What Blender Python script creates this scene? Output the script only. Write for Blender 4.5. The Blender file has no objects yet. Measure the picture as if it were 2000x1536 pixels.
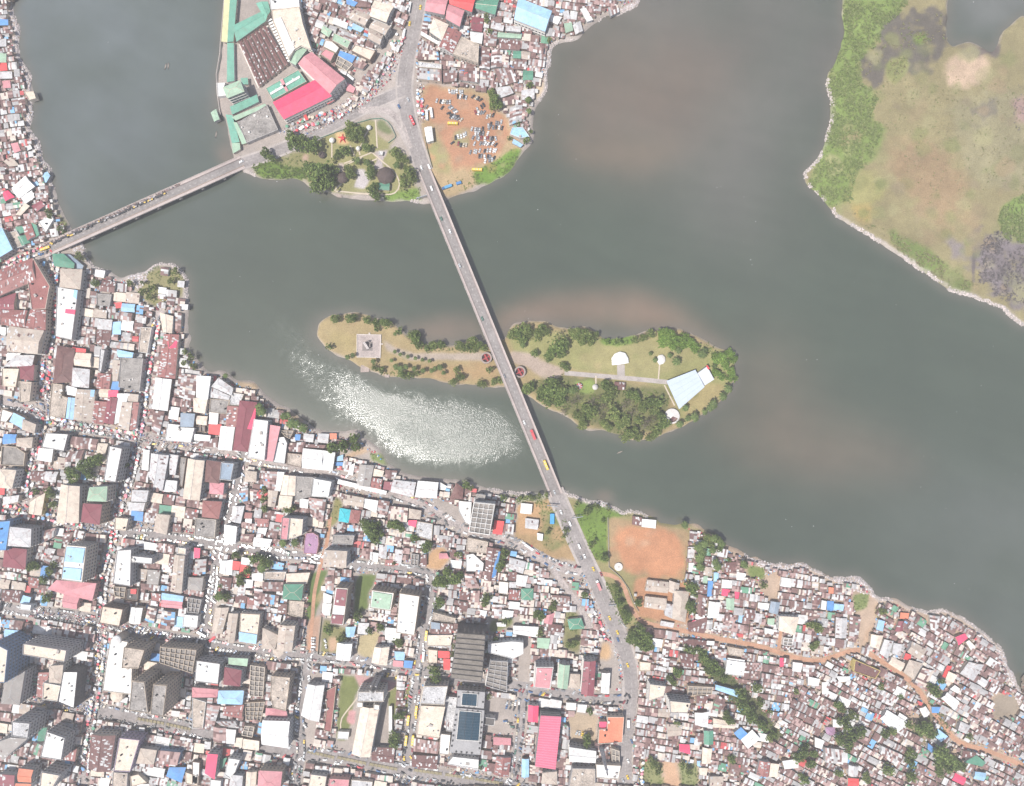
import bpy, math, random
import numpy as np
from mathutils import Vector
random.seed(7); rng = np.random.default_rng(7)
scene = bpy.context.scene
col = scene.collection
# ------------------------------------------------------------------ camera, sky, sun, exposure
GZ = 2.0                      # level of the land above the water
DC = 666.7                    # height of the camera above the land
cam = bpy.data.cameras.new('camera'); cam.lens = 24; cam.sensor_width = 36
cam.clip_start = 1; cam.clip_end = 20000
camo = bpy.data.objects.new('camera', cam); camo.location = (0, 0, GZ + DC); col.objects.link(camo)
scene.camera = camo
SUN_ZEN, SUN_AZ = 23.5, (-0.86, -0.51)
world = bpy.data.worlds.new('World'); scene.world = world; world.use_nodes = True
wn = world.node_tree.nodes; wl = world.node_tree.links
sky = wn.new('ShaderNodeTexSky'); sky.sky_type = 'NISHITA'; sky.sun_disc = False
sky.sun_elevation = math.radians(90 - SUN_ZEN); sky.sun_rotation = math.atan2(SUN_AZ[0], SUN_AZ[1])
sky.dust_density = 2.0
wl.new(sky.outputs[0], wn['Background'].inputs[0]); wn['Background'].inputs[1].default_value = 0.12
sl = bpy.data.lights.new('sun', 'SUN'); sl.energy = 5.0; sl.angle = math.radians(0.5); sl.color = (1.0, 0.965, 0.91)
so = bpy.data.objects.new('sun', sl); col.objects.link(so); so.location = (-300, -180, 600)
sd = Vector((SUN_AZ[0]*math.sin(math.radians(SUN_ZEN)), SUN_AZ[1]*math.sin(math.radians(SUN_ZEN)), math.cos(math.radians(SUN_ZEN))))
so.rotation_euler = sd.to_track_quat('Z', 'Y').to_euler()
scene.view_settings.view_transform = 'Standard'; scene.view_settings.look = 'None'
scene.view_settings.exposure = 0.26; scene.view_settings.gamma = 1.0; scene.view_settings.use_curve_mapping = False
scene.render.engine = 'CYCLES'; scene.cycles.max_bounces = 5; scene.cycles.diffuse_bounces = 2; scene.cycles.volume_bounces = 0
# ------------------------------------------------------------------ the map: survey units of half a metre
U = 0.5
def W(px, py): return ((px - 1000) * U, (768 - py) * U)
def WA(px, py, h):            # foot of a point that stands h above the land, surveyed from overhead
    k = (DC - h) / DC
    return ((px - 1000) * U * k, (768 - py) * U * k)
ZO = {'A': (0, 0, 3.84), 'B': (400, 0, 4.8), 'C': (740, 0, 3.84), 'D': (1500, 0, 2.4), 'E': (0, 380, 4.8), 'F': (440, 200, 4.348),
      'G': (600, 590, 4.762), 'H': (960, 590, 4.0), 'I': (0, 640, 4.8), 'J': (380, 720, 4.8), 'K': (0, 940, 4.8), 'L': (380, 1000, 4.8),
      'M': (0, 1216, 4.8), 'N': (380, 1216, 4.8), 'O': (660, 900, 4.8), 'P': (760, 1180, 4.0), 'Q': (960, 920, 4.364), 'R': (1200, 1200, 4.571),
      'S': (1300, 1000, 4.8), 'T': (1600, 1100, 3.5225), 'X': (0, 0, 1.0)}
def zp(s, x, y):
    a, b, k = ZO[s]; return (a + x / k, b + y / k)
def pts(s):                   # 'E 10,20 30,40' -> survey points
    t = s.split(); return [zp(t[0], *map(float, q.split(','))) for q in t[1:]]
# ------------------------------------------------------------------ mesh helpers
class MB:
    def __init__(s): s.v = []; s.f = []; s.m = []
    def face(s, vs, m=0):
        n = len(s.v); s.v.extend(vs); s.f.append(tuple(range(n, n + len(vs)))); s.m.append(m)
    def box(s, c, d, a=0.0, m=0, top=1.0, bottom=False):
        cx, cy, z = c; w, l, h = d; ca, sa = math.cos(a), math.sin(a); n = len(s.v)
        for zz, k in ((z, 1.0), (z + h, top)):
            for x, y in ((-w/2, -l/2), (w/2, -l/2), (w/2, l/2), (-w/2, l/2)):
                s.v.append((cx + (x*ca - y*sa)*k, cy + (x*sa + y*ca)*k, zz))
        fs = [(4, 5, 6, 7), (0, 1, 5, 4), (1, 2, 6, 5), (2, 3, 7, 6), (3, 0, 4, 7)]
        if bottom: fs.append((3, 2, 1, 0))
        for q in fs: s.f.append(tuple(n + i for i in q)); s.m.append(m)
    def prism(s, poly, z0, z1, m=0, cap=True, mc=None):
        n = len(s.v); k = len(poly)
        s.v.extend([(p[0], p[1], z0) for p in poly]); s.v.extend([(p[0], p[1], z1) for p in poly])
        for i in range(k):
            j = (i + 1) % k; s.f.append((n+i, n+j, n+k+j, n+k+i)); s.m.append(m)
        if cap: s.f.append(tuple(n + k + i for i in range(k))); s.m.append(m if mc is None else mc)
    def ring(s, outer, inner, z0, z1, m=0):
        n = len(s.v); k = len(outer)
        for pl, z in ((outer, z0), (outer, z1), (inner, z1), (inner, z0)): s.v.extend([(p[0], p[1], z) for p in pl])
        for i in range(k):
            j = (i + 1) % k
            for a in range(3): s.f.append((n+a*k+i, n+a*k+j, n+(a+1)*k+j, n+(a+1)*k+i)); s.m.append(m)
    def lathe(s, c, prof, n=16, m=0):          # prof: (radius, z)
        b = len(s.v)
        for r, z in prof:
            for i in range(n):
                a = 2*math.pi*i/n; s.v.append((c[0] + r*math.cos(a), c[1] + r*math.sin(a), c[2] + z))
        for q in range(len(prof) - 1):
            for i in range(n):
                j = (i + 1) % n; s.f.append((b+q*n+i, b+q*n+j, b+(q+1)*n+j, b+(q+1)*n+i)); s.m.append(m)
    def bar(s, p, q, r=0.1, m=0):
        p = Vector(p); q = Vector(q); d = (q - p).normalized()
        a = d.orthogonal().normalized(); b = d.cross(a); n = len(s.v)
        for o in (p, q):
            for k in range(4):
                t = math.pi/4 + k*math.pi/2; s.v.append(tuple(o + (a*math.cos(t) + b*math.sin(t))*r))
        for k in range(4):
            j = (k + 1) % 4; s.f.append((n+k, n+j, n+4+j, n+4+k)); s.m.append(m)
    def build(s, name, mats, parent=None):
        me = bpy.data.meshes.new(name); me.from_pydata(s.v, [], s.f)
        if not isinstance(mats, (list, tuple)): mats = [mats]
        for x in mats: me.materials.append(x)
        if len(mats) > 1: me.polygons.foreach_set('material_index', s.m)
        o = bpy.data.objects.new(name, me); col.objects.link(o)
        if parent is not None: o.parent = parent
        return o
def fast(name, v, f, mats, midx=None, kind=None, parent=None):   # big meshes from arrays (all faces of one size)
    me = bpy.data.meshes.new(name); v = np.asarray(v, np.float32); f = np.asarray(f, np.int32); k = f.shape[1]
    me.vertices.add(len(v)); me.vertices.foreach_set('co', v.ravel())
    me.loops.add(f.size); me.loops.foreach_set('vertex_index', f.ravel())
    me.polygons.add(len(f)); me.polygons.foreach_set('loop_start', np.arange(0, f.size, k, dtype=np.int32))
    for x in (mats if isinstance(mats, (list, tuple)) else [mats]): me.materials.append(x)
    if midx is not None: me.polygons.foreach_set('material_index', np.asarray(midx, np.int32))
    me.update(calc_edges=True)
    o = bpy.data.objects.new(name, me); col.objects.link(o)
    if kind: o['kind'] = kind
    if parent is not None: o.parent = parent
    return o
def empty(name, loc=(0, 0, 0), rz=0.0):
    o = bpy.data.objects.new(name, None); o.location = loc; o.rotation_euler = (0, 0, rz); o.empty_display_size = 0.5
    col.objects.link(o); return o
def tag(o, label, cat, group=None):
    o['label'] = label; o['category'] = cat
    if group: o['group'] = group
    return o
def struct(o): o['kind'] = 'structure'; return o
def stuff(o): o['kind'] = 'stuff'; return o
# ------------------------------------------------------------------ materials
_m = {}
def mat(name, c, rough=0.85, amt=0.35, s1=0.12, s2=1.3, rust=0.0, rustc=(0.2, 0.1, 0.08), metal=0.0, bump=0.0, spec=0.3, rnd=0.0):
    if name in _m: return _m[name]
    m = bpy.data.materials.new(name); m.use_nodes = True; N = m.node_tree.nodes; L = m.node_tree.links
    b = N['Principled BSDF']; b.inputs['Roughness'].default_value = rough; b.inputs['Metallic'].default_value = metal
    b.inputs['Specular IOR Level'].default_value = spec
    g = N.new('ShaderNodeNewGeometry')
    n1 = N.new('ShaderNodeTexNoise'); n1.inputs['Scale'].default_value = s1; n1.inputs['Detail'].default_value = 5; n1.inputs['Roughness'].default_value = 0.65
    n2 = N.new('ShaderNodeTexNoise'); n2.inputs['Scale'].default_value = s2; n2.inputs['Detail'].default_value = 2
    for n in (n1, n2): L.new(g.outputs['Position'], n.inputs['Vector'])
    ad = N.new('ShaderNodeMath'); ad.operation = 'ADD'; L.new(n1.outputs['Fac'], ad.inputs[0]); L.new(n2.outputs['Fac'], ad.inputs[1])
    mr = N.new('ShaderNodeMapRange'); L.new(ad.outputs[0], mr.inputs[0])
    mr.inputs[1].default_value = 0.65; mr.inputs[2].default_value = 1.35; mr.inputs[3].default_value = 1 - amt; mr.inputs[4].default_value = 1 + amt*0.6
    out = mr.outputs[0]
    if rnd:
        oi = N.new('ShaderNodeObjectInfo'); m2 = N.new('ShaderNodeMapRange'); L.new(oi.outputs['Random'], m2.inputs[0])
        m2.inputs[3].default_value = 1 - rnd; m2.inputs[4].default_value = 1 + rnd
        mu = N.new('ShaderNodeMath'); mu.operation = 'MULTIPLY'; L.new(out, mu.inputs[0]); L.new(m2.outputs[0], mu.inputs[1]); out = mu.outputs[0]
    mx = N.new('ShaderNodeMix'); mx.data_type = 'RGBA'; mx.blend_type = 'MULTIPLY'; mx.inputs[0].default_value = 1.0
    mx.inputs[6].default_value = (*c, 1); L.new(out, mx.inputs[7]); res = mx.outputs[2]
    if rust:
        n3 = N.new('ShaderNodeTexNoise'); n3.inputs['Scale'].default_value = 0.35; n3.inputs['Detail'].default_value = 4; L.new(g.outputs['Position'], n3.inputs['Vector'])
        r3 = N.new('ShaderNodeMapRange'); L.new(n3.outputs['Fac'], r3.inputs[0]); r3.inputs[1].default_value = 0.52; r3.inputs[2].default_value = 0.66; r3.inputs[3].default_value = 0; r3.inputs[4].default_value = rust
        mz = N.new('ShaderNodeMix'); mz.data_type = 'RGBA'; L.new(r3.outputs[0], mz.inputs[0]); L.new(res, mz.inputs[6]); mz.inputs[7].default_value = (*rustc, 1); res = mz.outputs[2]
    L.new(res, b.inputs['Base Color'])
    if bump:
        bp = N.new('ShaderNodeBump'); bp.inputs['Strength'].default_value = bump; L.new(n2.outputs['Fac'], bp.inputs['Height']); L.new(bp.outputs[0], b.inputs['Normal'])
    _m[name] = m; return m
RC = {'wh': (.72, .71, .69), 'cr': (.66, .56, .46), 'lg': (.52, .51, .51), 'gr': (.31, .285, .265), 'dg': (.12, .11, .105), 'tn': (.46, .39, .33),
      'rb': (.165, .085, .078), 'rr': (.30, .125, .115), 'mr': (.24, .075, .09), 'pk': (.56, .25, .27), 'hp': (.78, .085, .17), 'rd': (.66, .085, .085),
      'or': (.68, .23, .14), 'bl': (.12, .29, .58), 'lb': (.33, .53, .72), 'tq': (.05, .42, .48), 'gn': (.10, .26, .18), 'ln': (.33, .46, .34),
      'pu': (.37, .22, .33), 'sl': (.27, .33, .40), 'ye': (.72, .55, .12), 'py': (.60, .58, .33), 'sg': (.16, .37, .28), 'gl': (.018, .052, .08)}
CW = {'wh': 'white', 'cr': 'cream', 'lg': 'pale grey', 'gr': 'grey', 'dg': 'dark grey', 'tn': 'tan', 'rb': 'rust-brown', 'rr': 'reddish rust', 'mr': 'maroon',
      'pk': 'pink', 'hp': 'hot-pink', 'rd': 'red', 'or': 'orange', 'bl': 'blue', 'lb': 'light blue', 'tq': 'turquoise', 'gn': 'green', 'ln': 'pale green',
      'pu': 'purple', 'sl': 'slate blue', 'ye': 'yellow', 'py': 'pale yellow', 'sg': 'sea-green', 'gl': 'dark blue glass'}
def roofm(c, flat=False):
    if flat: return mat('roof_slab_' + CW[c].replace(' ', '_'), RC[c], 0.9, 0.6 if c in ('gr', 'tn', 'lg') else 0.3, 0.1, 0.9, rust=0.25 if c in ('gr', 'tn') else 0.1, rustc=(.12, .1, .09))
    r = {'wh': 0.2, 'lg': 0.45, 'cr': 0.25, 'tn': .3, 'rb': 0.25, 'rr': 0.35}.get(c, 0.15)
    rc = (.24, .13, .11) if c != 'rb' else (.34, .2, .17)
    return mat('roof_tin_' + CW[c].replace(' ', '_'), RC[c], 0.55, 0.3, 0.15, 1.6, rust=r, rustc=rc, spec=0.25, rnd=0.08)
WC = {'cream': (.60, .52, .43), 'white': (.68, .66, .63), 'grey': (.43, .41, .40), 'tan': (.50, .41, .32), 'blue': (.20, .28, .40), 'lilac': (.40, .33, .42),
      'yellow': (.68, .54, .2), 'brown': (.26, .19, .15), 'dark': (.12, .11, .11), 'pink': (.5, .3, .28)}
def wallm(c): return mat('wall_' + c, WC[c], 0.9, 0.3, 0.2, 1.5, rust=0.15, rustc=(.2, .17, .15), rnd=0.08)
GLASS = mat('window_glass', (.10, .105, .11), 0.15, 0.2, spec=0.5)
TRIM = mat('painted_trim', (.6, .57, .53), 0.8, 0.2)
CONC = mat('concrete', (.40, .36, .33), 0.9, 0.35, bump=0.2)
BLACK = mat('black_plastic', (.03, .03, .033), 0.5, 0.2)
WHITE = mat('white_paint', (.78, .78, .76), 0.6, 0.12)
# ------------------------------------------------------------------ landmarks that labels refer to
LM = [(753, 343, 'the octagonal brown pavilion'), (720, 675, 'the square monument plaza'), (948, 699, 'the western red-floored ring'), (1016, 727, 'the eastern red-floored ring'),
      (1345, 757, 'the pale blue island canopy'), (1210, 700, 'the white domed stage'), (1311, 812, 'the round white rotunda'), (1214, 757, "the island's brown-roofed hall"),
      (1268, 1075, 'the orange football pitch'), (900, 240, 'the orange car park'), (588, 195, 'the hot-pink market hall'), (520, 110, 'the brown market stalls'), (1040, 30, 'the large light blue warehouse'),
      (60, 570, 'the maroon courtyard market'), (1070, 1440, 'the ribbed pink hall'), (715, 1420, 'the cream church'), (910, 1270, 'the dark terraced block'), (910, 1420, 'the blue glass roof'),
      (940, 1000, 'the white open-frame building'), (300, 1370, 'the twin dark towers'), (20, 1290, 'the blue tower'), (145, 1100, 'the two-panel pale blue tower'), (1190, 1425, 'the large orange roof'),
      (1290, 1175, 'the tan school buildings'), (1537, 1222, 'the big cream hip roof'), (672, 1006, 'the turquoise roof'), (607, 1062, 'the purple vaulted roof'), (745, 1173, 'the white-rimmed green roof'),
      (1690, 1325, 'the yellow-walled block'), (1878, 1249, "the eastern shore's red roof"), (1455, 1435, 'the paired blue-white roofs'), (485, 810, 'the maroon-pink waterfront hall'), (330, 535, 'the grassy point'),
      (1088, 985, "the main bridge's south end"), (130, 600, 'the long red-patched roof'), (1345, 1350, 'the dense brown shanties'), (25, 160, 'the west bank shacks'), (865, 110, 'the taupe angular roof'),
      (130, 1185, 'the pink cross-shaped roof'), (1350, 1500, 'the bare earth patch'), (1850, 1480, 'the green-brown roof'), (30, 70, "the photo's top left corner"), (1950, 1420, "the photo's right edge"),
      (460, 1180, 'the tan twin roofs'), (225, 905, 'the tall white slab'), (200, 800, 'the red striped roofs'), (1200, 20, "the northern shore's tip"), (560, 1270, 'the tan hip-roofed offices'),
      (1060, 700, "the island's round shrubs"), (1810, 1420, 'the shaded ravine trees'), (1080, 1200, 'the small green hip roof'), (820, 1040, 'the concrete ball court'), (270, 1490, 'the peeling rust roof'), (1640, 1440, 'the ravine shacks')]
DIRS = ['right of', 'below and right of', 'below', 'below and left of', 'left of', 'above and left of', 'above', 'above and right of']
PEND = []                     # (object, base phrase, landmark phrase, distance) finished at the end
def place(o, phrase, cat, px, py, group=None):
    d, i = min(((px - l[0])**2 + (py - l[1])**2, k) for k, l in enumerate(LM))
    l = LM[i]; d = math.sqrt(d)
    w = 'beside' if d < 10 else DIRS[int(round(math.degrees(math.atan2(py - l[1], px - l[0])) / 45)) % 8]
    o['category'] = cat
    if group: o['group'] = group
    PEND.append((o, f'{phrase} {w} {l[2]}', d))
ORD = ['', 'second', 'third', 'fourth', 'fifth', 'sixth', 'seventh', 'eighth', 'ninth', 'tenth', 'eleventh', 'twelfth', 'thirteenth', 'fourteenth', 'fifteenth', 'sixteenth', 'seventeenth', 'eighteenth', 'nineteenth', 'twentieth']
def ordw(k): return ORD[k] if k < 20 else f'{k+1}th'
def finish_labels():
    by = {}
    for o, t, d in PEND: by.setdefault(t, []).append((d, o))
    for t, lst in by.items():
        if len(lst) == 1: lst[0][1]['label'] = t; continue
        lst.sort(key=lambda q: q[0])
        for k, (d, o) in enumerate(lst):
            l = f'{t}, {"nearest" if k == 0 else ordw(k) + " nearest"} such'
            o['label'] = (l if len(l.split()) <= 16 else l[:-5] if len(l.split()) == 17 else l[:-5].replace('tin-roofed ', '').replace('flat-roofed ', '').replace('hip-roofed ', '').replace('large ', '').replace('long narrow ', 'long ').replace('stained bare concrete roof with water tank', 'stained concrete roof'))
# ------------------------------------------------------------------ survey rasters (1 cell = 1 m) and the lie of the land
RW, RH = 1000, 768
def fillpoly(poly, shape=(RH, RW), k=0.5):
    H_, W_ = shape; m = np.zeros(shape, bool); p = np.array(poly, float) * k; x, y = p[:, 0], p[:, 1]; x2, y2 = np.roll(x, -1), np.roll(y, -1)
    for r in range(max(0, int(y.min())), min(H_, int(y.max()) + 2)):
        yy = r + 0.5; c = (y <= yy) != (y2 <= yy)
        if not c.any(): continue
        xs = np.sort(x[c] + (yy - y[c]) / (y2[c] - y[c]) * (x2[c] - x[c]))
        for a, b in zip(xs[::2], xs[1::2]):
            i, j = max(0, int(math.ceil(a - 0.5))), min(W_, int(math.floor(b - 0.5)) + 1)
            if j > i: m[r, i:j] = True
    return m
def blur(a, r, n=2):
    a = a.astype(np.float32)
    for _ in range(n):
        for ax in (0, 1):
            p = np.pad(a, [(r+1, r) if q == ax else (0, 0) for q in (0, 1)], mode='edge'); c = np.cumsum(p, axis=ax, dtype=np.float64)
            a = ((np.take(c, np.arange(2*r+1, c.shape[ax]), axis=ax) - np.take(c, np.arange(0, c.shape[ax]-2*r-1), axis=ax)) / (2*r+1)).astype(np.float32)
    return a
def vnoise(cell, seed):
    g = np.random.default_rng(seed).random((int(RH/cell)+3, int(RW/cell)+3)); yy = np.arange(RH)/cell; xx = np.arange(RW)/cell
    i = yy.astype(int); j = xx.astype(int); fy = (yy-i)[:, None]; fx = (xx-j)[None, :]; fy = fy*fy*(3-2*fy); fx = fx*fx*(3-2*fx)
    return ((g[i][:, j]*(1-fx) + g[i][:, j+1]*fx)*(1-fy) + (g[i+1][:, j]*(1-fx) + g[i+1][:, j+1]*fx)*fy).astype(np.float32)
def fbm(cell, seed, n=4): return sum(vnoise(cell/2**k, seed+k)*0.5**k for k in range(n)) / sum(0.5**k for k in range(n))
WEST = [(-60, -60), (22, -60)] + pts('A 85,0 80,70 105,130 140,220 120,330 135,430 180,500 215,545 220,600 235,680 265,745 215,770 240,850 230,900 205,970 265,1030 295,1100 300,1180 345,1230 385,1300 370,1340 400,1400 430,1500') \
  + pts('E 500,20 560,130 600,220 640,290 665,330 720,420 770,450 775,520 830,620 890,690 1000,710 1060,750 1120,790 1190,760 1290,740 1380,710 1440,650 1510,640 1600,640 1670,690 1730,760 1760,820 1745,900 1765,1030 1750,1180 1745,1290 1790,1330 1750,1420') \
  + pts('I 1780,220 1830,280 1920,400') + pts('J 150,40 240,20 300,40 380,115 470,110 550,120 610,190 650,250 730,300 800,350 880,370 960,440 1050,500 1110,560 1200,590 1290,590 1420,590 1540,570 1570,640 1640,680 1720,740 1780,830 1820,910 1920,950') \
  + pts('O 590,110 740,150 850,160 970,180 1120,180 1240,200 1330,240 1450,270 1570,300 1720,300 1900,300') + pts('Q 480,180 635,170 700,210 790,245 870,265 950,265 1060,320 1110,360 1180,345 1280,345 1310,385 1400,400 1430,450 1560,470 1640,450 1780,470') \
  + pts('S 330,150 500,260 570,320 700,370 800,440 850,420 930,470 1030,500 1100,490 1180,510 1270,475 1320,490 1370,530 1480,570 1560,620 1700,630 1830,610') \
  + pts('T 340,150 375,190 370,210 430,250 540,250 600,290 680,325 760,335 850,320 900,335 980,370 1080,440 1180,520 1260,590 1290,650 1300,710 1340,760 1360,830 1400,890 1415,930') + [(2060, 1400), (2060, 1600), (-60, 1600)]
NORTH = [(440, -60)] + pts('B 190,0 160,390 150,500 110,770 115,900 140,1060 190,1100 210,1230 245,1390 265,1500') + [(468, 325)] + pts('F 150,590 220,610 300,640 420,655 540,640 650,660 700,710 790,750 900,765 940,800 1050,810 1200,825 1330,830 1500,835 1620,840 1690,865') \
  + pts('C 500,1500 600,1450 740,1420 850,1360 980,1290 1030,1200 1100,1120 1160,1040 1155,900 1180,790 1250,700 1260,630 1255,540 1290,450 1290,370 1330,320 1490,295 1560,220 1620,170 1700,110 1760,120 1830,90 1940,40 1960,0') + [(1255, -60)]
ISLE = pts('G 90,260 120,180 200,130 340,110 470,95 600,140 760,170 830,230 900,290 950,330 1080,400 1180,390 1300,410 1400,400 1520,340 1640,400') \
  + pts('H 110,290 130,240 170,170 300,150 430,150 500,190 600,210 740,190 840,250 880,290 1000,290 1140,260 1230,220 1330,220 1480,210 1640,280 1760,350 1890,390 1910,470 1890,540 1925,600 1870,640 1870,700 1780,790 1700,850 1600,920 1480,980 1380,1020 1230,1080 1100,1080 1010,1040 880,1000 740,1000 640,930 580,890 440,830 340,770 270,720 100,660') \
  + pts('G 1840,790 1640,790 1560,770 1400,770 1290,750 1200,720 1000,700 850,700 760,700 720,690 650,660 560,630 490,600 400,545 310,510 200,450 140,390 90,330')
MARSH = [(1640, -60)] + pts('D 355,0 350,60 365,150 330,270 280,350 275,400 300,470 295,560 270,680 240,740 170,810 175,850 220,890 270,940 330,1020 450,1090 560,1160 650,1220 760,1290 850,1360 960,1390 1100,1440 1160,1500 1210,1540') + [(2060, 680), (2060, -10)] \
  + pts('D 1200,60 1150,110 1110,140 1090,200 1060,245 1000,215 940,190 900,205 870,220 840,180 845,20') + [(1850, -60)]
def warped(poly, seed, amp=2.2):          # ragged natural edge
    r = random.Random(seed); out = []
    for (x0, y0), (x1, y1) in zip(poly, poly[1:] + poly[:1]):
        d = math.hypot(x1-x0, y1-y0); n = max(1, int(d/7)) if d < 140 else 1
        for k in range(n):
            t = k/n; e = amp if k else 0.6; out.append((x0+(x1-x0)*t + r.uniform(-e, e), y0+(y1-y0)*t + r.uniform(-e, e)))
    return out
landm = np.zeros((RH, RW), bool)
for i, pl in enumerate((WEST, NORTH, ISLE, MARSH)): landm |= fillpoly(warped(pl, i))
lb1 = blur(landm, 2, 2); nz = fbm(60, 3); nf = fbm(9, 9, 3)
height = np.clip((lb1 - 0.45) / 0.42, -1, 1); height = np.where(height > 0, height*GZ, height*2.2)
height = np.where(landm & (lb1 > .9), GZ, height)
inland = blur(landm, 5, 2)
# ground colours: what the ground is made of
gc = np.empty((RH, RW, 3), np.float32); gc[:] = (.33, .285, .255)
def paint(poly, c, soft=2, amt=1.0, ragged=0.35, ng=None):
    p = np.array(poly)*0.5; g = soft*5 + 4; x0, y0 = np.maximum(0, (p.min(0) - g).astype(int)); x1, y1 = np.minimum((RW, RH), (p.max(0) + g).astype(int))
    if x1 - x0 < 2 or y1 - y0 < 2: return
    S = (slice(y0, y1), slice(x0, x1)); m = blur(fillpoly([(a - 2*x0, b - 2*y0) for a, b in poly], (y1-y0, x1-x0)), max(1, soft), 2)
    if ragged: m = np.clip((m - 0.5 + (nf[S] - 0.5)*ragged*2)*2.2 + 0.5, 0, 1) * (m > 0.02)
    if ng is not None: m = m * np.clip((ng[S] - 0.35)*3, 0, 1)
    m = (m*amt)[..., None]; gc[S] = gc[S]*(1-m) + np.array(c, np.float32)*m
SOIL, ORA, GRASS, DRY, DARKG, PATH, MUD, TANG = (.36, .27, .20), (.44, .205, .115), (.125, .185, .04), (.27, .225, .12), (.06, .09, .03), (.40, .34, .30), (.10, .088, .08), (.235, .20, .105)
paint([(1240, 1010), (1380, 1010), (2060, 1200), (2060, 1600), (1240, 1600)], (.37, .275, .205), 6)                       # shanty soil
paint([(1060, 940), (1200, 970), (1300, 1000), (1420, 1060), (1420, 1120), (1240, 1240), (1180, 1200), (1140, 1130)], (.24, .21, .10), 5)
paint(pts('Q 780,230 1000,270 1180,380 990,400 980,800 880,760 800,600 700,320'), GRASS, 2)
paint(pts('Q 210,320 560,200 700,560 760,760 560,760 420,720 200,580'), (.33, .225, .12), 3)
paint(pts('Q 400,330 640,330 690,620 480,680 400,620'), (.14, .17, .06), 3, 1, .5, fbm(14, 40))
paint(pts('Q 80,190 480,190 500,330 240,300 130,260'), GRASS, 2, .9, .5, fbm(12, 41))
paint(pts('Q 1005,400 1200,420 1690,510 1660,700 1640,930 1500,940 1300,900 1000,815'), (.30, .21, .12), 2, 1, .15)
paint(pts('Q 1100,450 1560,520 1640,700 1620,920 1300,890 1150,820 1030,700 1050,520'), (.41, .20, .11), 6, 1, .4)
paint(pts('Q 1240,900 1700,960 1680,1300 1260,1260 1200,1000'), (.40, .21, .12), 3)
paint(pts('Q 960,950 1130,990 1200,1300 1090,1300 1000,1080'), (.15, .15, .06), 3)
paint(pts('F 230,590 420,450 640,420 800,280 1000,240 1250,140 1400,230 1440,300 1380,420 1500,420 1600,560 1650,800 900,770 650,650 300,640'), (.235, .22, .10), 3)
paint(pts('F 220,540 420,500 560,560 690,560 690,650 300,640'), GRASS, 2); paint(pts('F 1340,780 1650,720 1660,840 1330,830'), (.15, .22, .05), 2)
paint(pts('F 1280,150 1370,170 1440,300 1380,350 1290,280'), (.33, .27, .2), 2); paint(pts('F 1285,150 1330,140 1420,240 1400,290 1300,230'), (.15, .17, .08), 2)
paint(pts('F 930,250 1040,250 1060,360 950,360'), (.48, .33, .17), 1); paint(pts('F 650,430 720,440 700,510 650,520'), (.42, .29, .23), 2)
paint(pts('F 1260,420 1390,400 1330,500 1350,580 1250,560 1300,480'), (.36, .31, .31), 1, 1, .1); paint(pts('F 1110,560 1180,570 1230,660 1180,740 1090,720 1120,640'), (.42, .38, .38), 1, 1, .1)
paint(pts('F 960,510 1020,520 1000,600 950,600'), (.40, .33, .29), 1)
paint(pts('C 310,640 480,655 640,665 820,690 930,830 1010,990 1080,1100 1000,1290 850,1350 600,1450 480,1490 380,1300 320,900'), (.35, .26, .15), 3)
paint(pts('C 330,650 480,660 600,700 800,740 920,850 1000,1000 900,1150 830,1220 560,1290 530,1180 440,960 390,900 340,800'), (.36, .19, .115), 5)
paint(pts('C 330,1060 440,1060 530,1180 540,1290 430,1280'), (.26, .24, .11), 5); paint(pts('C 540,1000 660,960 690,1100 560,1110'), (.28, .25, .13), 4)
paint(pts('C 700,1280 860,1220 1000,1110 1080,1120 1030,1220 980,1300 840,1370 720,1390'), (.13, .21, .04), 2); paint(pts('C 1150,600 1260,600 1250,700 1180,760'), (.48, .38, .27), 2)
paint(pts('C 1230,260 1320,250 1290,330 1240,320'), (.14, .2, .05), 1)
paint(ISLE, (.305, .235, .125), 2); paint(pts('H 130,200 700,250 1000,330 1340,250 1880,400 1880,700 1500,950 1340,650 1000,560 560,520 340,440 160,390'), (.245, .235, .10), 4)
paint(pts('H 820,330 1340,250 1640,400 1340,560 1060,560 900,520 640,500'), (.285, .25, .12), 6, .8); paint(pts('H 1520,700 1700,620 1840,660 1700,840 1500,930'), (.30, .245, .115), 4)
paint(pts('H 250,640 560,560 1060,640 1420,700 1370,1000 1000,1040 600,900'), (.14, .14, .06), 5); paint(pts('H 640,620 820,620 800,720 700,720'), (.19, .24, .07), 2)
paint(pts('H 850,280 1130,260 1120,330 880,340'), (.15, .22, .05), 2); paint(pts('G 690,330 820,430 1000,480 1640,470 1680,545 960,545 740,450'), (.345, .285, .235), 2, 1, .2)
paint(pts('G 860,600 1760,590 1780,700 1300,720 1000,660'), (.34, .225, .12), 6, .8); paint(pts('G 200,260 460,290 460,480 250,430'), (.31, .245, .12), 5)
paint(pts('H 140,385 300,400 440,480 560,520 575,560 480,610 400,600 300,520 160,470'), (.36, .285, .235), 2, 1, .2)
paint(MARSH, TANG, 2); paint(pts('D 360,0 660,0 600,80 540,120 520,200 430,280 440,400 520,430 480,560 560,600 500,760 420,800 400,940 300,980 250,930 180,850 240,740 300,560 280,380'), (.17, .225, .065), 7)
paint(pts('D 560,640 830,660 900,800 1010,1000 850,1130 740,960 620,900 540,780'), (.27, .19, .11), 20, .95); paint(pts('D 830,270 1000,240 1060,290 1000,380 900,430 830,400'), (.42, .31, .22), 6)
paint(pts('D 410,780 560,820 540,960 400,1000 330,1000'), (.29, .27, .11), 8, .8); paint(pts('D 380,960 520,960 480,1040 390,1020'), (.34, .24, .09), 6, .8)
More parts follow.
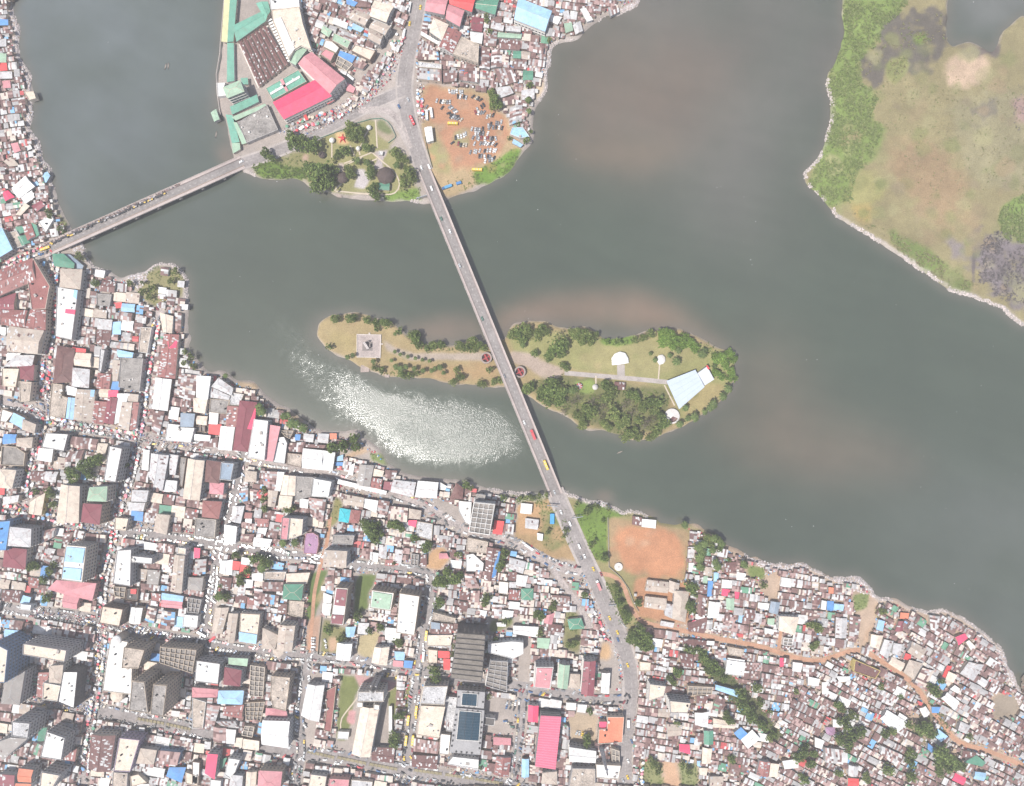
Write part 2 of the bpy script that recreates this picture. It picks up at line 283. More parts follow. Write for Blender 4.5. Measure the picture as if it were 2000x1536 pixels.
paint(pts('D 860,440 1210,420 1210,900 1000,900 880,700'), (.25, .225, .135), 14, .7); paint(pts('D 560,1080 700,1130 850,1250 980,1340 900,1380 740,1270 600,1170'), (.15, .19, .06), 5)
paint(pts('D 610,60 850,20 850,190 830,270 770,330 690,330 640,390 650,280 570,280 540,360 510,430 430,380 420,290 520,210 540,120'), MUD, 5, .9, .9); paint(pts('D 680,160 750,150 740,210 700,220'), (.15, .2, .05), 3)
paint(pts('D 560,290 650,260 660,330 600,390 550,370'), (.22, .22, .09), 3); paint(pts('D 890,200 1060,190 1090,240 1060,270 960,250 900,235'), (.12, .10, .095), 4, .9, .9)
paint(pts('D 1000,1130 1080,1080 1210,1130 1210,1420 1120,1420 980,1330 970,1200'), (.165, .14, .15), 8, .95, .8); paint(pts('D 960,1150 975,1150 970,1330 955,1330'), (.12, .1, .1), 1)
paint(pts('D 830,1110 930,1130 910,1230 860,1200'), (.2, .17, .16), 5); paint(pts('D 1100,960 1210,900 1210,1140 1110,1120 1080,1030'), (.16, .22, .06), 3)
paint(pts('D 980,480 1070,450 1060,520 1000,600 980,560'), (.16, .14, .11), 5, .8, .8); paint(pts('D 1150,470 1210,440 1210,600 1160,560'), (.32, .22, .19), 6)
paint(pts('E 1200,800 1290,790 1390,720 1460,660 1650,690 1740,800 1700,960 1500,1050 1390,1040 1300,930'), (.22, .20, .10), 3); paint(pts('E 410,120 520,140 640,300 520,370 440,240'), (.2, .2, .09), 3)
paint(pts('J 1320,1200 1390,1240 1340,1450 1230,1536 1230,1440 1290,1280'), (.21, .19, .08), 2); paint(pts('J 1640,800 1760,800 1810,920 1680,880'), (.16, .2, .07), 2); paint(pts('J 1380,830 1560,720 1640,780 1480,830 1420,900'), (.39, .28, .19), 2)
paint(pts('J 380,120 600,140 600,230 520,210 400,200'), (.36, .27, .18), 2); paint(pts('J 740,350 950,430 1060,520 900,520 700,430'), (.34, .25, .17), 2)
paint(pts('L 1080,570 1250,540 1200,700 1130,1000 1030,1020 1050,800'), (.11, .15, .05), 2); paint(pts('L 1180,700 1250,560 1200,800 1120,900'), (.3, .24, .13), 2); paint(pts('L 1050,1040 1180,950 1170,1330 1040,1330'), (.40, .26, .19), 2)
paint(pts('L 1540,580 1720,590 1640,760 1630,900 1490,1000 1500,700'), (.12, .155, .05), 2); paint(pts('L 1200,1000 1420,1080 1500,1130 1320,1340 1170,1320'), (.2, .19, .09), 2); paint(pts('L 1260,1180 1340,1180 1330,1300 1260,1330'), (.4, .27, .18), 2)
paint(pts('L 1540,1150 1700,1100 1740,1160 1640,1390 1520,1300'), (.35, .29, .17), 2); paint(pts('O 850,850 990,800 1050,930 960,1030 820,1000'), (.40, .25, .14), 2); paint(pts('O 1680,410 1900,400 1900,700 1690,690'), (.42, .265, .145), 2)
paint(pts('N 1370,490 1500,500 1560,620 1500,700 1440,1100 1330,1100 1340,800'), (.15, .165, .06), 2); paint(pts('N 1500,490 1900,560 1860,640 1560,630'), (.42, .25, .24), 1); paint(pts('N 1820,640 1930,600 1930,900 1810,860'), (.17, .18, .07), 1)
paint(pts('N 1440,830 1520,820 1500,960 1430,940'), (.46, .25, .25), 1); paint(pts('P 790,120 970,110 960,180 780,230'), (.17, .18, .08), 2); paint(pts('P 1660,290 1740,310 1730,430 1640,440'), (.46, .3, .17), 3)
paint(pts('P 1390,830 1630,880 1610,1100 1430,1100'), (.36, .28, .2), 2); paint(pts('P 720,1030 780,1030 760,1280 700,1290'), (.15, .18, .06), 1); paint(pts('P 30,640 160,620 150,850 20,860'), (.19, .19, .08), 1)
paint(pts('P 1380,0 1500,100 1480,400 1360,330'), (.2, .19, .09), 3); paint(pts('R 400,1300 560,1320 600,1536 440,1536'), (.44, .28, .18), 4); paint(pts('R 230,1300 420,1300 440,1536 220,1536'), (.2, .2, .09), 3); paint(pts('R 560,1320 740,1320 760,1536 600,1536'), (.19, .2, .09), 3)
paint(pts('S 1640,620 1760,680 1720,800 1620,740'), (.16, .2, .08), 2); paint(pts('T 270,200 380,200 390,330 280,560 330,560 360,440 420,280'), (.40, .27, .18), 3); paint(pts('T 230,230 350,180 330,300 240,340'), (.18, .21, .08), 2); paint(pts('T 390,290 470,280 470,350 400,380'), (.14, .2, .05), 2)
paint(pts('S 770,510 930,510 930,620 850,640 780,600'), (.17, .21, .07), 2); paint(pts('S 1040,560 1330,560 1330,620 1060,640'), (.38, .26, .18), 2); paint(pts('R 700,400 1000,450 1400,900 1600,1150 1560,1250 1200,1000 900,620'), (.10, .105, .05), 4)
paint(pts('T 780,860 990,930 830,1400 560,1420 620,1200'), (.12, .115, .06), 5, .7); paint(pts('A 170,1200 330,1220 350,1300 220,1330'), (.17, .19, .09), 3); paint(pts('T 1200,900 1380,930 1380,1070 1200,1080'), (.27, .22, .17), 3); paint(pts('S 1030,1080 1090,1100 1080,1280 1030,1280'), (.4, .3, .24), 1)
rb_ = random.Random(4)
for _ in range(260):                 # patchy marsh and lot ground
    if rb_.random() < .72: x, y = rb_.uniform(1620, 2010), rb_.uniform(60, 620); c = rb_.choice(((.17, .18, .07), (.27, .2, .12), (.2, .2, .09), (.29, .27, .14), (.15, .17, .06), (.21, .17, .11))); r0 = rb_.uniform(4, 22)
    else: x, y = rb_.uniform(830, 1010), rb_.uniform(180, 340); c = rb_.choice(((.27, .2, .12), (.42, .22, .13), (.3, .22, .15), (.33, .17, .1))); r0 = rb_.uniform(3, 12)
    if not (0 <= int(y/2) < RH and 0 <= int(min(x, 1999)/2) < RW and landm[int(y/2), int(min(x, 1999)/2)]): continue
    paint([(x + r0*rb_.uniform(.5, 1.3)*math.cos(t), y + r0*rb_.uniform(.5, 1.3)*math.sin(t)) for t in np.arange(0, 6.28, .7)], c, 3, rb_.uniform(.3, .7), .5)
for reg, cols, n_, r1 in (((1195, 1350, 1025, 1130), ((.46, .24, .14), (.33, .17, .10), (.40, .26, .17), (.36, .21, .13)), 46, 9), ((640, 960, 630, 750), ((.36, .24, .14), (.21, .20, .08), (.33, .28, .17), (.28, .19, .11)), 90, 8), ((1000, 1420, 650, 830), ((.17, .19, .06), (.31, .25, .13), (.22, .22, .09)), 110, 9), ((480, 800, 240, 390), ((.17, .18, .06), (.33, .27, .17), (.26, .21, .11)), 70, 6), ((1010, 1120, 975, 1090), ((.40, .26, .15), (.2, .2, .08), (.34, .25, .16)), 40, 6), ((840, 1000, 190, 330), ((.40, .19, .11), (.30, .17, .11), (.36, .25, .17)), 60, 6)):
    for _ in range(n_):
        x, y, r0 = rb_.uniform(reg[0], reg[1]), rb_.uniform(reg[2], reg[3]), rb_.uniform(2.5, r1)
        if landm[int(y/2), int(x/2)]: paint([(x + r0*rb_.uniform(.5, 1.5)*math.cos(t), y + r0*rb_.uniform(.4, 1.2)*math.sin(t)) for t in np.arange(0, 6.28, .7)], rb_.choice(cols), 2, rb_.uniform(.25, .6), .5)
gc *= (0.80 + 0.40*fbm(26, 70))[..., None] * (0.86 + 0.28*fbm(5, 75, 3))[..., None]
stony = np.zeros((RH, RW), bool)
for pl in (pts('D 265,380 320,460 300,640 240,740 160,830 200,900 300,990 560,1140 850,1330 1200,1480 1240,1560 1100,1560 700,1310 240,980 140,860 230,720 255,500'), pts('Q 0,140 480,170 480,240 0,230'), pts('Q 620,140 900,230 1060,290 1300,330 1300,390 1000,340 620,220'), pts('S 780,430 1040,480 1330,460 1500,560 1850,590 1960,700 1920,780 1600,700 1300,600 780,520'), pts('T 0,60 300,80 400,220 700,300 1000,360 1200,510 1420,900 1360,960 1150,620 900,420 400,290 0,160'), pts('C 1180,760 1330,300 1500,270 1960,-20 2000,60 1600,240 1360,380 1300,700'), pts('E 610,450 790,450 840,620 1120,780 1400,690 1460,640 1800,640 1800,1100 1690,1100 1640,800 1500,700 1100,850 700,650'), pts('A 60,0 160,200 250,560 300,720 430,1480 340,1480 180,900 90,300'), pts('F 150,560 220,600 210,640 120,600'), pts('F 1640,800 1720,840 1700,900 1600,880')): stony |= fillpoly(pl)
sh = (blur(landm, 3, 1) < 0.90) & landm & stony                                                                                   # pale stony foreshore
m = (blur(sh, 1, 1)*np.clip(fbm(14, 80)*2.4-0.45, 0, 1))[..., None]; gc = gc*(1-m) + np.array((.44, .39, .36), np.float32)*m
EX = 20
def axis(lo, hi, step):
    a = list(np.arange(lo, hi + 0.01, step)); o = [(1.55**k - 1)*8 for k in range(1, EX-5)]
    return np.array([lo - q for q in reversed(o)] + a + [hi + q for q in o])
gx, gy = axis(-516, 516, 1.5), axis(-400, 400, 1.5)
def samp(r, X, Y):           # bilinear read of a raster at world points
    u = np.clip((X/U + 1000)*0.5 - 0.5, 0, RW-1.001); v = np.clip((768 - Y/U)*0.5 - 0.5, 0, RH-1.001); i = v.astype(int); j = u.astype(int); fu = (u-j); fv = (v-i)
    if r.ndim == 3: fu = fu[..., None]; fv = fv[..., None]
    return (r[i, j]*(1-fu) + r[i, j+1]*fu)*(1-fv) + (r[i+1, j]*(1-fu) + r[i+1, j+1]*fu)*fv
def sheet(name, gx, gy, Z, C, m, extra=None):
    X, Y = np.meshgrid(gx, gy); n, k = Y.shape; v = np.stack([X, Y, Z(X, Y)], -1).reshape(-1, 3)
    q = (np.arange(n-1)[:, None]*k + np.arange(k-1)[None, :]).ravel(); f = np.stack([q, q+1, q+k+1, q+k], 1)
    o = fast(name, v, f, m, kind='structure'); me = o.data
    a = me.color_attributes.new('Col', 'FLOAT_COLOR', 'POINT'); a.data.foreach_set('color', np.concatenate([C(X, Y), np.ones(X.shape + (1,))], -1).astype(np.float32).ravel())
    if extra is not None: e = me.attributes.new('ripple', 'FLOAT', 'POINT'); e.data.foreach_set('value', extra(X, Y).astype(np.float32).ravel())
    me.polygons.foreach_set('use_smooth', np.ones(len(me.polygons), bool)); return o
def attrmat(name, water=False):
    m = bpy.data.materials.new(name); m.use_nodes = True; N = m.node_tree.nodes; L = m.node_tree.links; b = N['Principled BSDF']
    a = N.new('ShaderNodeAttribute'); a.attribute_name = 'Col'; g = N.new('ShaderNodeNewGeometry')
    n = N.new('ShaderNodeTexNoise'); n.inputs['Scale'].default_value = 0.02 if water else 0.9; n.inputs['Detail'].default_value = 6; n.inputs['Roughness'].default_value = .7; L.new(g.outputs['Position'], n.inputs['Vector'])
    r = N.new('ShaderNodeMapRange'); L.new(n.outputs['Fac'], r.inputs[0]); r.inputs[1].default_value = .3; r.inputs[2].default_value = .7; r.inputs[3].default_value = .93 if water else .72; r.inputs[4].default_value = 1.07 if water else 1.28
    x = N.new('ShaderNodeMix'); x.data_type = 'RGBA'; x.blend_type = 'MULTIPLY'; x.inputs[0].default_value = 1; L.new(a.outputs['Color'], x.inputs[6]); L.new(r.outputs[0], x.inputs[7]); L.new(x.outputs[2], b.inputs['Base Color'])
    bp = N.new('ShaderNodeBump')
    if water:
        b.inputs['IOR'].default_value = 1.40; b.inputs['Specular IOR Level'].default_value = 1.0
        rp = N.new('ShaderNodeAttribute'); rp.attribute_name = 'ripple'
        w = N.new('ShaderNodeTexNoise'); w.inputs['Scale'].default_value = 1.05; w.inputs['Detail'].default_value = 3; w.inputs['Roughness'].default_value = .6; L.new(g.outputs['Position'], w.inputs['Vector'])
        rr = N.new('ShaderNodeMapRange'); L.new(rp.outputs['Fac'], rr.inputs[0]); rr.inputs[3].default_value = 0.12; rr.inputs[4].default_value = 0.22; L.new(rr.outputs[0], b.inputs['Roughness'])
        rs = N.new('ShaderNodeMapRange'); L.new(rp.outputs['Fac'], rs.inputs[0]); rs.inputs[3].default_value = 0.05; rs.inputs[4].default_value = 0.40; L.new(rs.outputs[0], bp.inputs['Strength'])
        bp.inputs['Distance'].default_value = 0.9; L.new(w.outputs['Fac'], bp.inputs['Height'])
    else:
        b.inputs['Roughness'].default_value = .95; b.inputs['Specular IOR Level'].default_value = .1; bp.inputs['Strength'].default_value = .35; bp.inputs['Distance'].default_value = .3; L.new(n.outputs['Fac'], bp.inputs['Height'])
    L.new(bp.outputs[0], b.inputs['Normal']); return m
sheet('ground', gx, gy, lambda X, Y: samp(height, X, Y), lambda X, Y: samp(gc, X, Y), attrmat('earth'))
# water: turbid, with brown sediment over the shoals and corner haze painted in
wc = np.empty((RH, RW, 3), np.float32); wc[:] = (.058, .073, .052); gc_keep = gc; gc = wc
lg = fbm(150, 90, 3)
swirl = np.clip(.5 + 1.3*(fbm(70, 201, 5) - .25), .35, 1.25)
def shoal_or_haze(poly, c, soft, amt):
    m = blur(fillpoly(poly), soft, 3)*amt*(swirl if soft > 5 else 1); m = np.clip(m, 0, 1)[..., None]; gc[:] = gc*(1-m) + np.array(c, np.float32)*m
def streaks(ang, L, seed):           # current lines: noise drawn out along the flow
    yy, xx = np.mgrid[0:RH, 0:RW]; a = math.radians(ang); u = xx*math.cos(a) + yy*math.sin(a) + 40*vnoise(120, seed); v = -xx*math.sin(a) + yy*math.cos(a) + 60*vnoise(160, seed+1); n = fbm(8, seed+2, 4)
    return n[(np.abs(v)).astype(int) % RH, (np.abs(u/L)).astype(int) % RW]
shoal_or_haze([(-50, -50), (420, -50), (440, 300), (120, 480), (-50, 400)], (.120, .138, .138), 60, .9); shoal_or_haze([(1250, -50), (1640, -50), (1600, 330), (1420, 560), (1300, 330), (1100, 80)], (.112, .110, .094), 40, .9)  # first patch: haze and sky reflection painted into the upper left water colour
shoal_or_haze([(1100, 60), (1230, 60), (1480, 60), (1420, 200), (1370, 280), (1260, 340), (1120, 330), (1050, 270), (1080, 180)], (.13, .105, .08), 24, .85); shoal_or_haze([(1100, 270), (1340, 280), (1270, 335), (1130, 325)], (.155, .12, .085), 9, .7)
shoal_or_haze([(960, 620), (1060, 585), (1220, 570), (1330, 600), (1440, 700), (1400, 690), (1250, 640), (1120, 630), (980, 660)], (.20, .14, .10), 9, .95); shoal_or_haze([(770, 640), (870, 615), (930, 620), (945, 670), (860, 672), (800, 655)], (.19, .14, .105), 6, .85)
shoal_or_haze([(1440, 640), (1560, 700), (1600, 830), (1760, 880), (1720, 940), (1500, 900), (1400, 860), (1440, 780)], (.14, .11, .08), 24, .8); shoal_or_haze([(1300, 850), (1460, 830), (1800, 900), (1820, 930), (1500, 880)], (.15, .115, .08), 14, .6)
shoal_or_haze([(420, 280), (455, 300), (460, 320), (435, 315)], (.22, .155, .12), 5, .9); shoal_or_haze([(410, 180), (432, 190), (440, 270), (420, 260)], (.18, .145, .12), 8, .6); shoal_or_haze([(480, 345), (560, 360), (600, 375), (520, 365)], (.16, .14, .1), 7, .6)
shoal_or_haze([(1600, 40), (1650, 60), (1620, 150), (1600, 200), (1590, 140)], (.16, .13, .12), 12, .6); shoal_or_haze([(1600, 1000), (2060, 1000), (2060, 1300), (1700, 1100)], (.115, .122, .115), 60, .7); shoal_or_haze([(1850, -40), (2060, -40), (1950, 60), (1860, 70)], (.125, .13, .12), 10, 1)  # second patch: haze of the lower right corner painted into the water colour
shoal_or_haze(pts('Q 900,190 1040,200 1010,270 900,250'), (.2, .14, .11), 4, .8); shoal_or_haze(pts('Q 1290,340 1420,370 1400,410 1300,400'), (.2, .14, .11), 3, .8); shoal_or_haze([(600, 630), (640, 610), (625, 690), (600, 670)], (.16, .14, .11), 7, .6)
near = blur(landm, 7, 2); mm = np.clip(near*1.5, 0, .55)[..., None]; gc = gc*(1-mm) + np.array((.135, .12, .10), np.float32)*mm
gc *= (0.86 + 0.24*lg)[..., None]*(0.93 + .14*blur(streaks(18, 7, 301), 1, 1))[..., None]; wc = gc; gc = gc_keep
streak = fbm(22, 95, 4)
def rip(poly, soft, amt):
    m = blur(fillpoly(poly), soft, 2)*amt; return m
rp = rip([(500, 605), (545, 600), (640, 690), (760, 752), (920, 766), (1010, 780), (1070, 870), (1080, 935), (990, 922), (900, 928), (780, 908), (715, 845), (640, 800), (580, 740), (530, 670)], 13, .30)
rp = np.maximum(rp, rip([(600, 680), (640, 705), (740, 760), (900, 780), (1010, 800), (1050, 900), (900, 918), (790, 900), (735, 850), (660, 790)], 13, .52)); rp = np.maximum(rp, rip([(690, 770), (800, 800), (900, 840), (930, 890), (850, 908), (790, 890), (740, 845)], 11, .62))
brk = (streaks(28, 4, 411) - .5)*.7 + (vnoise(1.9, 98) - .5)*.75 + .5
rp = np.clip(rp*1.85 - (brk - .2)*.50 - .05, 0, 1)
wgx, wgy = axis(-512, 512, 2.4), axis(-400, 400, 2.4)
sheet('water', wgx, wgy, lambda X, Y: X*0, lambda X, Y: samp(wc, X, Y), attrmat('river_water', True), lambda X, Y: samp(rp, X, Y))
occ = np.zeros((1536, 2000), bool)                                                                                        # what ground is taken
occ |= ~np.repeat(np.repeat(inland > 0.80, 2, 0), 2, 1)
def stamp(poly): 
    global occ
    p = np.array(poly); x0, y0 = np.maximum(0, np.floor(p.min(0)).astype(int) - 1); x1, y1 = np.ceil(p.max(0)).astype(int) + 2
    x1, y1 = min(2000, x1), min(1536, y1)
    if x1 <= x0 or y1 <= y0: return
    occ[y0:y1, x0:x1] |= fillpoly([(a-x0, b-y0) for a, b in poly], (y1-y0, x1-x0), 1.0)
# ------------------------------------------------------------------ roads
ASPH = mat('asphalt', (.285, .255, .245), 0.9, 0.4, 0.06, 0.5, bump=.15); ASPH2 = mat('worn_asphalt', (.38, .33, .31), 0.92, 0.5, 0.1, 0.8)
DIRT = mat('laterite_road', (.44, .25, .165), 0.95, 0.35, 0.1, 1.2); PAVE = mat('pavement_slab', (.40, .355, .33), 0.92, 0.35, 0.15, 1.5)
LINE = mat('road_paint', (.62, .60, .56), 0.8, 0.3)
def smooth(p, step=8.0):
    p = [Vector(q) for q in p]
    if len(p) < 3: return p
    out = []; e = [2*p[0]-p[1]] + p + [2*p[-1]-p[-2]]
    for i in range(1, len(e)-2):
        n = max(1, int((e[i+1]-e[i]).length/step))
        for k in range(n):
            t = k/n; a, b, c, d = e[i-1], e[i], e[i+1], e[i+2]
            out.append(0.5*((2*b) + (c-a)*t + (2*a-5*b+4*c-d)*t*t + (3*b-a-3*c+d)*t**3))
    return out + [p[-1]]
def offs(p, o):
    r = []
    for i in range(len(p)):
        d = (p[min(i+1, len(p)-1)] - p[max(i-1, 0)]).normalized(); r.append(p[i] + Vector((-d.y, d.x))*o)
    return r
RZ = [GZ + 0.03]
ROADS = []
def road(name, p, w, m=ASPH, walk=0.0, dash=False, taken=True):
    if name == 'street': w *= 1.32
    p = smooth(p); RZ[0] += 0.006; z = RZ[0]; a, b = offs(p, -w/2), offs(p, w/2)
    n = len(p); A = [W(*q) for q in a]; B = [W(*q) for q in b]
    v = [(x, y, z) for x, y in A + B]; f = [(i, n+i, n+i+1, i+1) for i in range(n-1)]
    me = bpy.data.meshes.new(name); me.from_pydata(v, [], [tuple(reversed(q)) for q in f]); me.materials.append(m)
    o = struct(bpy.data.objects.new(name, me)); col.objects.link(o)
    if me.polygons[0].normal.z < 0: me.flip_normals()
    if taken:
        e_ = 3.5 if name in ('street', 'avenue') else 1.5; l, r_ = offs(p, -w/2-e_), offs(p, w/2+e_)
        for i in range(n-1): stamp([l[i], r_[i], r_[i+1], l[i+1]])
    if walk:
        mb = MB()
        for s in (-1, 1):
            i_, o_ = offs(p, s*w/2), offs(p, s*(w/2+walk))
            for k in range(n-1):
                q = [W(*i_[k]), W(*i_[k+1]), W(*o_[k+1]), W(*o_[k])]
                mb.face([(x, y, z+.12) for x, y in (q if s > 0 else q)]); mb.face([(*q[0], z-.06), (*q[1], z-.06), (*q[1], z+.12), (*q[0], z+.12)]); mb.face([(*q[2], z-.06), (*q[3], z-.06), (*q[3], z+.12), (*q[2], z+.12)])
        struct(mb.build('pavement', PAVE))
    if dash:
        mb = MB(); L = 0
        for k in range(n-1):
            d = p[k+1]-p[k]; t = 0.0; ln = d.length; d = d/max(ln, 1e-6)
            while t < ln:
                c = p[k] + d*t
                if int((L+t)/6) % 2 == 0:
                    X, Y = W(*c); mb.face([(X + sx*d.x*1.2 + sy*d.y*.1, Y - sx*d.y*1.2 + sy*d.x*.1, z+.005) for sx, sy in ((-1, -1), (1, -1), (1, 1), (-1, 1))])
                t += 6
            L += ln
        if mb.f: struct(mb.build('road_markings', LINE))
    ROADS.append((name, p)); return o
road('street', [(90, 486), (40, 510), (-40, 548)], 15, ASPH2)
road('street', [(112, 480), (104, 520), (102, 588), (98, 651), (90, 702), (87, 765), (90, 813), (77, 848), (62, 911), (54, 952), (42, 1000)], 14, ASPH2)
road('street', [(316, 600), (306, 625), (297, 661), (287, 723), (277, 807), (269, 848), (264, 890), (256, 932), (240, 971), (225, 1023), (218, 1065), (205, 1127), (199, 1190), (198, 1247), (192, 1320), (183, 1382), (176, 1424), (165, 1508), (160, 1560)], 13, ASPH2)
road('street', [(-30, 780), (42, 794), (90, 815), (146, 832), (208, 843), (271, 855), (333, 865), (400, 874), (463, 888), (547, 907), (651, 929), (692, 943), (755, 961), (785, 972), (827, 987), (858, 1006), (889, 1026), (931, 1041), (972, 1050), (1014, 1064), (1056, 1088), (1097, 1108), (1140, 1116)], 15, ASPH2)
road('street', [(-30, 988), (0, 992), (52, 1000), (104, 1013), (167, 1023), (219, 1033), (246, 1041), (292, 1042), (354, 1052), (396, 1059), (442, 1066), (505, 1077), (567, 1084), (620, 1092), (672, 1100), (713, 1105), (785, 1110), (827, 1117), (841, 1131), (843, 1160), (839, 1192), (832, 1215), (822, 1267), (815, 1310), (813, 1330), (806, 1380), (799, 1455), (794, 1505), (788, 1560)], 14)
road('street', [(-30, 1180), (0, 1186), (62, 1196), (125, 1200), (187, 1212), (250, 1228), (320, 1242), (390, 1254), (442, 1263), (526, 1276), (588, 1280), (672, 1288), (776, 1303), (822, 1312), (885, 1328), (960, 1337), (1022, 1342), (1085, 1353), (1160, 1365), (1228, 1364)], 15)
road('street', [(476, 880), (470, 905), (463, 949), (451, 1001), (438, 1031), (428, 1073), (420, 1125), (413, 1167), (406, 1208), (398, 1250), (388, 1340), (380, 1420)], 13)
road('street', [(604, 1272), (597, 1300), (592, 1362), (585, 1414), (588, 1466), (580, 1508), (574, 1560)], 15)
road('street', [(1022, 1340), (1019, 1405), (1011, 1455), (1005, 1505), (1000, 1560)], 12)
road('avenue', [(-30, 1342), (0, 1348), (90, 1367), (187, 1387), (271, 1404), (354, 1419), (440, 1441), (567, 1467), (672, 1481), (776, 1501), (900, 1523), (1010, 1540), (1080, 1556)], 25, ASPH)
road('dirt_lane', [(645, 1010), (638, 1062), (630, 1090), (622, 1120), (614, 1160), (610, 1210), (604, 1275)], 7, DIRT)
road('lane', [(1080, 1112), (1092, 1130), (1120, 1167), (1140, 1200), (1154, 1228)], 11, ASPH2)
road('dirt_road', [(1168, 1120), (1182, 1122), (1200, 1127), (1217, 1144), (1228, 1172), (1242, 1202), (1258, 1215), (1303, 1227), (1349, 1235), (1404, 1248), (1487, 1264), (1550, 1284), (1598, 1291), (1633, 1281), (1665, 1271), (1690, 1273), (1713, 1287), (1759, 1316), (1793, 1347), (1813, 1378), (1844, 1418), (1872, 1449), (1926, 1466), (1969, 1483), (2040, 1515)], 8.5, DIRT)
road('dirt_lane', [(1530, 1210), (1524, 1240), (1520, 1272)], 6, DIRT)
road('main_road', [(1083, 958), (1118, 1039), (1141, 1090), (1166, 1142), (1189, 1195), (1210, 1245), (1224, 1280), (1232, 1320), (1233, 1360), (1228, 1405), (1222, 1455), (1221, 1505), (1222, 1560)], 26, ASPH, 5, True)
road('main_road', [(819, -40), (817, 0), (808, 55), (797, 110), (790, 165), (793, 205), (805, 262), (829, 335)], 27, ASPH, 4, True)
road('waterside_road', [(788, 178), (765, 187), (712, 211), (650, 245), (600, 270), (540, 296), (505, 309), (466, 321)], 19, ASPH, 4, True)
road('slip_road', [(700, 217), (735, 214), (765, 222), (784, 245), (800, 290)], 12, ASPH2, 0)
mb = MB(); mb.face([(*W(x, y), GZ + .028) for x, y in reversed([(745, 196), (775, 186), (800, 200), (826, 300), (800, 300), (768, 240), (735, 222), (700, 226)])])
o = mb.build('plaza', PAVE); struct(o); 
if o.data.polygons[0].normal.z < 0: o.data.flip_normals()
stamp([(700, 180), (840, 180), (840, 330), (790, 330), (700, 240)])
mb = MB(); mb.face([(*W(x, y), GZ + .026) for x, y in reversed(pts('B 640,1240 960,1160 1300,960 1640,700 1830,380 1890,420 1740,760 1500,1000 900,1300'))])
o = mb.build('pavement', PAVE); struct(o)
if o.data.polygons[0].normal.z < 0: o.data.flip_normals()
def path(name, p, w, m): return road(name, p, w, m, 0, False, True)
path('path', [zp('H', 570, 555), zp('H', 800, 575), zp('H', 1100, 600), zp('H', 1380, 628)], 9, PAVE); path('path', [zp('H', 1010, 490), zp('H', 1012, 578)], 15, PAVE)
FP = mat('footpath', (.52, .44, .35), .95, .2)
for q in ('H 1313,490 1303,605', 'F 905,330 905,470', 'F 1130,395 1145,450', 'F 1215,240 1150,340', 'F 1010,520 1250,425', 'F 1060,370 1105,470', 'F 1250,430 1330,500 1440,600 1480,700 1440,770 1360,785 1200,780 1000,760 930,750 990,690', 'F 1275,150 1285,290 1290,390', 'F 1170,340 1120,420',
          'F 1030,530 1160,470', 'F 1200,520 1290,480', 'H 1350,650 1430,810', 'H 815,575 815,650', 'N 1570,640 1500,740 1380,900 1370,1000'): path('footpath', pts(q), 2.6, FP)
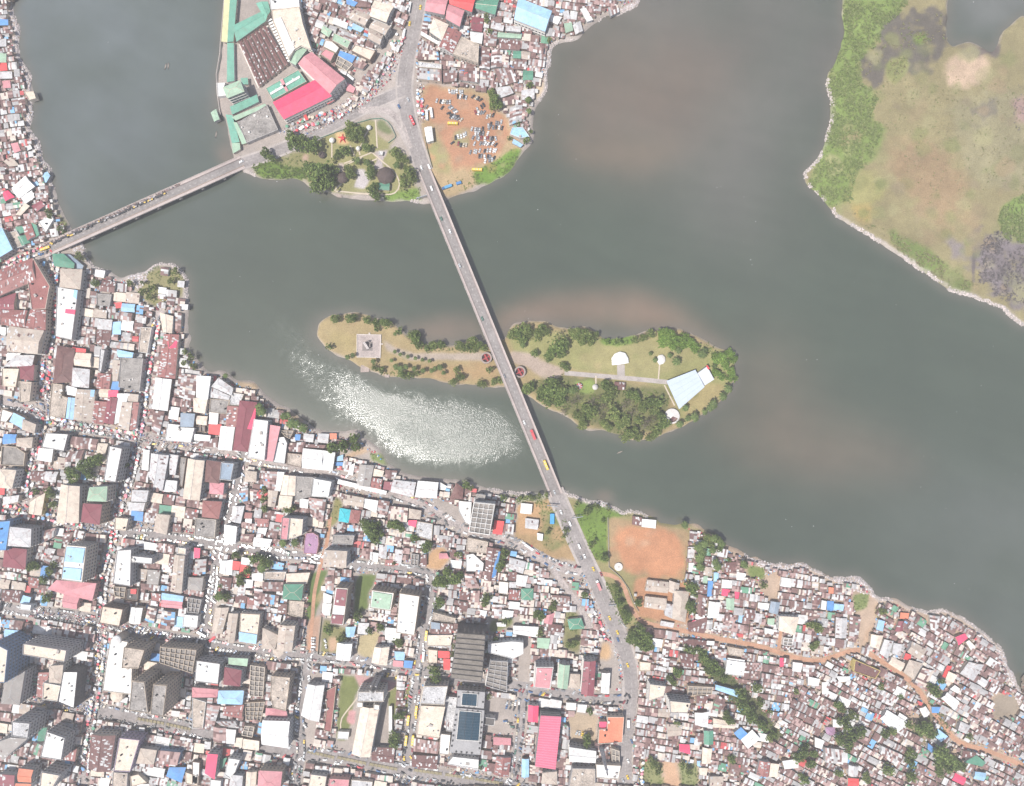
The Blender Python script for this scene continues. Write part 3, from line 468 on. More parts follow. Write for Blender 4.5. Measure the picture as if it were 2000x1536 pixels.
# ------------------------------------------------------------------ the two bridges
PAR = mat('parapet_concrete', (.56, .48, .44), .9, .25); DECK = mat('bridge_asphalt', (.255, .23, .22), .9, .32, .05, .5); WALKM = mat('bridge_walkway', (.44, .375, .35), .9, .25)
def bridge(name, a, b, w, hmid, label, npier, ramp=90.0, rails=(0, 0), lane=(0, 0), yellow=False):
    root = empty(name, (*W(*a), 0)); o0 = Vector((*W(*a), 0)); root.location = o0
    a = Vector(a); b = Vector(b); d = b - a; L = d.length; d /= L; nrm = Vector((-d.y, d.x)); N = 60
    def zz(t):
        s = min(t, 1-t)*L*U/ramp*2; s = min(1, s); return GZ + .12 + (hmid - GZ)*(s*s*(3-2*s))
    def P(t, off, dz=0):
        q = a + d*L*t + nrm*off; z = zz(t); x, y = WA(q.x, q.y, z - GZ); return (x - o0.x, y - o0.y, z + dz)
    def strip(nm, o1, o2, z1, z0, m):
        mb = MB()
        for k in range(N):
            t, u = k/N, (k+1)/N
            A, B, C, D = P(t, o1, z1), P(t, o2, z1), P(u, o2, z1), P(u, o1, z1); a_, b_, c_, d_ = P(t, o1, z0), P(t, o2, z0), P(u, o2, z0), P(u, o1, z0)
            mb.face([A, D, C, B]); mb.face([A, a_, d_, D]); mb.face([B, C, c_, b_]); mb.face([a_, b_, c_, d_])
        return mb.build(nm, m, root)
    h = w/2; k1 = h - lane[0]; k2 = h - lane[1]
    strip('deck', -h+.4, h-.4, 0, -1.2, DECK)
    strip('walkway', -h+.55, -k1, .22, .005, WALKM); strip('walkway', k2, h-.55, .22, .005, WALKM)
    strip('parapet', -h, -h+.55, 1.0, -.9, PAR); strip('parapet', h-.55, h, 1.0, -.9, PAR)
    strip('girder', -h+2.5, -h+5, -1.22, -2.8, CONC); strip('girder', h-5, h-2.5, -1.22, -2.8, CONC)
    strip('kerb_rail', -k1-.5, -k1, .75, .01, mat('rail', (.26, .2, .19), .7, .2)); strip('kerb_rail', k2, k2+.5, .75, .01, mat('rail', (.26, .2, .19), .7, .2))
    if yellow: strip('yellow_kerb', -k1+.01, -k1+.55, .3, .01, mat('yellow_paint', (.72, .50, .16), .7, .25))
    mb = MB()
    for k in range(int(L/12)):
        t, u = (k*12+3)/L, (k*12+7)/L; c = (k2-k1)/2
        mb.face([P(t, c-.22, .01), P(u, c-.22, .01), P(u, c+.22, .01), P(t, c+.22, .01)])
    stuff(mb.build('lane_line', LINE, root))
    ang = math.atan2(-d.y, d.x)
    for k in range(npier):
        t = (k+1)/(npier+1); z = zz(t) - 2.8
        if z < 3: continue
        mb = MB()
        c = P(t, 0); mb.box((c[0], c[1], z - 1.4), (2.2, w*U*1.02, 1.4), ang, bottom=True)
        for s in (-.3, .3):
            q = P(t, s*w); mb.lathe((q[0], q[1], -3), [(.9, 0), (.9, z - 1.4 + 3)], 10)
        mb.build('pier', CONC, root)
    tag(root, label, 'bridge'); return P, a, d, L, nrm
MBP = bridge('road_bridge', (826, 328), (1087, 968), 26, 10.5, 'long straight grey two-lane bridge crossing the river over the green island', 13, 80, (1, 1), (5, 5))
WBP = bridge('road_bridge', (474, 317), (84, 491), 27, 9.0, 'shorter grey bridge with yellow kerb crowded with vendors, leading to the west bank', 8, 70, (1, 1), (6, 6), True)
for e in ([(815, 330), (845, 320), (1105, 960), (1070, 975)], [(470, 300), (480, 335), (85, 510), (70, 480)]): stamp(e)
# ------------------------------------------------------------------ the air
HAZE = 0.00021
hz = MB(); hz.box((0, 0, -5), (9400, 9400, GZ + DC + 12 + 5), 0, bottom=True)
hm = bpy.data.materials.new('haze'); hm.use_nodes = True; hn = hm.node_tree.nodes; hn.remove(hn['Principled BSDF'])
pv = hn.new('ShaderNodeVolumePrincipled'); pv.inputs['Color'].default_value = (.97, .95, .95, 1); pv.inputs['Density'].default_value = HAZE; pv.inputs['Anisotropy'].default_value = 0.0
hm.node_tree.links.new(pv.outputs[0], hn['Material Output'].inputs['Volume'])
stuff(hz.build('haze', hm))
# ------------------------------------------------------------------ buildings, each surveyed by its roof outline: corners; height; roof kind; colour; walls (optional); wording (optional)
DATA = '''
E -20,310 20,320 115,515 -20,600;9;s;lb
E 75,360 160,340 235,480 130,515;5;f;tn
E 170,400 240,385 280,450 210,480;5;g;gn
E 215,300 290,280 330,390 260,430;6;g;rr
E 300,270 340,290 365,380 335,400;5;s;gn
E 150,310 205,300 235,350 175,370;4;s;gn
E 155,190 235,85 275,110 195,195;5;s;cr
E 300,110 385,60 425,100 345,160;5;g;mr
E 365,260 480,195 505,235 430,360;5;f;wh
E 190,0 320,-10 300,50 220,55;5;s;wh
E 495,560 595,560 695,650 690,690 510,670;7;p;gn
E 600,560 660,570 780,670 770,695 700,690;4;s;sl
E 570,700 770,705 750,890 565,865;10;h;tn;grey
E 540,870 735,900 675,1365 520,1330;11;f;wh;grey;long white roof with a red patch
+620,1075 712,1085 706,1128 615,1115;hp
+700,895 733,900 722,985 690,960;lb
E 960,810 1085,825 1070,920 945,905;5;g;rb
E 900,710 985,720 970,780 890,765;4;s;wh
E 905,930 1050,940 1030,1050 910,1040;4;f;gr
E 925,1170 1055,1180 1040,1280 915,1260;5;s;lg
E 910,1270 1045,1280 1020,1415 905,1400;5;g;rb
E 1085,1020 1140,1015 1140,1060 1090,1065;4;s;rd
E 1060,1200 1130,1195 1130,1310 1060,1310;4;s;lb
E 1320,1245 1425,1250 1385,1490 1300,1480;6;f;tn
E 1500,1110 1620,1145 1610,1300 1530,1290;7;g;cr;white
E -30,720 305,600 335,800 -30,960;9;g;rr;cream
E 315,600 470,860 430,1075 300,1080 260,800;9;f;rr;cream
E 285,1085 428,1085 425,1280 240,1250;9;g;rr;cream
E -20,1085 255,1090 236,1248 -20,1215;9;g;rr;cream
E -20,985 150,925 135,1140 -20,1075;7;g;mr
E 90,1240 410,1280 350,1495 70,1470;11;g;tn;cream
I 75,240 195,245 145,290 60,310;6;s;wh
I 150,262 320,262 300,360 40,365;7;h;lg
I 20,385 182,388 150,560 25,550;6;f;cr
I 188,368 320,352 310,496 192,480;7;h;mr
I 180,505 300,512 280,690 190,700;9;f;tn;cream
I 540,170 700,200 670,510 500,520;8;h;rb
I 680,190 805,205 800,233 680,225;7;s;rd
I 715,238 855,248 850,370 697,352;7;g;cr
I 682,378 840,396 830,565 675,550;8;h;lg
I 490,525 590,535 580,640 640,660 610,850 460,830;6;f;tn
I 632,548 720,572 710,640 632,625;8;s;wh
I 715,580 890,590 870,880 692,860;8;g;tn;cream
+792,580 893,585 883,650 788,640;lb
I 642,658 710,665 685,862 620,850;7;g;lb
I 940,200 985,215 950,420 925,410;10;f;lg;grey
I 920,430 1040,440 1020,578 910,570;6;g;rr
I 1100,210 1250,240 1240,280 1110,275;9;g;lb
I 1132,285 1345,292 1310,600 1112,560;8;f;gr;grey;stained concrete flat roof
I 1060,310 1128,310 1098,500 1060,500;8;s;tn
I 1060,510 1130,510 1118,585 1042,578;6;s;bl
I 1020,592 1108,592 1100,652 1017,648;6;s;hp
I 1015,658 1100,662 1060,908 975,890;8;g;mr
I 890,690 1000,700 968,908 860,888;8;g;rr
I 1106,622 1198,622 1155,880 1080,900;7;s;wh
I 1202,622 1300,632 1290,695 1200,690;7;s;tn
I 1150,702 1238,705 1206,965 1110,940;8;s;tn
I 1244,705 1300,707 1270,948 1213,963;7;s;rr
I 1540,65 1675,70 1640,478 1480,460;7;g;rr
+1580,130 1665,125 1655,190 1590,200;hp
I 1460,472 1608,490 1570,780 1430,760;8;g;wh
I 1680,430 1855,452 1815,690 1655,640;5;k;rb
I 1700,805 1825,812 1810,930 1697,928;8;s;sl
I 1570,902 1690,915 1690,935 1825,942 1790,1080 1550,1060;8;f;wh
I 1440,782 1540,790 1490,1010 1420,960;5;k;rb
I 1815,662 1920,672 1920,800 1817,790;6;h;cr
I 1840,830 1920,832 1920,980 1840,980;4;u;tn
I 20,765 128,802 60,890 0,880;7;f;wh
I 132,802 235,852 205,945 92,880;8;s;lb
I 217,862 335,912 320,992 208,955;9;h;tn
I 40,1002 155,1006 145,1080 30,1090;8;g;bl
I 160,1042 305,1032 295,1130 156,1110;9;h;tn
I 430,990 640,1002 600,1160 392,1120;9;f;wh
I 372,1132 500,1144 480,1260 350,1240;9;s;wh
I 672,1022 920,1052 900,1150 667,1120;6;k;rb
I 922,1088 1010,1092 980,1190 907,1170;7;h;cr
I 1028,1112 1145,1137 1085,1450 975,1430;15;f;wh;grey
I 0,1330 150,1342 110,1510 0,1500;12;h;cr
I 300,1352 428,1352 418,1440 290,1430;5;g;rb
I 432,1352 545,1357 520,1450 422,1442;5;g;lg
I 1350,1150 1400,1152 1388,1340 1332,1330;7;s;wh
I 1420,1182 1580,1202 1520,1530 1400,1400;11;g;lg;grey
I 1592,1192 1670,1202 1640,1380 1595,1375;9;s;lg
I 1555,1432 1660,1442 1650,1536 1535,1536;9;h;wh
I 1765,1232 1915,1252 1868,1620 1718,1600;12;g;cr;grey
I 1680,1212 1750,1222 1712,1500 1685,1480;7;f;gr
I 640,1170 790,1150 760,1250 610,1260;5;k;rb
I 15,1110 150,1120 235,1180 220,1300 0,1290;6;u;tn
J 25,70 150,77 120,288 22,270;9;s;wh
J 22,280 118,292 95,420 15,410;7;s;cr
J 225,90 360,187 345,250 160,170;8;h;lg
J 155,178 332,262 322,292 150,270;7;g;lg
J 150,285 330,297 300,430 140,410;6;f;gr
J 332,222 465,242 425,330 420,348 328,344;6;f;lg
J 425,302 583,320 505,780 362,765;9;h;mr
+485,400 578,345 562,575 482,565;hp
J 312,352 408,360 388,545 300,538;8;s;rr
J 20,447 120,452 110,530 20,520;5;g;cr
J 250,542 375,552 345,768 222,755;7;g;wh
J 0,617 148,632 140,680 0,672;6;s;wh
J 30,690 218,650 215,740 0,722;5;k;rb
J 558,477 690,492 655,858 497,835;12;f;wh
J 712,532 800,547 732,868 668,862;9;s;pk
J 766,650 840,640 870,700 845,895 735,880;8;f;wh
J 800,582 930,582 890,660 845,636;7;u;lg
J 880,702 1040,692 1012,785 890,775;5;k;rb
J 872,792 1008,805 1000,930 862,900;7;f;tn
J 1045,712 1225,722 1215,745 1040,735;6;s;rb
J 1020,752 1208,772 1190,950 1010,930;8;g;wh
J 1212,772 1315,792 1290,958 1196,950;8;s;wh
J 1030,612 1120,622 1110,690 1026,680;4;g;lg
J 1165,612 1260,617 1250,700 1156,690;4;g;lg
J 948,620 992,622 985,672 945,670;4;s;bl
J 1270,612 1330,612 1330,668 1270,660;3;s;or
J 110,862 245,880 228,1078 100,1060;10;h;rb
J 252,882 370,892 340,1050 236,1040;12;f;sl;grey
J 145,1067 275,1077 265,1180 142,1170;9;h;pk
J 480,962 580,972 575,1060 472,1060;8;h;tn;grey
J 640,962 776,972 768,1150 652,1120;7;k;rr
J 782,972 838,976 800,1148 762,1138;7;s;wh
J 842,1002 945,1012 938,1190 806,1180;9;g;cr
J 690,1142 780,1152 750,1298 690,1290;7;g;tn
J 800,1192 918,1202 900,1310 782,1308;8;s;cr
J 952,1012 1112,1022 1088,1200 942,1240;9;f;gr
J 1116,1032 1285,1062 1255,1208 1096,1198;12;f;wh
J 990,1222 1068,1232 1058,1310 990,1300;7;s;wh
J 1072,1212 1230,1232 1200,1440 1090,1380;7;k;rr
J 80,1242 255,1252 225,1408 72,1390;9;h;rr
+150,1285 210,1290 205,1380 130,1365;wh
J 10,1402 205,1417 190,1588 0,1570;9;f;gr
J 360,1292 465,1292 430,1450 347,1430;7;g;lg
J 470,1352 540,1357 530,1408 466,1402;4;s;rr
J 480,1412 535,1412 530,1455 476,1450;4;s;wh
J 420,1132 500,1122 495,1240 422,1248;5;k;lb
J 520,1132 590,1142 575,1250 526,1240;5;k;tn
J 822,1397 893,1402 870,1608 806,1600;15;f;pk;grey
J 898,1402 1020,1412 1008,1560 930,1590 878,1600;15;f;cr;grey
J 1365,1312 1463,1327 1443,1445 1352,1430;6;h;tq
J 1467,1327 1560,1337 1535,1448 1447,1445;6;h;rr
J 1400,1182 1588,1217 1580,1300 1396,1270;7;g;tn
J 1592,1222 1720,1242 1700,1350 1586,1300;6;s;wh
J 1730,1232 1830,1252 1800,1380 1712,1350;6;k;rr
J 1832,1292 2000,1312 1990,1440 1812,1420;7;k;cr
J 1460,912 1500,892 1480,1000 1442,990;4;s;wh
J 1550,902 1678,912 1640,1110 1522,1090;7;g;gr
J 1682,942 1775,962 1760,1012 1672,1006;5;s;cr
J 1658,1022 1760,1042 1745,1130 1642,1110;5;g;rr
J 1782,1062 1858,1068 1840,1140 1770,1130;5;s;mr
J 1790,952 1900,962 1880,1030 1792,1032;4;k;rb
J 1350,1042 1800,1152 1790,1180 1342,1078;4;s;wh;cream;long narrow white street awning
J 1335,832 1390,812 1390,860 1332,868;3;s;lb
J 1320,882 1390,882 1390,910 1320,908;3;s;bl
O 520,182 730,207 705,340 497,290;7;g;lg
O 752,192 940,207 925,350 727,340;8;g;wh
O 950,202 1020,242 1000,275 950,268;4;s;wh
O 1110,212 1175,262 1165,360 1052,352;7;h;rb
O 1130,377 1255,387 1240,610 1190,580 1132,470;4;f;wh
O 1482,452 1570,452 1560,548 1482,540;5;k;rb
O 1472,562 1556,572 1535,692 1452,680;6;s;rd
O 1562,592 1650,602 1640,690 1550,680;5;k;lg
O 1720,402 1820,412 1810,500 1712,490;4;g;wh
O 1760,542 1880,557 1870,645 1757,630;4;g;lg
O 1870,682 1920,692 1915,750 1872,740;3;s;wh
O 670,452 780,472 770,548 666,540;6;h;tn
O 665,562 738,562 725,622 662,600;6;s;hp
O 745,568 890,592 880,750 722,700;6;f;lg
O 1215,722 1410,762 1390,868 1202,850;6;f;tn
O 1400,812 1520,832 1480,1130 1372,1120;7;g;rb
+1490,850 1524,852 1476,1100 1442,1092;bl
O 950,872 1020,872 1040,915 952,918;4;g;pk
O 1055,832 1110,842 1100,920 1052,908;4;s;rb
O 390,792 460,792 450,920 387,900;4;g;lg
O 540,832 610,842 590,970 537,950;4;s;lg
O 330,862 380,872 370,950 327,940;4;s;wh
O 450,932 530,932 520,990 442,980;4;s;rr
O 230,822 325,832 316,930 222,910;4;k;pk
O 690,872 760,882 750,990 682,980;4;u;lg
O 780,892 828,882 828,990 777,988;4;s;rb
O 1060,932 1160,942 1150,1010 1062,1000;4;s;wh
O 1200,882 1270,872 1368,960 1358,1040 1202,1038;4;f;wh
O 1192,1060 1270,1066 1328,1190 1192,1188;4;k;rr
O 1610,912 1760,952 1730,1058 1602,1010;7;g;lg
O 1680,1072 1780,1082 1755,1180 1672,1165;5;g;wh
O 1510,1132 1600,1142 1590,1255 1502,1240;5;f;wh
O 1600,1042 1678,1052 1660,1128 1602,1118;4;s;rb
O 1720,1202 1830,1202 1825,1308 1722,1300;5;h;gn
O 1610,1142 1668,1142 1668,1190 1607,1188;4;s;lg
O 1610,1212 1710,1222 1690,1308 1602,1300;4;g;rr
O 1610,1322 1705,1332 1695,1392 1602,1388;4;s;wh
O 1545,1402 1645,1412 1630,1488 1542,1478;4;s;wh
O 1450,1352 1538,1352 1528,1478 1442,1468;4;k;wh
O 1330,1402 1395,1412 1385,1458 1327,1450;4;s;wh
O 1150,1232 1238,1232 1220,1308 1142,1300;4;g;rb
O 1250,1222 1330,1222 1320,1328 1242,1318;4;k;rr
O 1140,1322 1220,1332 1215,1418 1142,1400;4;s;rb
K -10,382 100,372 60,648 -10,648;17;f;bl;blue
K 95,432 290,452 285,618 75,604;17;h;lg;grey
K 48,622 250,642 235,828 27,800;12;h;mr;cream
K 575,32 745,52 735,393 532,370;14;g;cr;grey
K 840,62 1005,52 995,190 818,184;16;h;ln;cream
K 782,212 955,222 930,408 762,380;16;h;mr;tan
K 285,202 420,117 385,318 272,300;8;g;cr;yellow
K 1245,87 1390,92 1370,194 1232,188;10;h;lg
K 1215,204 1360,206 1340,280 1202,270;10;s;lg
K 1080,342 1205,352 1180,468 1076,455;9;f;cr
K 1470,312 1590,322 1560,500 1442,470;9;h;tn
K 1630,402 1700,412 1690,480 1622,470;5;s;rb
K 620,600 812,616 772,950 574,922;24;f;wh;cream;tall cream-walled block with two pale blue roof panels
+632,616 802,630 778,768 608,752;lb
+602,806 770,822 756,930 590,910;lb
K 530,932 900,962 862,1118 610,1060 452,1010;9;p;pk;pink;large pink hip-roofed hall, crossbar of the cross plan
K 602,1066 740,1098 718,1200 592,1180;9;g;pk;pink;pink wing reaching down to the street
K 960,1172 1155,1202 1120,1363 932,1330;15;f;cr;brown
K 1226,1182 1335,1192 1310,1338 1212,1328;8;g;wh
K 1100,652 1232,642 1222,985 1062,960;14;f;wh;grey
K 1240,702 1430,722 1424,778 1237,760;14;f;wh;grey
K 1640,692 1730,702 1700,1048 1602,1030;13;g;tn;grey
K 1670,622 1745,632 1740,688 1662,680;12;f;cr
K 1755,902 1905,912 1890,1030 1747,1010;8;h;gr
K 1060,990 1180,996 1165,1100 1072,1078;8;u;tn
K 1192,1012 1300,1002 1290,1120 1182,1108;7;f;dg
+1230,1010 1285,1012 1280,1058 1228,1052;rd
K 1390,832 1500,842 1480,970 1382,960;6;s;gr
K 1520,1052 1720,1082 1710,1130 1518,1110;6;g;lb
K 1518,1114 1710,1134 1705,1195 1518,1178;6;g;pk
K 1520,1212 1640,1232 1630,1358 1512,1340;6;k;bl
K 1725,1252 1860,1262 1850,1373 1712,1365;8;f;wh
K 1760,1092 1890,1112 1860,1240 1752,1230;7;u;tn
K 222,1072 290,1092 270,1146 194,1140;8;s;lb
K 190,1152 295,1162 285,1213 182,1200;10;f;wh
K 30,1022 200,1032 185,1140 22,1120;6;g;rb
K 272,902 370,922 360,1000 282,998;4;g;rr
K 240,290 285,330 260,380 200,360;4;k;lg
K 0,60 40,60 40,125 0,125;5;s;rd
K 40,150 180,135 165,190 30,225;8;s;lg
K 400,470 520,440 500,520 400,580;7;k;lg
K 590,490 690,480 640,590 590,580;4;k;rb
K 430,620 520,640 460,780 400,740;5;k;lg
K 1320,960 1500,985 1490,1030 1330,1010;5;k;rb
K 1420,1050 1505,1060 1500,1130 1430,1130;5;s;rr
K 1390,1180 1470,1200 1440,1330 1360,1300;6;k;tn
M 220,200 625,262 605,370 217,300;31;f;cr;grey;wide slab building with a cream roof beside a blue tower
M -60,190 76,260 46,565 -60,560;38;f;cr;blue;tall blue-walled tower
M 70,472 230,462 180,770 10,760;21;h;gr;grey
M 465,412 590,402 575,570 462,560;14;h;tn
M 408,562 572,592 540,738 402,720;14;f;cr
M 594,462 730,462 695,808 545,745;17;f;wh;dark
M 365,472 458,472 405,705 347,690;6;s;rr
M 1040,152 1200,182 1150,390 1240,432 1232,675 962,640 1000,362;12;f;wh;cream;white L-shaped flat-roofed building
M 1165,232 1355,260 1300,430 1142,428;26;f;tn;tan
M 1240,550 1355,562 1390,850 1212,820;36;f;gr;tan;left one of two long dark slab towers
M 1440,582 1565,592 1530,880 1412,858;36;f;gr;tan;right one of two long dark slab towers
M 1500,232 1840,262 1800,480 1492,380;16;u;gr;tan
M 115,932 280,947 260,1085 112,1062;32;f;lg;grey
M -40,1130 108,1078 250,1094 20,1290;24;s;gr;grey
M 370,992 440,987 410,1108 352,1108;8;g;gn
M 440,1022 610,1082 575,1290 382,1260;19;f;wh;grey
M 604,1246 720,1186 700,1300 602,1290;6;s;rr
M 860,1052 1080,1062 1030,1398 832,1370;13;g;rb;cream;peeling rust and white gabled roof
M 1122,1082 1310,1102 1220,1398 1067,1390;15;f;cr;lilac
M 1310,1182 1468,1202 1440,1328 1282,1320;11;h;tn
M 1490,1202 1690,1222 1660,1338 1472,1320;10;k;rr;blue
M 1590,1362 1740,1362 1700,1500 1562,1440;5;p;bl
M 180,1372 310,1387 290,1498 172,1490;14;g;or
M 150,1512 290,1517 280,1570 140,1570;11;g;or
M 390,1402 560,1432 480,1570 372,1570;19;f;cr;grey
M -10,1422 140,1432 130,1570 -10,1570;11;s;mr
M 1060,1402 1200,1412 1190,1570 1052,1570;8;f;tn
M 1222,1442 1300,1422 1380,1500 1232,1540;7;f;cr
M 1740,1402 1860,1442 1850,1536 1742,1510;8;f;cr
M 320,1120 420,1170 380,1260 280,1220;6;k;ln
M 1830,870 1920,880 1920,1000 1840,990;4;k;rb
L 285,122 395,142 380,298 286,290;9;s;wh
L 440,212 560,212 530,290 432,280;4;k;rb
L 570,62 698,72 688,140 572,130;4;s;rr
L 600,152 680,152 660,220 592,210;4;s;wh
L 560,242 725,262 700,333 552,320;5;g;wh
L 1045,200 1110,196 1160,225 1165,300 1145,398 1022,390 1030,280;7;f;pu;pink;purple rounded roof
L 1300,217 1500,222 1480,308 1292,300;10;f;gr;grey
L 1215,362 1430,372 1420,523 1212,510;17;g;tn;grey
L 245,462 358,452 350,590 237,570;5;g;wh
L 365,462 430,472 415,545 357,540;5;s;rd
L 245,612 350,622 330,733 242,725;5;g;rb
L 655,562 860,562 840,640 652,630;7;f;tn
L 540,582 640,572 635,648 542,640;4;s;wh
L 865,582 1080,572 1050,672 862,676;7;s;cr
L 840,682 1020,682 1000,828 827,815;10;h;gn;grey
L 470,632 545,642 540,708 472,710;4;s;wh
L 640,662 830,662 820,745 642,740;5;k;rb
L 612,762 790,792 780,868 602,860;6;k;tq
L 560,722 640,732 600,900 562,880;5;k;wh
L 390,782 490,792 480,858 387,850;4;g;rb
L 500,802 565,822 560,878 492,880;4;s;rr
L 790,862 863,872 858,960 782,950;4;s;rb
L 890,832 1030,842 1010,1000 882,960;3;f;tn
L 200,900 320,900 255,1140 167,1130;8;g;tn;cream
L 325,952 405,957 370,1228 287,1220;10;g;tn;grey
L 432,952 615,962 580,1240 417,1215;11;f;cr;cream
+418,1122 590,1150 580,1236 420,1212;lb
L 642,1092 785,1160 750,1290 632,1278;11;h;tn;cream
L 795,1062 940,1072 910,1308 772,1290;15;g;tn;cream
L 737,1292 830,1292 830,1330 780,1370 737,1320;9;p;tn
L 1320,708 1440,718 1395,1068 1272,1050;24;f;wh;tan;tall white-edged block with two maroon roof panels
+1334,722 1430,730 1412,884 1312,872;mr
+1290,962 1400,970 1384,1052 1284,1042;mr
L 1212,762 1288,792 1278,850 1212,848;5;p;wh
L 1205,857 1284,862 1266,970 1197,960;5;g;wh
L 1660,732 1870,762 1840,928 1642,900;22;f;wh;tan;white-rimmed block with pale green flat roof
+1676,748 1852,776 1828,914 1656,888;ln
O 577,1242 765,1272 715,1640 547,1610;22;f;wh;tan;tall long white flat-roofed block
L 1420,1082 1510,1077 1490,1168 1422,1170;4;g;lb
L 1540,1042 1635,1047 1620,1148 1532,1140;5;s;lg
L 1790,1087 1935,1102 1920,1208 1792,1195;6;g;wh
L 1340,1232 1475,1242 1455,1393 1327,1380;10;g;wh
L 1690,1272 1825,1272 1800,1438 1662,1410;10;g;cr
L 0,340 50,345 45,430 0,430;5;s;hp
L 10,450 110,445 100,580 0,580;6;k;lg
L 0,620 85,610 80,740 0,740;7;u;gr
L 1190,700 1240,700 1230,740 1190,735;3;s;wh
L 1225,620 1310,600 1300,740 1230,720;4;k;rr
N 20,357 240,387 220,578 2,550;15;f;wh;grey
N 285,422 440,452 425,598 272,580;13;h;mr;grey
N 322,332 500,342 490,408 322,390;9;s;ln
N 522,402 660,422 640,700 512,690;8;u;lg
N 720,502 895,517 878,670 855,828 737,800 712,690;15;f;tn;tan;peach-coloured long block
N 672,806 738,810 860,838 870,898 667,870;6;s;pk
N -20,612 220,632 210,700 -20,700;8;h;pk
N 227,642 460,642 445,768 217,760;9;h;lb
N -20,706 110,745 80,990 -20,990;6;f;tn
N 122,766 238,786 170,1010 97,990;6;k;rr
N 280,792 460,777 440,898 272,870;7;g;rr
N 470,755 660,745 620,930 482,918;5;u;gr
N 640,922 890,932 878,1178 632,1140;12;g;wh;white
N 1060,582 1215,592 1165,930 1002,870;9;g;wh
N 1218,650 1330,590 1280,1030 1212,1010 1240,800;4;f;rr
N 1670,1172 1880,1182 1865,1318 1662,1290;6;g;rb
N 180,982 298,992 288,1128 177,1110;8;k;rr
N 300,1002 385,1012 370,1138 302,1130;8;s;wh
N 392,1082 450,1086 440,1170 374,1158;6;s;cr
N 462,1092 605,1112 600,1198 452,1180;7;s;cr
N 125,1232 215,1242 185,1468 102,1410;13;s;hp;grey
N 222,1292 300,1272 260,1368 197,1360;6;s;gn
N 320,1272 425,1287 380,1400 330,1458 287,1428;12;f;wh
N 340,1432 450,1442 440,1570 332,1570;10;h;lg
N 490,1402 580,1402 570,1540 482,1530;9;g;cr
N 605,1392 820,1402 800,1570 592,1570;14;h;pk;tan
N 150,1472 250,1482 240,1570 142,1570;7;f;wh
N -20,1302 50,1312 40,1510 -20,1510;8;f;wh
N 1090,1422 1240,1442 1220,1570 1062,1570;9;f;cr
N 1262,1462 1450,1472 1440,1570 1252,1570;10;f;pk;pink
N 1472,1472 1670,1492 1660,1570 1462,1570;8;f;lg
N 1345,1020 1450,1025 1440,1095 1340,1090;4;f;wh
N 470,970 560,980 540,1080 440,1060;6;u;gr
N 200,930 380,930 420,990 280,980;6;k;gr
P 195,1052 395,1082 380,1170 192,1150;6;k;pk
P 180,1182 380,1192 370,1288 182,1270;7;g;rb
P 400,1012 480,1022 465,1178 392,1170;8;f;wh
P 735,882 830,892 820,950 737,940;8;f;dg
P 817,1042 950,1052 948,1108 817,1100;4;g;pk
P 842,1192 950,1202 930,1348 822,1330;6;g;rr
P 770,1242 830,1252 815,1310 765,1300;5;s;rb
P 1090,792 1165,797 1160,918 1087,915;9;g;hp
P 1145,490 1285,490 1260,668 1132,655;16;f;wh;grey;white-edged pink flat-roofed block
+1154,500 1276,500 1252,656 1140,645;pk
P 1330,472 1410,482 1390,663 1317,650;12;g;ln;grey
P 1402,547 1490,552 1488,660 1402,650;8;h;tn
P 1525,452 1613,446 1595,718 1502,700;15;g;mr;grey
P 1665,542 1725,542 1715,698 1657,690;8;g;wh
P 1385,772 1460,777 1455,828 1387,825;5;g;wh
P 1475,787 1545,792 1530,848 1472,840;5;g;wh
P 1706,882 1835,882 1820,1080 1632,1090 1640,980 1702,975;9;f;or;cream;large orange flat roof with rust stains
P 1645,922 1695,922 1692,966 1645,960;8;s;hp
P 1410,1122 1615,1152 1610,1240 1412,1230;11;g;wh
P 1432,1282 1610,1286 1610,1440 1402,1440;10;f;tn
P 1616,1252 1810,1262 1790,1368 1620,1356;10;f;wh
P 1200,1322 1310,1312 1310,1410 1192,1400;8;h;tn
P 1040,1212 1090,1212 1090,1350 1037,1350;6;g;lb
P 330,142 395,152 395,200 332,195;4;s;sl
P 405,152 498,162 488,240 402,230;4;s;rb
P 340,62 520,112 510,144 350,126;9;f;tn
P 300,242 500,240 480,328 292,330;5;f;cr
P 385,367 470,372 470,420 387,418;4;s;rd
P 427,427 475,432 475,513 427,510;4;s;rd
P 300,352 378,362 374,470 302,460;4;f;cr
P 970,172 1165,182 1155,258 972,230;6;g;wh
P 1160,267 1255,272 1240,348 1157,340;5;g;ln
P 1220,92 1290,72 1270,158 1212,145;4;g;pk
P 1395,122 1500,112 1525,190 1412,198;5;h;gn
P 1250,152 1350,172 1340,220 1242,208;4;g;rb
P 840,147 910,147 910,175 847,173;3;s;wh
P 45,372 125,377 115,438 52,435;4;s;lb
P 120,442 185,447 175,500 117,495;4;s;bl
P 35,442 110,450 105,490 32,485;4;s;pk
P 0,800 20,800 20,1010 0,1010;4;s;wh
P 1385,835 1450,840 1445,880 1380,880;4;k;rr
P 430,880 500,890 490,980 430,960;5;k;wh
P 1340,920 1400,960 1400,1060 1340,1040;4;k;lg
P 1740,1130 1800,1150 1800,1245 1740,1230;7;u;gr
Q 1205,387 1278,400 1276,470 1202,455;4;s;rb
Q 1285,412 1400,422 1395,488 1282,475;4;s;wh
Q 1330,932 1508,952 1500,1040 1312,1020;5;g;tn
Q 1517,937 1600,962 1590,1050 1512,1028;5;g;tn
Q 1312,1072 1490,1092 1480,1188 1302,1160;5;g;tn
Q 1562,1022 1680,1032 1650,1290 1542,1258;7;h;tn
Q 1480,1132 1558,1142 1543,1258 1477,1228;5;s;lg
Q 1445,1280 1555,1300 1545,1335 1440,1315;3;s;lg
S 230,182 300,192 290,278 227,270;3;k;lg
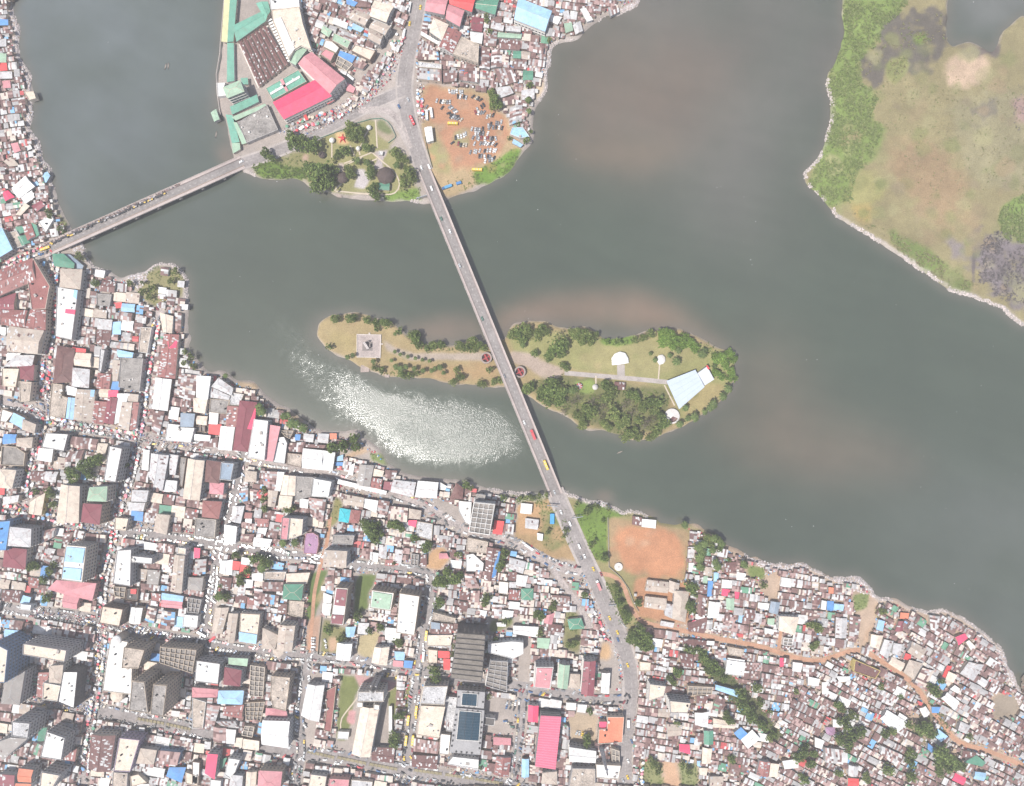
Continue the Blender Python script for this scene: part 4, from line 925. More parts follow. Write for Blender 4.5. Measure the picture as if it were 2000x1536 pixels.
S 212,332 275,332 265,428 207,430;3;s;lg
S 220,482 265,482 255,560 217,560;3;s;wh
S 375,422 435,427 425,508 362,500;3;g;rb
S 365,514 435,524 430,600 357,590;3;g;tn
S 555,482 660,472 640,568 547,570;4;g;rb
S 665,562 750,582 740,640 667,638;3;s;wh
S 455,572 495,572 490,648 452,650;3;s;lb
S 355,607 395,607 385,668 352,665;3;s;ln
S 400,652 440,652 435,788 392,790;3;s;bl
S 320,682 388,692 378,768 322,760;4;g;rb
S 530,637 630,647 625,715 527,712;4;s;wh
S 530,722 600,732 590,790 527,780;3;s;hp
S 650,752 690,757 688,820 652,815;3;s;hp
S 570,812 640,812 640,918 572,910;4;g;ln
S 310,772 380,792 350,988 302,968;4;g;rb
S 410,842 510,852 490,998 397,980;5;g;wh
S 285,962 365,976 350,1020 282,1000;4;s;wh
S 212,1042 390,984 360,1138 217,1118;4;g;rb
+248,1022 282,1012 272,1120 240,1118;hp
S 745,912 840,927 830,1008 742,990;4;g;rb
S 842,952 905,962 890,1038 832,1030;4;s;lg
S 990,842 1070,852 1050,958 972,940;5;g;sl
S 870,852 968,862 958,918 867,900;4;s;wh
S 960,1002 1018,1002 1013,1060 957,1050;4;s;ln
S 930,1092 1030,1112 1020,1148 932,1140;4;s;wh
S 690,972 728,972 718,1038 682,1030;3;s;lb
S 1072,982 1250,992 1205,1153 1062,1110;10;h;cr;white
S 1465,832 1508,842 1500,918 1457,910;4;s;wh
S 1515,837 1573,842 1570,923 1512,920;4;s;bl
S 1582,862 1670,872 1660,928 1577,920;4;s;lb
S 1600,992 1700,1002 1690,1178 1592,1178;5;g;lg
S 1730,972 1830,992 1800,1188 1722,1178;4;k;rb
S 1380,782 1460,792 1440,868 1377,858;4;g;rb
S 1170,832 1290,852 1270,928 1167,910;4;k;rb
S 580,1262 740,1292 710,1358 592,1340;5;f;tn
S 575,1387 750,1412 730,1540 557,1520;7;f;wh;white
S 1072,1372 1120,1372 1115,1448 1072,1448;3;s;hp
S 1195,1412 1280,1422 1265,1500 1192,1490;4;s;wh
S 1285,1432 1400,1442 1380,1540 1292,1536;4;k;wh
S 165,1192 275,1202 265,1288 162,1270;4;g;rb
S 282,1202 380,1217 370,1288 277,1280;4;g;rb
S 390,1212 455,1217 450,1248 387,1245;4;s;wh
S 470,1292 570,1292 560,1408 462,1390;4;k;pk
S 1530,710 1580,715 1570,765 1530,760;3;s;or
S 1110,1180 1200,1190 1190,1260 1100,1250;4;u;lg
T 550,402 590,402 570,468 522,468;4;g;mr
T 560,342 615,347 610,383 557,380;3;s;or
T 410,392 450,402 435,468 392,455;4;s;lb
T 360,492 438,502 410,588 352,570;5;g;cr
T 450,527 508,540 470,658 417,620;5;g;lg
T 512,552 570,562 550,638 502,620;5;s;lg
T 640,542 735,592 690,663 607,610;6;g;tn
T 595,622 630,632 625,668 582,660;5;s;rd
T 500,647 588,692 560,743 477,690;6;g;cr
T 622,668 710,692 650,798 582,750;7;h;tn
T 940,512 1000,487 1018,518 960,563;5;g;hp
T 1004,542 1030,527 1080,580 1050,618;4;f;wh
T 712,722 790,742 720,868 652,830;5;k;cr
T 880,707 910,712 870,788 847,780;4;s;rd
T 890,747 945,772 920,823 872,795;5;s;cr
T 1030,682 1130,702 1060,808 972,760;6;g;lg
T 880,892 960,952 930,1008 842,930;5;g;wh
T 932,842 985,880 960,898 902,868;4;s;wh
T 975,1092 1040,1122 1010,1173 957,1150;5;h;lg
T 690,1002 730,987 760,1030 722,1063;5;g;wh
T 815,1142 880,1192 840,1228 792,1190;5;s;lb
T 775,992 830,992 820,1030 777,1028;3;s;bl
T 990,1292 1078,1312 1070,1335 985,1335;5;s;rb
T 1080,1322 1140,1372 1120,1398 1000,1370;5;s;gn
T 1075,1437 1145,1447 1130,1498 1062,1480;5;g;lb
T 465,1012 600,1092 530,1168 422,1070;6;g;wh
+430,1080 465,1014 478,1022 442,1088;bl
T 552,1032 600,1062 580,1100 532,1080;5;s;wh
T 430,1262 570,1322 540,1408 422,1310;6;k;wh
T 40,1272 190,1292 190,1388 42,1370;6;k;wh
T 205,1392 270,1402 260,1468 202,1460;5;g;lg
T 200,1482 270,1487 265,1540 197,1540;5;g;rd
T 750,1242 800,1282 780,1310 747,1278;4;s;bl
T 45,1132 105,1132 110,1180 52,1188;4;h;pu
T 120,782 210,782 210,810 142,818;4;s;wh
T 95,1077 160,1082 160,1130 97,1128;4;s;wh
T 20,822 65,822 60,898 22,898;4;s;wh
T 245,665 420,740 385,795 235,745;7;f;rb;yellow;rust roof over a yellow wall
T 520,340 545,340 540,380 515,380;3;k;lg
T 760,360 830,370 810,480 770,470;4;k;wh
T 300,580 345,600 330,640 290,620;3;k;wh
R 225,422 325,432 320,508 222,508;4;f;cr
R 315,622 460,642 440,730 302,778;12;f;cr;grey
R 492,772 680,792 650,880 502,880;17;f;cr;grey
R 660,642 880,652 870,718 652,728;7;u;tn
R 735,732 828,736 823,798 737,788;6;g;rb
R 920,722 990,762 970,868 872,850;6;k;gn
R 905,632 1120,692 1100,738 902,670;6;g;lb
R 1012,392 1160,412 1150,440 1022,426;6;s;wh
R 720,882 840,872 830,1008 722,980;6;g;wh
R 470,982 600,992 590,1078 477,1090;6;g;tn
R 802,1042 880,1042 880,1158 802,1158;6;g;gn
R 730,1062 798,1066 788,1128 727,1120;4;s;rb
R 885,932 1085,972 1070,1018 882,1008;5;g;cr
R 1070,1062 1130,1012 1188,1068 1122,1118;6;g;bl
R 1132,1122 1230,1034 1300,1110 1192,1198;6;g;wh
R 580,1162 665,1167 675,1248 582,1220;5;g;hp
R 790,1192 870,1202 855,1328 782,1330;6;g;cr
R 1300,1312 1388,1322 1370,1450 1272,1430;7;g;rr
R 1396,1332 1470,1342 1450,1450 1382,1448;7;s;cr
R 760,1372 830,1377 820,1438 762,1430;5;s;cr
R 740,1312 775,1312 770,1360 742,1350;4;s;lb
R 855,1452 970,1452 960,1540 852,1540;5;g;tn
R 1500,1312 1640,1292 1640,1368 1522,1380;5;s;wh
R 580,352 700,362 708,478 602,460;5;g;rb
R 340,342 440,362 420,418 342,400;4;k;rb
R 1730,560 1830,580 1820,640 1730,630;5;s;wh
R 1790,1100 1870,1130 1850,1200 1790,1180;5;s;wh
C 370,-20 522,-20 490,110 347,80;10;g;pk
C 528,-20 725,-20 695,88 532,30;10;g;rd
C 522,36 640,82 605,198 502,140;9;g;pk
C 725,10 900,-5 870,110 722,60;8;g;gn;grey
C 1050,-12 1295,85 1245,235 1017,145;11;g;lb;white;large light blue gabled warehouse
C 410,137 520,187 472,300 382,238;9;h;cr
C 320,240 450,318 440,332 317,262;5;s;wh
C 522,210 620,252 552,400 452,350;9;g;rr
C 622,277 750,337 745,473 555,405;9;f;tn
C 685,242 780,252 770,328 692,310;6;g;wh
C 850,172 940,182 930,233 842,210;5;g;lg
C 955,197 1065,202 1060,240 952,230;5;g;lg
C 895,246 1070,262 1065,288 892,278;5;g;ln
C 905,294 1060,312 1055,373 902,368;5;g;rb
C 790,272 885,282 875,348 787,340;5;k;rb
C 700,132 785,142 770,240 692,230;5;s;mr
C 330,312 440,372 450,448 292,448;6;k;tn
C 295,462 470,482 470,520 295,505;7;f;lg
C 292,512 468,528 470,608 292,590;7;k;lg
C 1010,387 1066,387 1062,438 1007,435;4;g;gn
C 1070,387 1135,397 1130,448 1072,440;4;g;tn
C 1085,532 1155,537 1153,600 1082,600;4;g;gn
C 482,532 590,532 580,608 487,618;5;k;rb
C 602,512 750,512 750,618 604,600;5;k;rb
+610,530 640,528 640,570 612,570;bl
+640,555 668,550 665,590 642,592;rd
C 877,662 980,652 1008,698 902,738;5;s;lg
C 1072,682 1165,667 1163,740 1072,748;5;g;lg
C 1000,957 1080,957 1130,1028 1062,1038 982,1008;4;f;lb
C 1012,1047 1078,1088 1062,1103 1002,1073;4;s;lb
C 342,962 395,952 408,1055 362,1068;6;g;wh
C 1290,112 1370,132 1340,183 1287,160;4;g;wh
C 1390,182 1445,172 1453,228 1402,248;4;s;ln
C 1457,192 1510,162 1528,233 1477,258;4;g;lg
C 1382,92 1420,82 1433,138 1392,148;4;s;lg
C 1512,72 1550,62 1603,150 1562,163;4;s;wh
C 870,520 1000,510 1040,610 910,650;4;k;rb
C 850,380 930,380 920,500 840,510;4;k;wh
C 760,360 830,360 830,520 755,510;4;k;rb
C 1020,450 1110,450 1100,520 1010,520;4;k;rb
C 1115,310 1240,330 1230,405 1110,380;4;k;pk
C 930,740 1010,720 1015,780 935,790;4;k;rb
C 985,810 1075,790 1070,910 980,940;4;k;lg
C 1720,60 1790,40 1800,90 1740,120;4;k;lg
B 1590,12 1770,62 1700,208 1552,150;11;g;cr
B 1402,92 1560,152 1500,238 1352,170;9;g;tn
B 1590,196 1740,252 1690,328 1542,258;10;g;tn;grey
B 1542,266 1670,336 1640,418 1532,360;9;g;tn;grey
B 1212,172 1340,222 1330,270 1202,220;5;s;wh
B 1390,222 1490,272 1460,300 1382,268;5;s;lb
B 1110,242 1190,292 1160,348 1092,300;6;h;ln
B 1212,312 1370,392 1340,458 1192,380;8;f;ln
B 1130,380 1190,390 1260,450 1230,500 1110,440;8;f;wh
B 1410,422 1600,482 1550,568 1372,478;8;f;cr
B 1270,482 1410,532 1380,588 1252,520;6;s;bl
B 1130,462 1218,502 1180,578 1082,510;8;f;pk
B 1250,522 1388,602 1330,668 1222,600;6;u;tn
B 1170,22 1250,52 1230,128 1162,100;5;s;rb
B 1290,62 1398,102 1340,168 1252,130;5;k;rb
B 1330,-12 1430,28 1400,60 1332,38;5;s;bl
B 1430,0 1560,30 1550,70 1410,60;4;k;rb
B 1400,560 1520,600 1480,650 1390,620;4;k;rb
B 1340,780 1410,830 1390,870 1330,850;4;s;pk
B 60,1060 105,1030 135,1120 90,1140;4;g;ln
A -10,147 60,152 60,188 -10,190;4;s;bl
A -10,292 45,292 45,348 -10,350;4;s;lg
A -10,402 45,407 45,468 -10,470;4;s;ln
A -10,477 50,477 54,528 -10,533;4;s;rd
A 5,542 90,542 90,588 2,590;4;s;lg
A 180,692 255,687 273,740 217,755;4;f;cr
A 20,612 75,607 80,658 27,660;4;s;pk
A 85,1082 130,1072 153,1130 112,1148;4;s;pk
A 185,1092 225,1082 238,1115 207,1130;3;s;wh
A 330,1302 355,1292 373,1320 345,1368 317,1358;3;s;lb
A 90,1412 190,1322 258,1400 142,1488;6;g;wh
A 160,1484 240,1434 258,1480 192,1528;5;s;wh
A 20,1452 60,1432 108,1480 42,1508;5;g;hp
A 30,1382 60,1377 65,1418 32,1420;3;f;wh
A 30,1212 90,1182 138,1240 72,1248;4;s;tn
A 245,1372 270,1357 293,1385 267,1400;3;s;lb
A 0,752 80,762 88,798 0,800;4;k;rb
E 1512,682 1580,690 1570,765 1505,755;3;k;rb
E 1672,812 1730,818 1722,872 1666,864;3;s;lg
E 1490,872 1560,880 1550,932 1488,922;4;s;wh
E 1572,960 1640,968 1630,1040 1565,1030;4;k;lg
E 1652,972 1740,985 1730,1028 1648,1020;3;k;tn
E 1690,1034 1762,1036 1756,1080 1688,1074;4;s;wh
E 1500,1010 1555,1020 1548,1070 1495,1060;4;k;lg
E 1640,1110 1700,1120 1690,1290 1640,1280;4;k;sl
B 190,-30 240,-30 212,395 160,390;5;s;py;cream;pale yellow half of the riverside market roof
B 242,-30 300,-30 265,388 216,394;5;s;sg;cream;sea-green half of the riverside market roof
B 272,240 535,112 578,192 300,388;6;g;sg;cream;broad green market canopy
B 485,35 590,20 612,110 572,188;7;g;sg;cream
B 606,-20 878,-20 892,76 620,92;11;f;wh;white
B 625,100 886,66 920,230 1000,468 905,430 840,470 790,560 640,210;12;f;cr;cream;sprawling cream market slab
+650,190 716,165 846,462 790,540;wh
B 792,520 878,436 952,470 880,562 850,608 796,578;9;p;ln
B 878,600 1002,492 1308,740 1172,878;14;g;pk;white;large dusky pink market roof with white balconies
B 642,962 1038,750 1186,902 742,1118;11;g;hp;white;hot-pink gabled market hall
B 908,1042 928,1036 968,1122 948,1128;3;s;rd
B 1122,942 1188,902 1212,940 1152,976;4;s;rd
B 572,832 878,658 956,768 636,942;5;f;sg;cream;green roof crossed by white and pink stripes
+612,876 888,714 900,734 622,896;wh
+708,758 734,746 786,856 764,866;pk
B 172,822 330,757 368,858 212,920;15;h;ln;grey;pale green hip-roofed tower house
B 112,782 196,777 178,830 205,900 122,908;4;f;wh
B 340,740 400,735 405,790 355,790;4;s;sg
B 242,1006 488,894 503,955 258,1072;4;s;sg
B 202,1080 256,1086 322,1330 257,1342;4;s;sg
B 257,1348 324,1344 330,1400 267,1438;4;s;ln
B 216,408 268,408 274,758 212,770;4;s;sg
B 258,1102 566,978 578,1000 292,1128;4;s;ln
B 272,1152 298,1152 393,1340 352,1353;4;s;ln
B 312,1152 584,988 688,1220 392,1343;5;f;gr;grey;large stained grey market roof
H 962,626 1044,634 1036,688 966,680;4;g;rb;cream;small brown-roofed hall on the island
F 1285,687 1395,692 1390,745 1302,740;4;g;gn;cream;green gabled park hall
F 1305,415 1340,420 1335,450 1300,445;3;f;lg;white;small white park gatehouse
N 1562,792 1728,802 1643,1262 1477,1232;14;g;cr;cream;long cream church nave with white ridge
N 1532,650 1773,650 1770,742 1524,742;19;f;lg;cream;grey crenellated church front
N 1522,746 1578,750 1574,800 1520,798;16;f;wh;cream;left little white church turret
N 1682,768 1734,774 1728,824 1678,820;16;f;wh;cream;right little white church turret
O 1276,392 1470,412 1420,698 1227,668;19;u;wh;white;white open-frame building with bare roof beams
O 1302,312 1385,322 1375,366 1292,355;9;f;gr;grey
P 790,442 928,452 918,690 752,640;13;u;gr;grey;grey roofless office grid between blue walls
P 772,312 955,292 1048,302 1048,388 970,428 772,378;11;f;wh;white;white bay-fronted building
P 272,642 458,642 430,788 242,778;13;f;lg;cream
P 246,792 438,802 388,1050 216,1020;11;f;cr;cream
P 440,720 530,728 520,1000 445,990;6;f;lg;grey
P 500,1192 700,1215 695,1290 455,1250;9;f;wh;white
X 0,-60 1,-60 1,-59 0,-59;1;s;wh'''
FLATK = {'f'}
PATCH = [mat('sheet_rust', (.215, .13, .118), .7, .35, .3, 1.5), mat('sheet_dark_rust', (.155, .09, .085), .75, .35, .3, 1.5), mat('sheet_tin', (.58, .57, .56), .45, .2, .2, 1.4), mat('sheet_grey_tin', (.40, .385, .38), .5, .3, .2, 1.4),
         mat('sheet_pinkish', (.40, .27, .25), .7, .3, .2, 1.4), mat('sheet_blue', (.2, .4, .62), .5, .2), mat('sheet_red', (.5, .1, .1), .5, .2), mat('sheet_green', (.14, .3, .2), .5, .2), mat('sheet_cream', (.6, .52, .45), .6, .25)]
PIDX = {'rb': 0, 'wh': 2, 'lg': 3, 'rr': 4, 'pk': 4, 'tn': 8, 'cr': 8, 'lb': 5, 'bl': 5, 'tq': 5, 'gn': 7, 'ln': 7, 'hp': 6, 'rd': 6, 'gr': 3}
def bil(q, u, v):
    return [(q[0][i]*(1-u)*(1-v) + q[1][i]*u*(1-v) + q[2][i]*u*v + q[3][i]*(1-u)*v) for i in (0, 1)]
def dist(a, b): return math.hypot(a[0]-b[0], a[1]-b[1])
def ccw(p):
    return p if sum(p[i][0]*p[(i+1) % len(p)][1] - p[(i+1) % len(p)][0]*p[i][1] for i in range(len(p))) > 0 else list(reversed(p))
def orient(q):                # make edge 0-1 the long one
    return q if dist(q[0], q[1]) + dist(q[2], q[3]) >= dist(q[1], q[2]) + dist(q[3], q[0]) else q[1:] + q[:1]
def inset(p, d):
    out = []; n = len(p)
    for i in range(n):
        a, b, c = Vector(p[i-1]), Vector(p[i]), Vector(p[(i+1) % n]); e1 = (b-a).normalized(); e2 = (c-b).normalized()
        n1, n2 = Vector((-e1.y, e1.x)), Vector((-e2.y, e2.x)); s = n1 + n2; k = s.dot(n1)
        out.append(tuple(b + s*(d/max(.35, k))))
    return out
def pitched(q, h, kind, rise, grid=None, over=.35):   # roof faces over a quad
    L = (dist(q[0], q[1]) + dist(q[2], q[3]))/2; Wd = (dist(q[1], q[2]) + dist(q[3], q[0]))/2; q = inset(q, -over)
    mb = MB(); t = -0.16
    def Z(u, v):
        if kind == 's': return h + .15 + rise*v
        r = 1 - abs(2*v - 1)
        if kind == 'h': r = min(r, min(u, 1-u)*2*L/Wd)
        return h + .15 + rise*r
    def P(u, v, dz=0): x, y = bil(q, u, v); return (x, y, Z(u, v) + dz)
    if kind == 's': F = [[(0, 0), (1, 0), (1, 1), (0, 1)]]
    elif kind == 'g': F = [[(0, 0), (1, 0), (1, .5), (0, .5)], [(0, .5), (1, .5), (1, 1), (0, 1)]]
    else:
        e = min(.5, Wd/(2*L)); F = [[(0, 0), (1, 0), (1-e, .5), (e, .5)], [(e, .5), (1-e, .5), (1, 1), (0, 1)], [(0, 0), (e, .5), (0, 1)], [(1, 0), (1, 1), (1-e, .5)]]
    for f in F: mb.face([P(u, v) for u, v in f])
    E = [(0, 0), (1, 0), (1, .5), (1, 1), (0, 1), (0, .5)] if kind == 'g' else [(0, 0), (1, 0), (1, 1), (0, 1)]
    for i in range(len(E)): a, b = E[i], E[(i+1) % len(E)]; mb.face([P(*a), P(*a, t), P(*b, t), P(*b)])
    return mb, P
def sheets(q, h, rise, base, mix, mb, kind='g', rnd=random, size=(1.5, 2.4)):
    """a roof of separate lapped tin sheets"""
    L = (dist(q[0], q[1]) + dist(q[2], q[3]))/2; Wd = (dist(q[1], q[2]) + dist(q[3], q[0]))/2; q = inset(q, -.25)
    nu = max(2, int(L/size[0])); nv = max(2, 2*int(Wd/size[1]/2 + .5))
    def Z(v): return h + .1 + (rise*(1-abs(2*v-1)) if kind == 'g' else rise*v)
    pal = [base]*6
    for i in range(nu):
        strip = rnd.choice(pal) if rnd.random() > mix else rnd.choices(range(9), (6, 4, 3, 4, 3, .12, .1, .1, 1))[0]
        for j in range(nv):
            m = strip if rnd.random() > mix else rnd.choices(range(9), (6, 4, 3, 4, 3, .12, .1, .1, 1))[0]
            u0, u1, v0, v1 = i/nu, (i+1)/nu, j/nv, (j+1)/nv; d = rnd.uniform(0, .07)
            mb.face([(*bil(q, u, v), Z(v) + d) for u, v in ((u0, v0), (u1, v0), (u1, v1), (u0, v1))], m)
    for i in range(4):
        a, b = q[i], q[(i+1) % 4]; mb.face([(*a, h-.1), (*b, h-.1), (*b, h+.12), (*a, h+.12)], base)
    if kind == 'g':
        for u in (0, 1):
            tri = [(*bil(q, u, 0), h+.1), (*bil(q, u, .5), h+.1+rise), (*bil(q, u, 1), h+.1)]; mb.face(tri, base)
def building(P0, h, kind, rc, wall=None, label=None, patches=(), name=None, rnd=None):
    rnd = rnd or random; hs = h*(.95 if h >= 20 else 1.15) if h >= 9 else h
    px = sum(p[0] for p in P0)/len(P0); py = sum(p[1] for p in P0)/len(P0); stamp([W2(*WA(x, y, hs*.5)) for x, y in P0])
    poly = ccw([WA(x, y, hs) for x, y in P0]); c = (sum(p[0] for p in poly)/len(poly), sum(p[1] for p in poly)/len(poly))
    loc = [(x-c[0], y-c[1]) for x, y in poly]; area = abs(sum(loc[i-1][0]*loc[i][1] - loc[i][0]*loc[i-1][1] for i in range(len(loc))))/2
    q = orient(loc) if len(loc) == 4 else None
    wall = wall or rnd.choice(('cream', 'white', 'grey', 'tan', 'brown') if h < 9 else ('cream', 'grey', 'white', 'grey'))
    nm = name or ('roofless_building' if kind == 'u' else 'apartment_block' if h >= 12 else 'city_building' if h >= 7 else {'f': 'flat_roof_house', 'g': 'gabled_house', 'h': 'hip_roof_house', 'p': 'hip_roof_house'}.get(kind, 'tin_roof_house'))
    root = empty(nm, (c[0], c[1], GZ)); wb = MB(); wm = wallm(wall); H = hs
    if kind == 'f':
        wb.prism(loc, -.6, H + .75, 0, cap=False); ins = inset(loc, .35)
        n = len(wb.v); k = len(loc); wb.v.extend([(x, y, H+.75) for x, y in loc] + [(x, y, H+.75) for x, y in ins] + [(x, y, H) for x, y in ins])
        for i in range(k):
            j = (i+1) % k; wb.f += [(n+i, n+j, n+k+j, n+k+i), (n+k+i, n+k+j, n+2*k+j, n+2*k+i)]; wb.m += [0, 0]
        wb.build('wall', wm, root); rb = MB(); rb.face([(x, y, H+.02) for x, y in ins]); rb.build('roof', roofm(rc, True), root)
        if area > 90:
            mb = MB(); xs = [p[0] for p in ins]; ys = [p[1] for p in ins]
            for _ in range(min(6, int(area/110))):
                if q: x, y = bil(orient(inset(loc, 1.8)) if len(loc) == 4 else q, rnd.random(), rnd.random())
                else: i = rnd.randrange(len(ins)); t = rnd.uniform(.25, .75); x, y = ins[i][0]*t, ins[i][1]*t
                z = H + .03
                if rnd.random() < .45: mb.lathe((x, y, z), [(.9, 0), (.9, 1.5), (.3, 1.9), (0, 1.9)], 8, rnd.choice((0, 1, 3, 2)))
                else: w = rnd.uniform(.8, 2.4); mb.box((x, y, z), (w, w*rnd.uniform(.6, 1.6), rnd.uniform(.6, 1.8)), rnd.uniform(0, 3), rnd.choice((2, 3)))
            stuff(mb.build('roof_clutter', [BLACK, WHITE, CONC, TRIM], root))
    elif kind == 'u':
        ins = inset(loc, .5); wb.ring(loc, ins, -.6, H); wb.build('wall', wm, root)
        fb = MB(); fb.face([(x, y, max(.4, H-1.6)) for x, y in ins]); fb.build('floor_slab', mat('stained_slab', (.27, .245, .225), .95, .6, .15, 1), root)
        if q:
            ii = inset(q, .52); L = dist(q[0], q[1]); Wd = dist(q[1], q[2]); nu = max(2, int(L/4.5)); nv = max(2, int(Wd/4.5))
            for nn, fx in ((nu, 0), (nv, 1)):
                for k in range(1, nn):
                    t = k/nn; a, b = (bil(ii, t, 0), bil(ii, t, 1)) if fx == 0 else (bil(ii, 0, t), bil(ii, 1, t))
                    mb = MB(); mx, my = (a[0]+b[0])/2, (a[1]+b[1])/2
                    mb.box((mx, my, max(.42, H-1.58)), (dist(a, b), .45, 1.4 + .05*fx), math.atan2(b[1]-a[1], b[0]-a[0])); mb.build('inner_wall', wm, root)
    elif kind == 'p' or q is None:
        wb.prism(loc, -.6, H, 0, cap=False); wb.build('wall', wm, root); o = inset(loc, -.4); rb = MB(); rise = min(3.2, math.sqrt(area)*.13)
        for i in range(len(o)):
            j = (i+1) % len(o); rb.face([(*o[i], H+.1), (*o[j], H+.1), (0, 0, H+.1+rise)]); rb.face([(*o[i], H-.1), (*o[j], H-.1), (*o[j], H+.1), (*o[i], H+.1)])
        rb.build('roof', roofm(rc), root)
    else:
        Wd = (dist(q[1], q[2]) + dist(q[3], q[0]))/2; rise = {'s': min(.9, Wd*.06), 'g': min(2.8, Wd*.14), 'h': min(2.8, Wd*.15), 'k': min(2.2, Wd*.13)}[kind]
        wb.prism(q, -.6, H, 0, cap=False)
        if kind in 'gk':
            for u in (0, 1): wb.face([(*bil(q, u, 0), H), (*bil(q, u, .5), H+rise), (*bil(q, u, 1), H)])
        wb.build('wall', wm, root)
        if kind == 'k':
            rb = MB(); sheets(q, H, rise, PIDX.get(rc, 0), .45, rb, 'g', rnd, (1.8, 2.6)); stuff(rb.build('roof_sheets', PATCH, root))
        else:
            rb, P = pitched(q, H, kind, rise); ro = rb.build('roof', roofm(rc), root)
            if kind == 'h' or (kind == 'g' and area > 120):
                mb = MB(); L = dist(q[0], q[1]); e = min(.5, Wd/(2*L)) if kind == 'h' else 0
                if e < .49: mb.bar(P(e, .5, .05), P(1-e, .5, .05), .2)
                if kind == 'h':
                    for a, b in (((0, 0), (e, .5)), ((0, 1), (e, .5)), ((1, 0), (1-e, .5)), ((1, 1), (1-e, .5))): mb.bar(P(*a, .05), P(*b, .05), .17)
                mb.build('ridge_cap', roofm('lg' if rc in ('wh', 'cr', 'lg', 'gr', 'sl', 'lb') else 'cr' if rc in ('tn', 'gn', 'ln') else rc), ro)
            if rc in ('rb', 'rr', 'mr', 'tn', 'lg', 'gr') and area > 40 and kind in 'gs':
                mb = MB()
                for _ in range(int(area/ (9 if rc in ('rb', 'rr') else 28))):
                    u, v = rnd.uniform(0, .93), rnd.choice((rnd.uniform(0, .38), rnd.uniform(.52, .88))); du, dv = rnd.uniform(.9, 1.6)/dist(q[0], q[1]), rnd.uniform(1.4, 3)/Wd
                    u2 = min(1, u+du); v2 = min(.5 if v < .5 else 1, v+dv); mb.face([P(a, b, .05) for a, b in ((u, v), (u2, v), (u2, v2), (u, v2))], rnd.choices((0, 1, 2), (5, 3, 3))[0])
                if mb.f: stuff(mb.build('replaced_sheets', [PATCH[2], PATCH[3], PATCH[1]], ro))
    for pp, pc in patches:
        pl = ccw([((WA(x, y, H)[0]-c[0]), (WA(x, y, H)[1]-c[1])) for x, y in pp]); mb = MB(); z = H + (.1 if kind == 'f' else 3.0 if kind in 'gh' else .6)
        if kind == 'f': mb.prism(pl, H+.03, H+1.0, 0)
        else:
            for i in range(1, len(pl)-1): pass
            def zr(x, y):
                best = 0; Lq = dist(q[0], q[1]); a = Vector(q[0]); dU = (Vector(q[1])-a); dV = Vector(q[3])-a; v = max(0, min(1, (Vector((x, y))-a).dot(dV)/dV.length_squared)); u = max(0, min(1, (Vector((x, y))-a).dot(dU)/dU.length_squared))
                return P(u, v)[2] + .13 if kind in 'ghs' else H + rise*(1-abs(2*v-1)) + .3
            mb.face([(x, y, zr(x, y)) for x, y in pl])
            for i in range(len(pl)): a, b = pl[i], pl[(i+1) % len(pl)]; mb.face([(*a, zr(*a)-.12), (*b, zr(*b)-.12), (*b, zr(*b)), (*a, zr(*a))])
        mb.build('roof_panel', roofm(pc), root)
    # openings
    if h >= 5:
        mb = MB(); fl = 4.2 if h >= 9 else 3.4; nf_ = max(1, int((H-.4)/fl)); k = len(loc)
        for i in range(k):
            a, b = Vector(loc[i]), Vector(loc[(i+1) % k]); L = (b-a).length
            if L < 4: continue
            d = (b-a)/L; n = Vector((d.y, -d.x)); cnt = int(L/3.3); ang = math.atan2(d.y, d.x)
            for f in range(nf_):
                for w in range(cnt):
                    if h < 9 and (w+f) % 2: continue
                    p = a + d*((w+.5)*L/cnt) + n*.05; z = f*fl + 1.15; mb.box((p.x, p.y, z), (1.5, .14, fl*.40), ang, 0); 
        if mb.f: stuff(mb.build('windows', GLASS, root))
    if h >= 11 and wall != 'dark':
        mb = MB(); o = inset(loc, -.45)
        for f in range(1, int(H/4.2)+1):
            if f*4.2 < H - .5: mb.ring(o, inset(loc, .05), f*4.2 - .15, f*4.2 + .15); 
        for s in range(4):
            pass
        if mb.f: stuff(mb.build('floor_ledges', TRIM if wall in ('grey', 'cream', 'white') else wm, root))
    size = 'tall ' if h >= 14 else 'long ' if q and dist(q[0], q[1]) > 2.6*dist(q[1], q[2]) else 'large ' if area > 420 else 'small ' if area < 75 else ''
    what = {'f': 'flat-roofed', 'g': 'gabled', 'h': 'hip-roofed', 's': 'tin-roofed', 'k': 'patchy tin-roofed', 'u': 'roofless', 'p': 'pyramid-roofed'}[kind]
    noun = 'block' if h >= 12 else 'building' if area > 130 else 'house'
    ph = label or (f'{size}{CW[rc]} {what} {noun}' if kind != 'u' else f'{size}roofless {wall if wall != "dark" else "grey"} concrete shell')
    place(root, ph, 'building' if area > 130 or h > 8 else 'house', px, py, None)
    return root
def W2(x, y): return (x/U + 1000, 768 - y/U)
cur = None; SPEC = []
for line in DATA.strip().split('\n'):
    f = line.split(';')
    if line[0] == '+':
        SPEC[-1][5].append((pts(SPEC[-1][0][0] + ' ' + f[0][1:]), f[1])); continue
    SPEC.append((f[0], float(f[1]), f[2], f[3], f[4] if len(f) > 4 else None, [], f[5] if len(f) > 5 else None))
for i, (g, h, k, rc, wl_, pt, lab) in enumerate(SPEC[:-1]): building(pts(g), h, k, rc, wl_, lab, pt, rnd=random.Random(i))
# ------------------------------------------------------------------ one-off structures
def at(s, x, y, h=0): return WA(*zp(s, x, y), h)
def wpoly(s, h=0): return ccw([WA(x, y, h) for x, y in pts(s)])
def local(pl):
    c = (sum(p[0] for p in pl)/len(pl), sum(p[1] for p in pl)/len(pl)); return c, [(x-c[0], y-c[1]) for x, y in pl]
def stampw(pl): stamp([W2(*p) for p in pl])
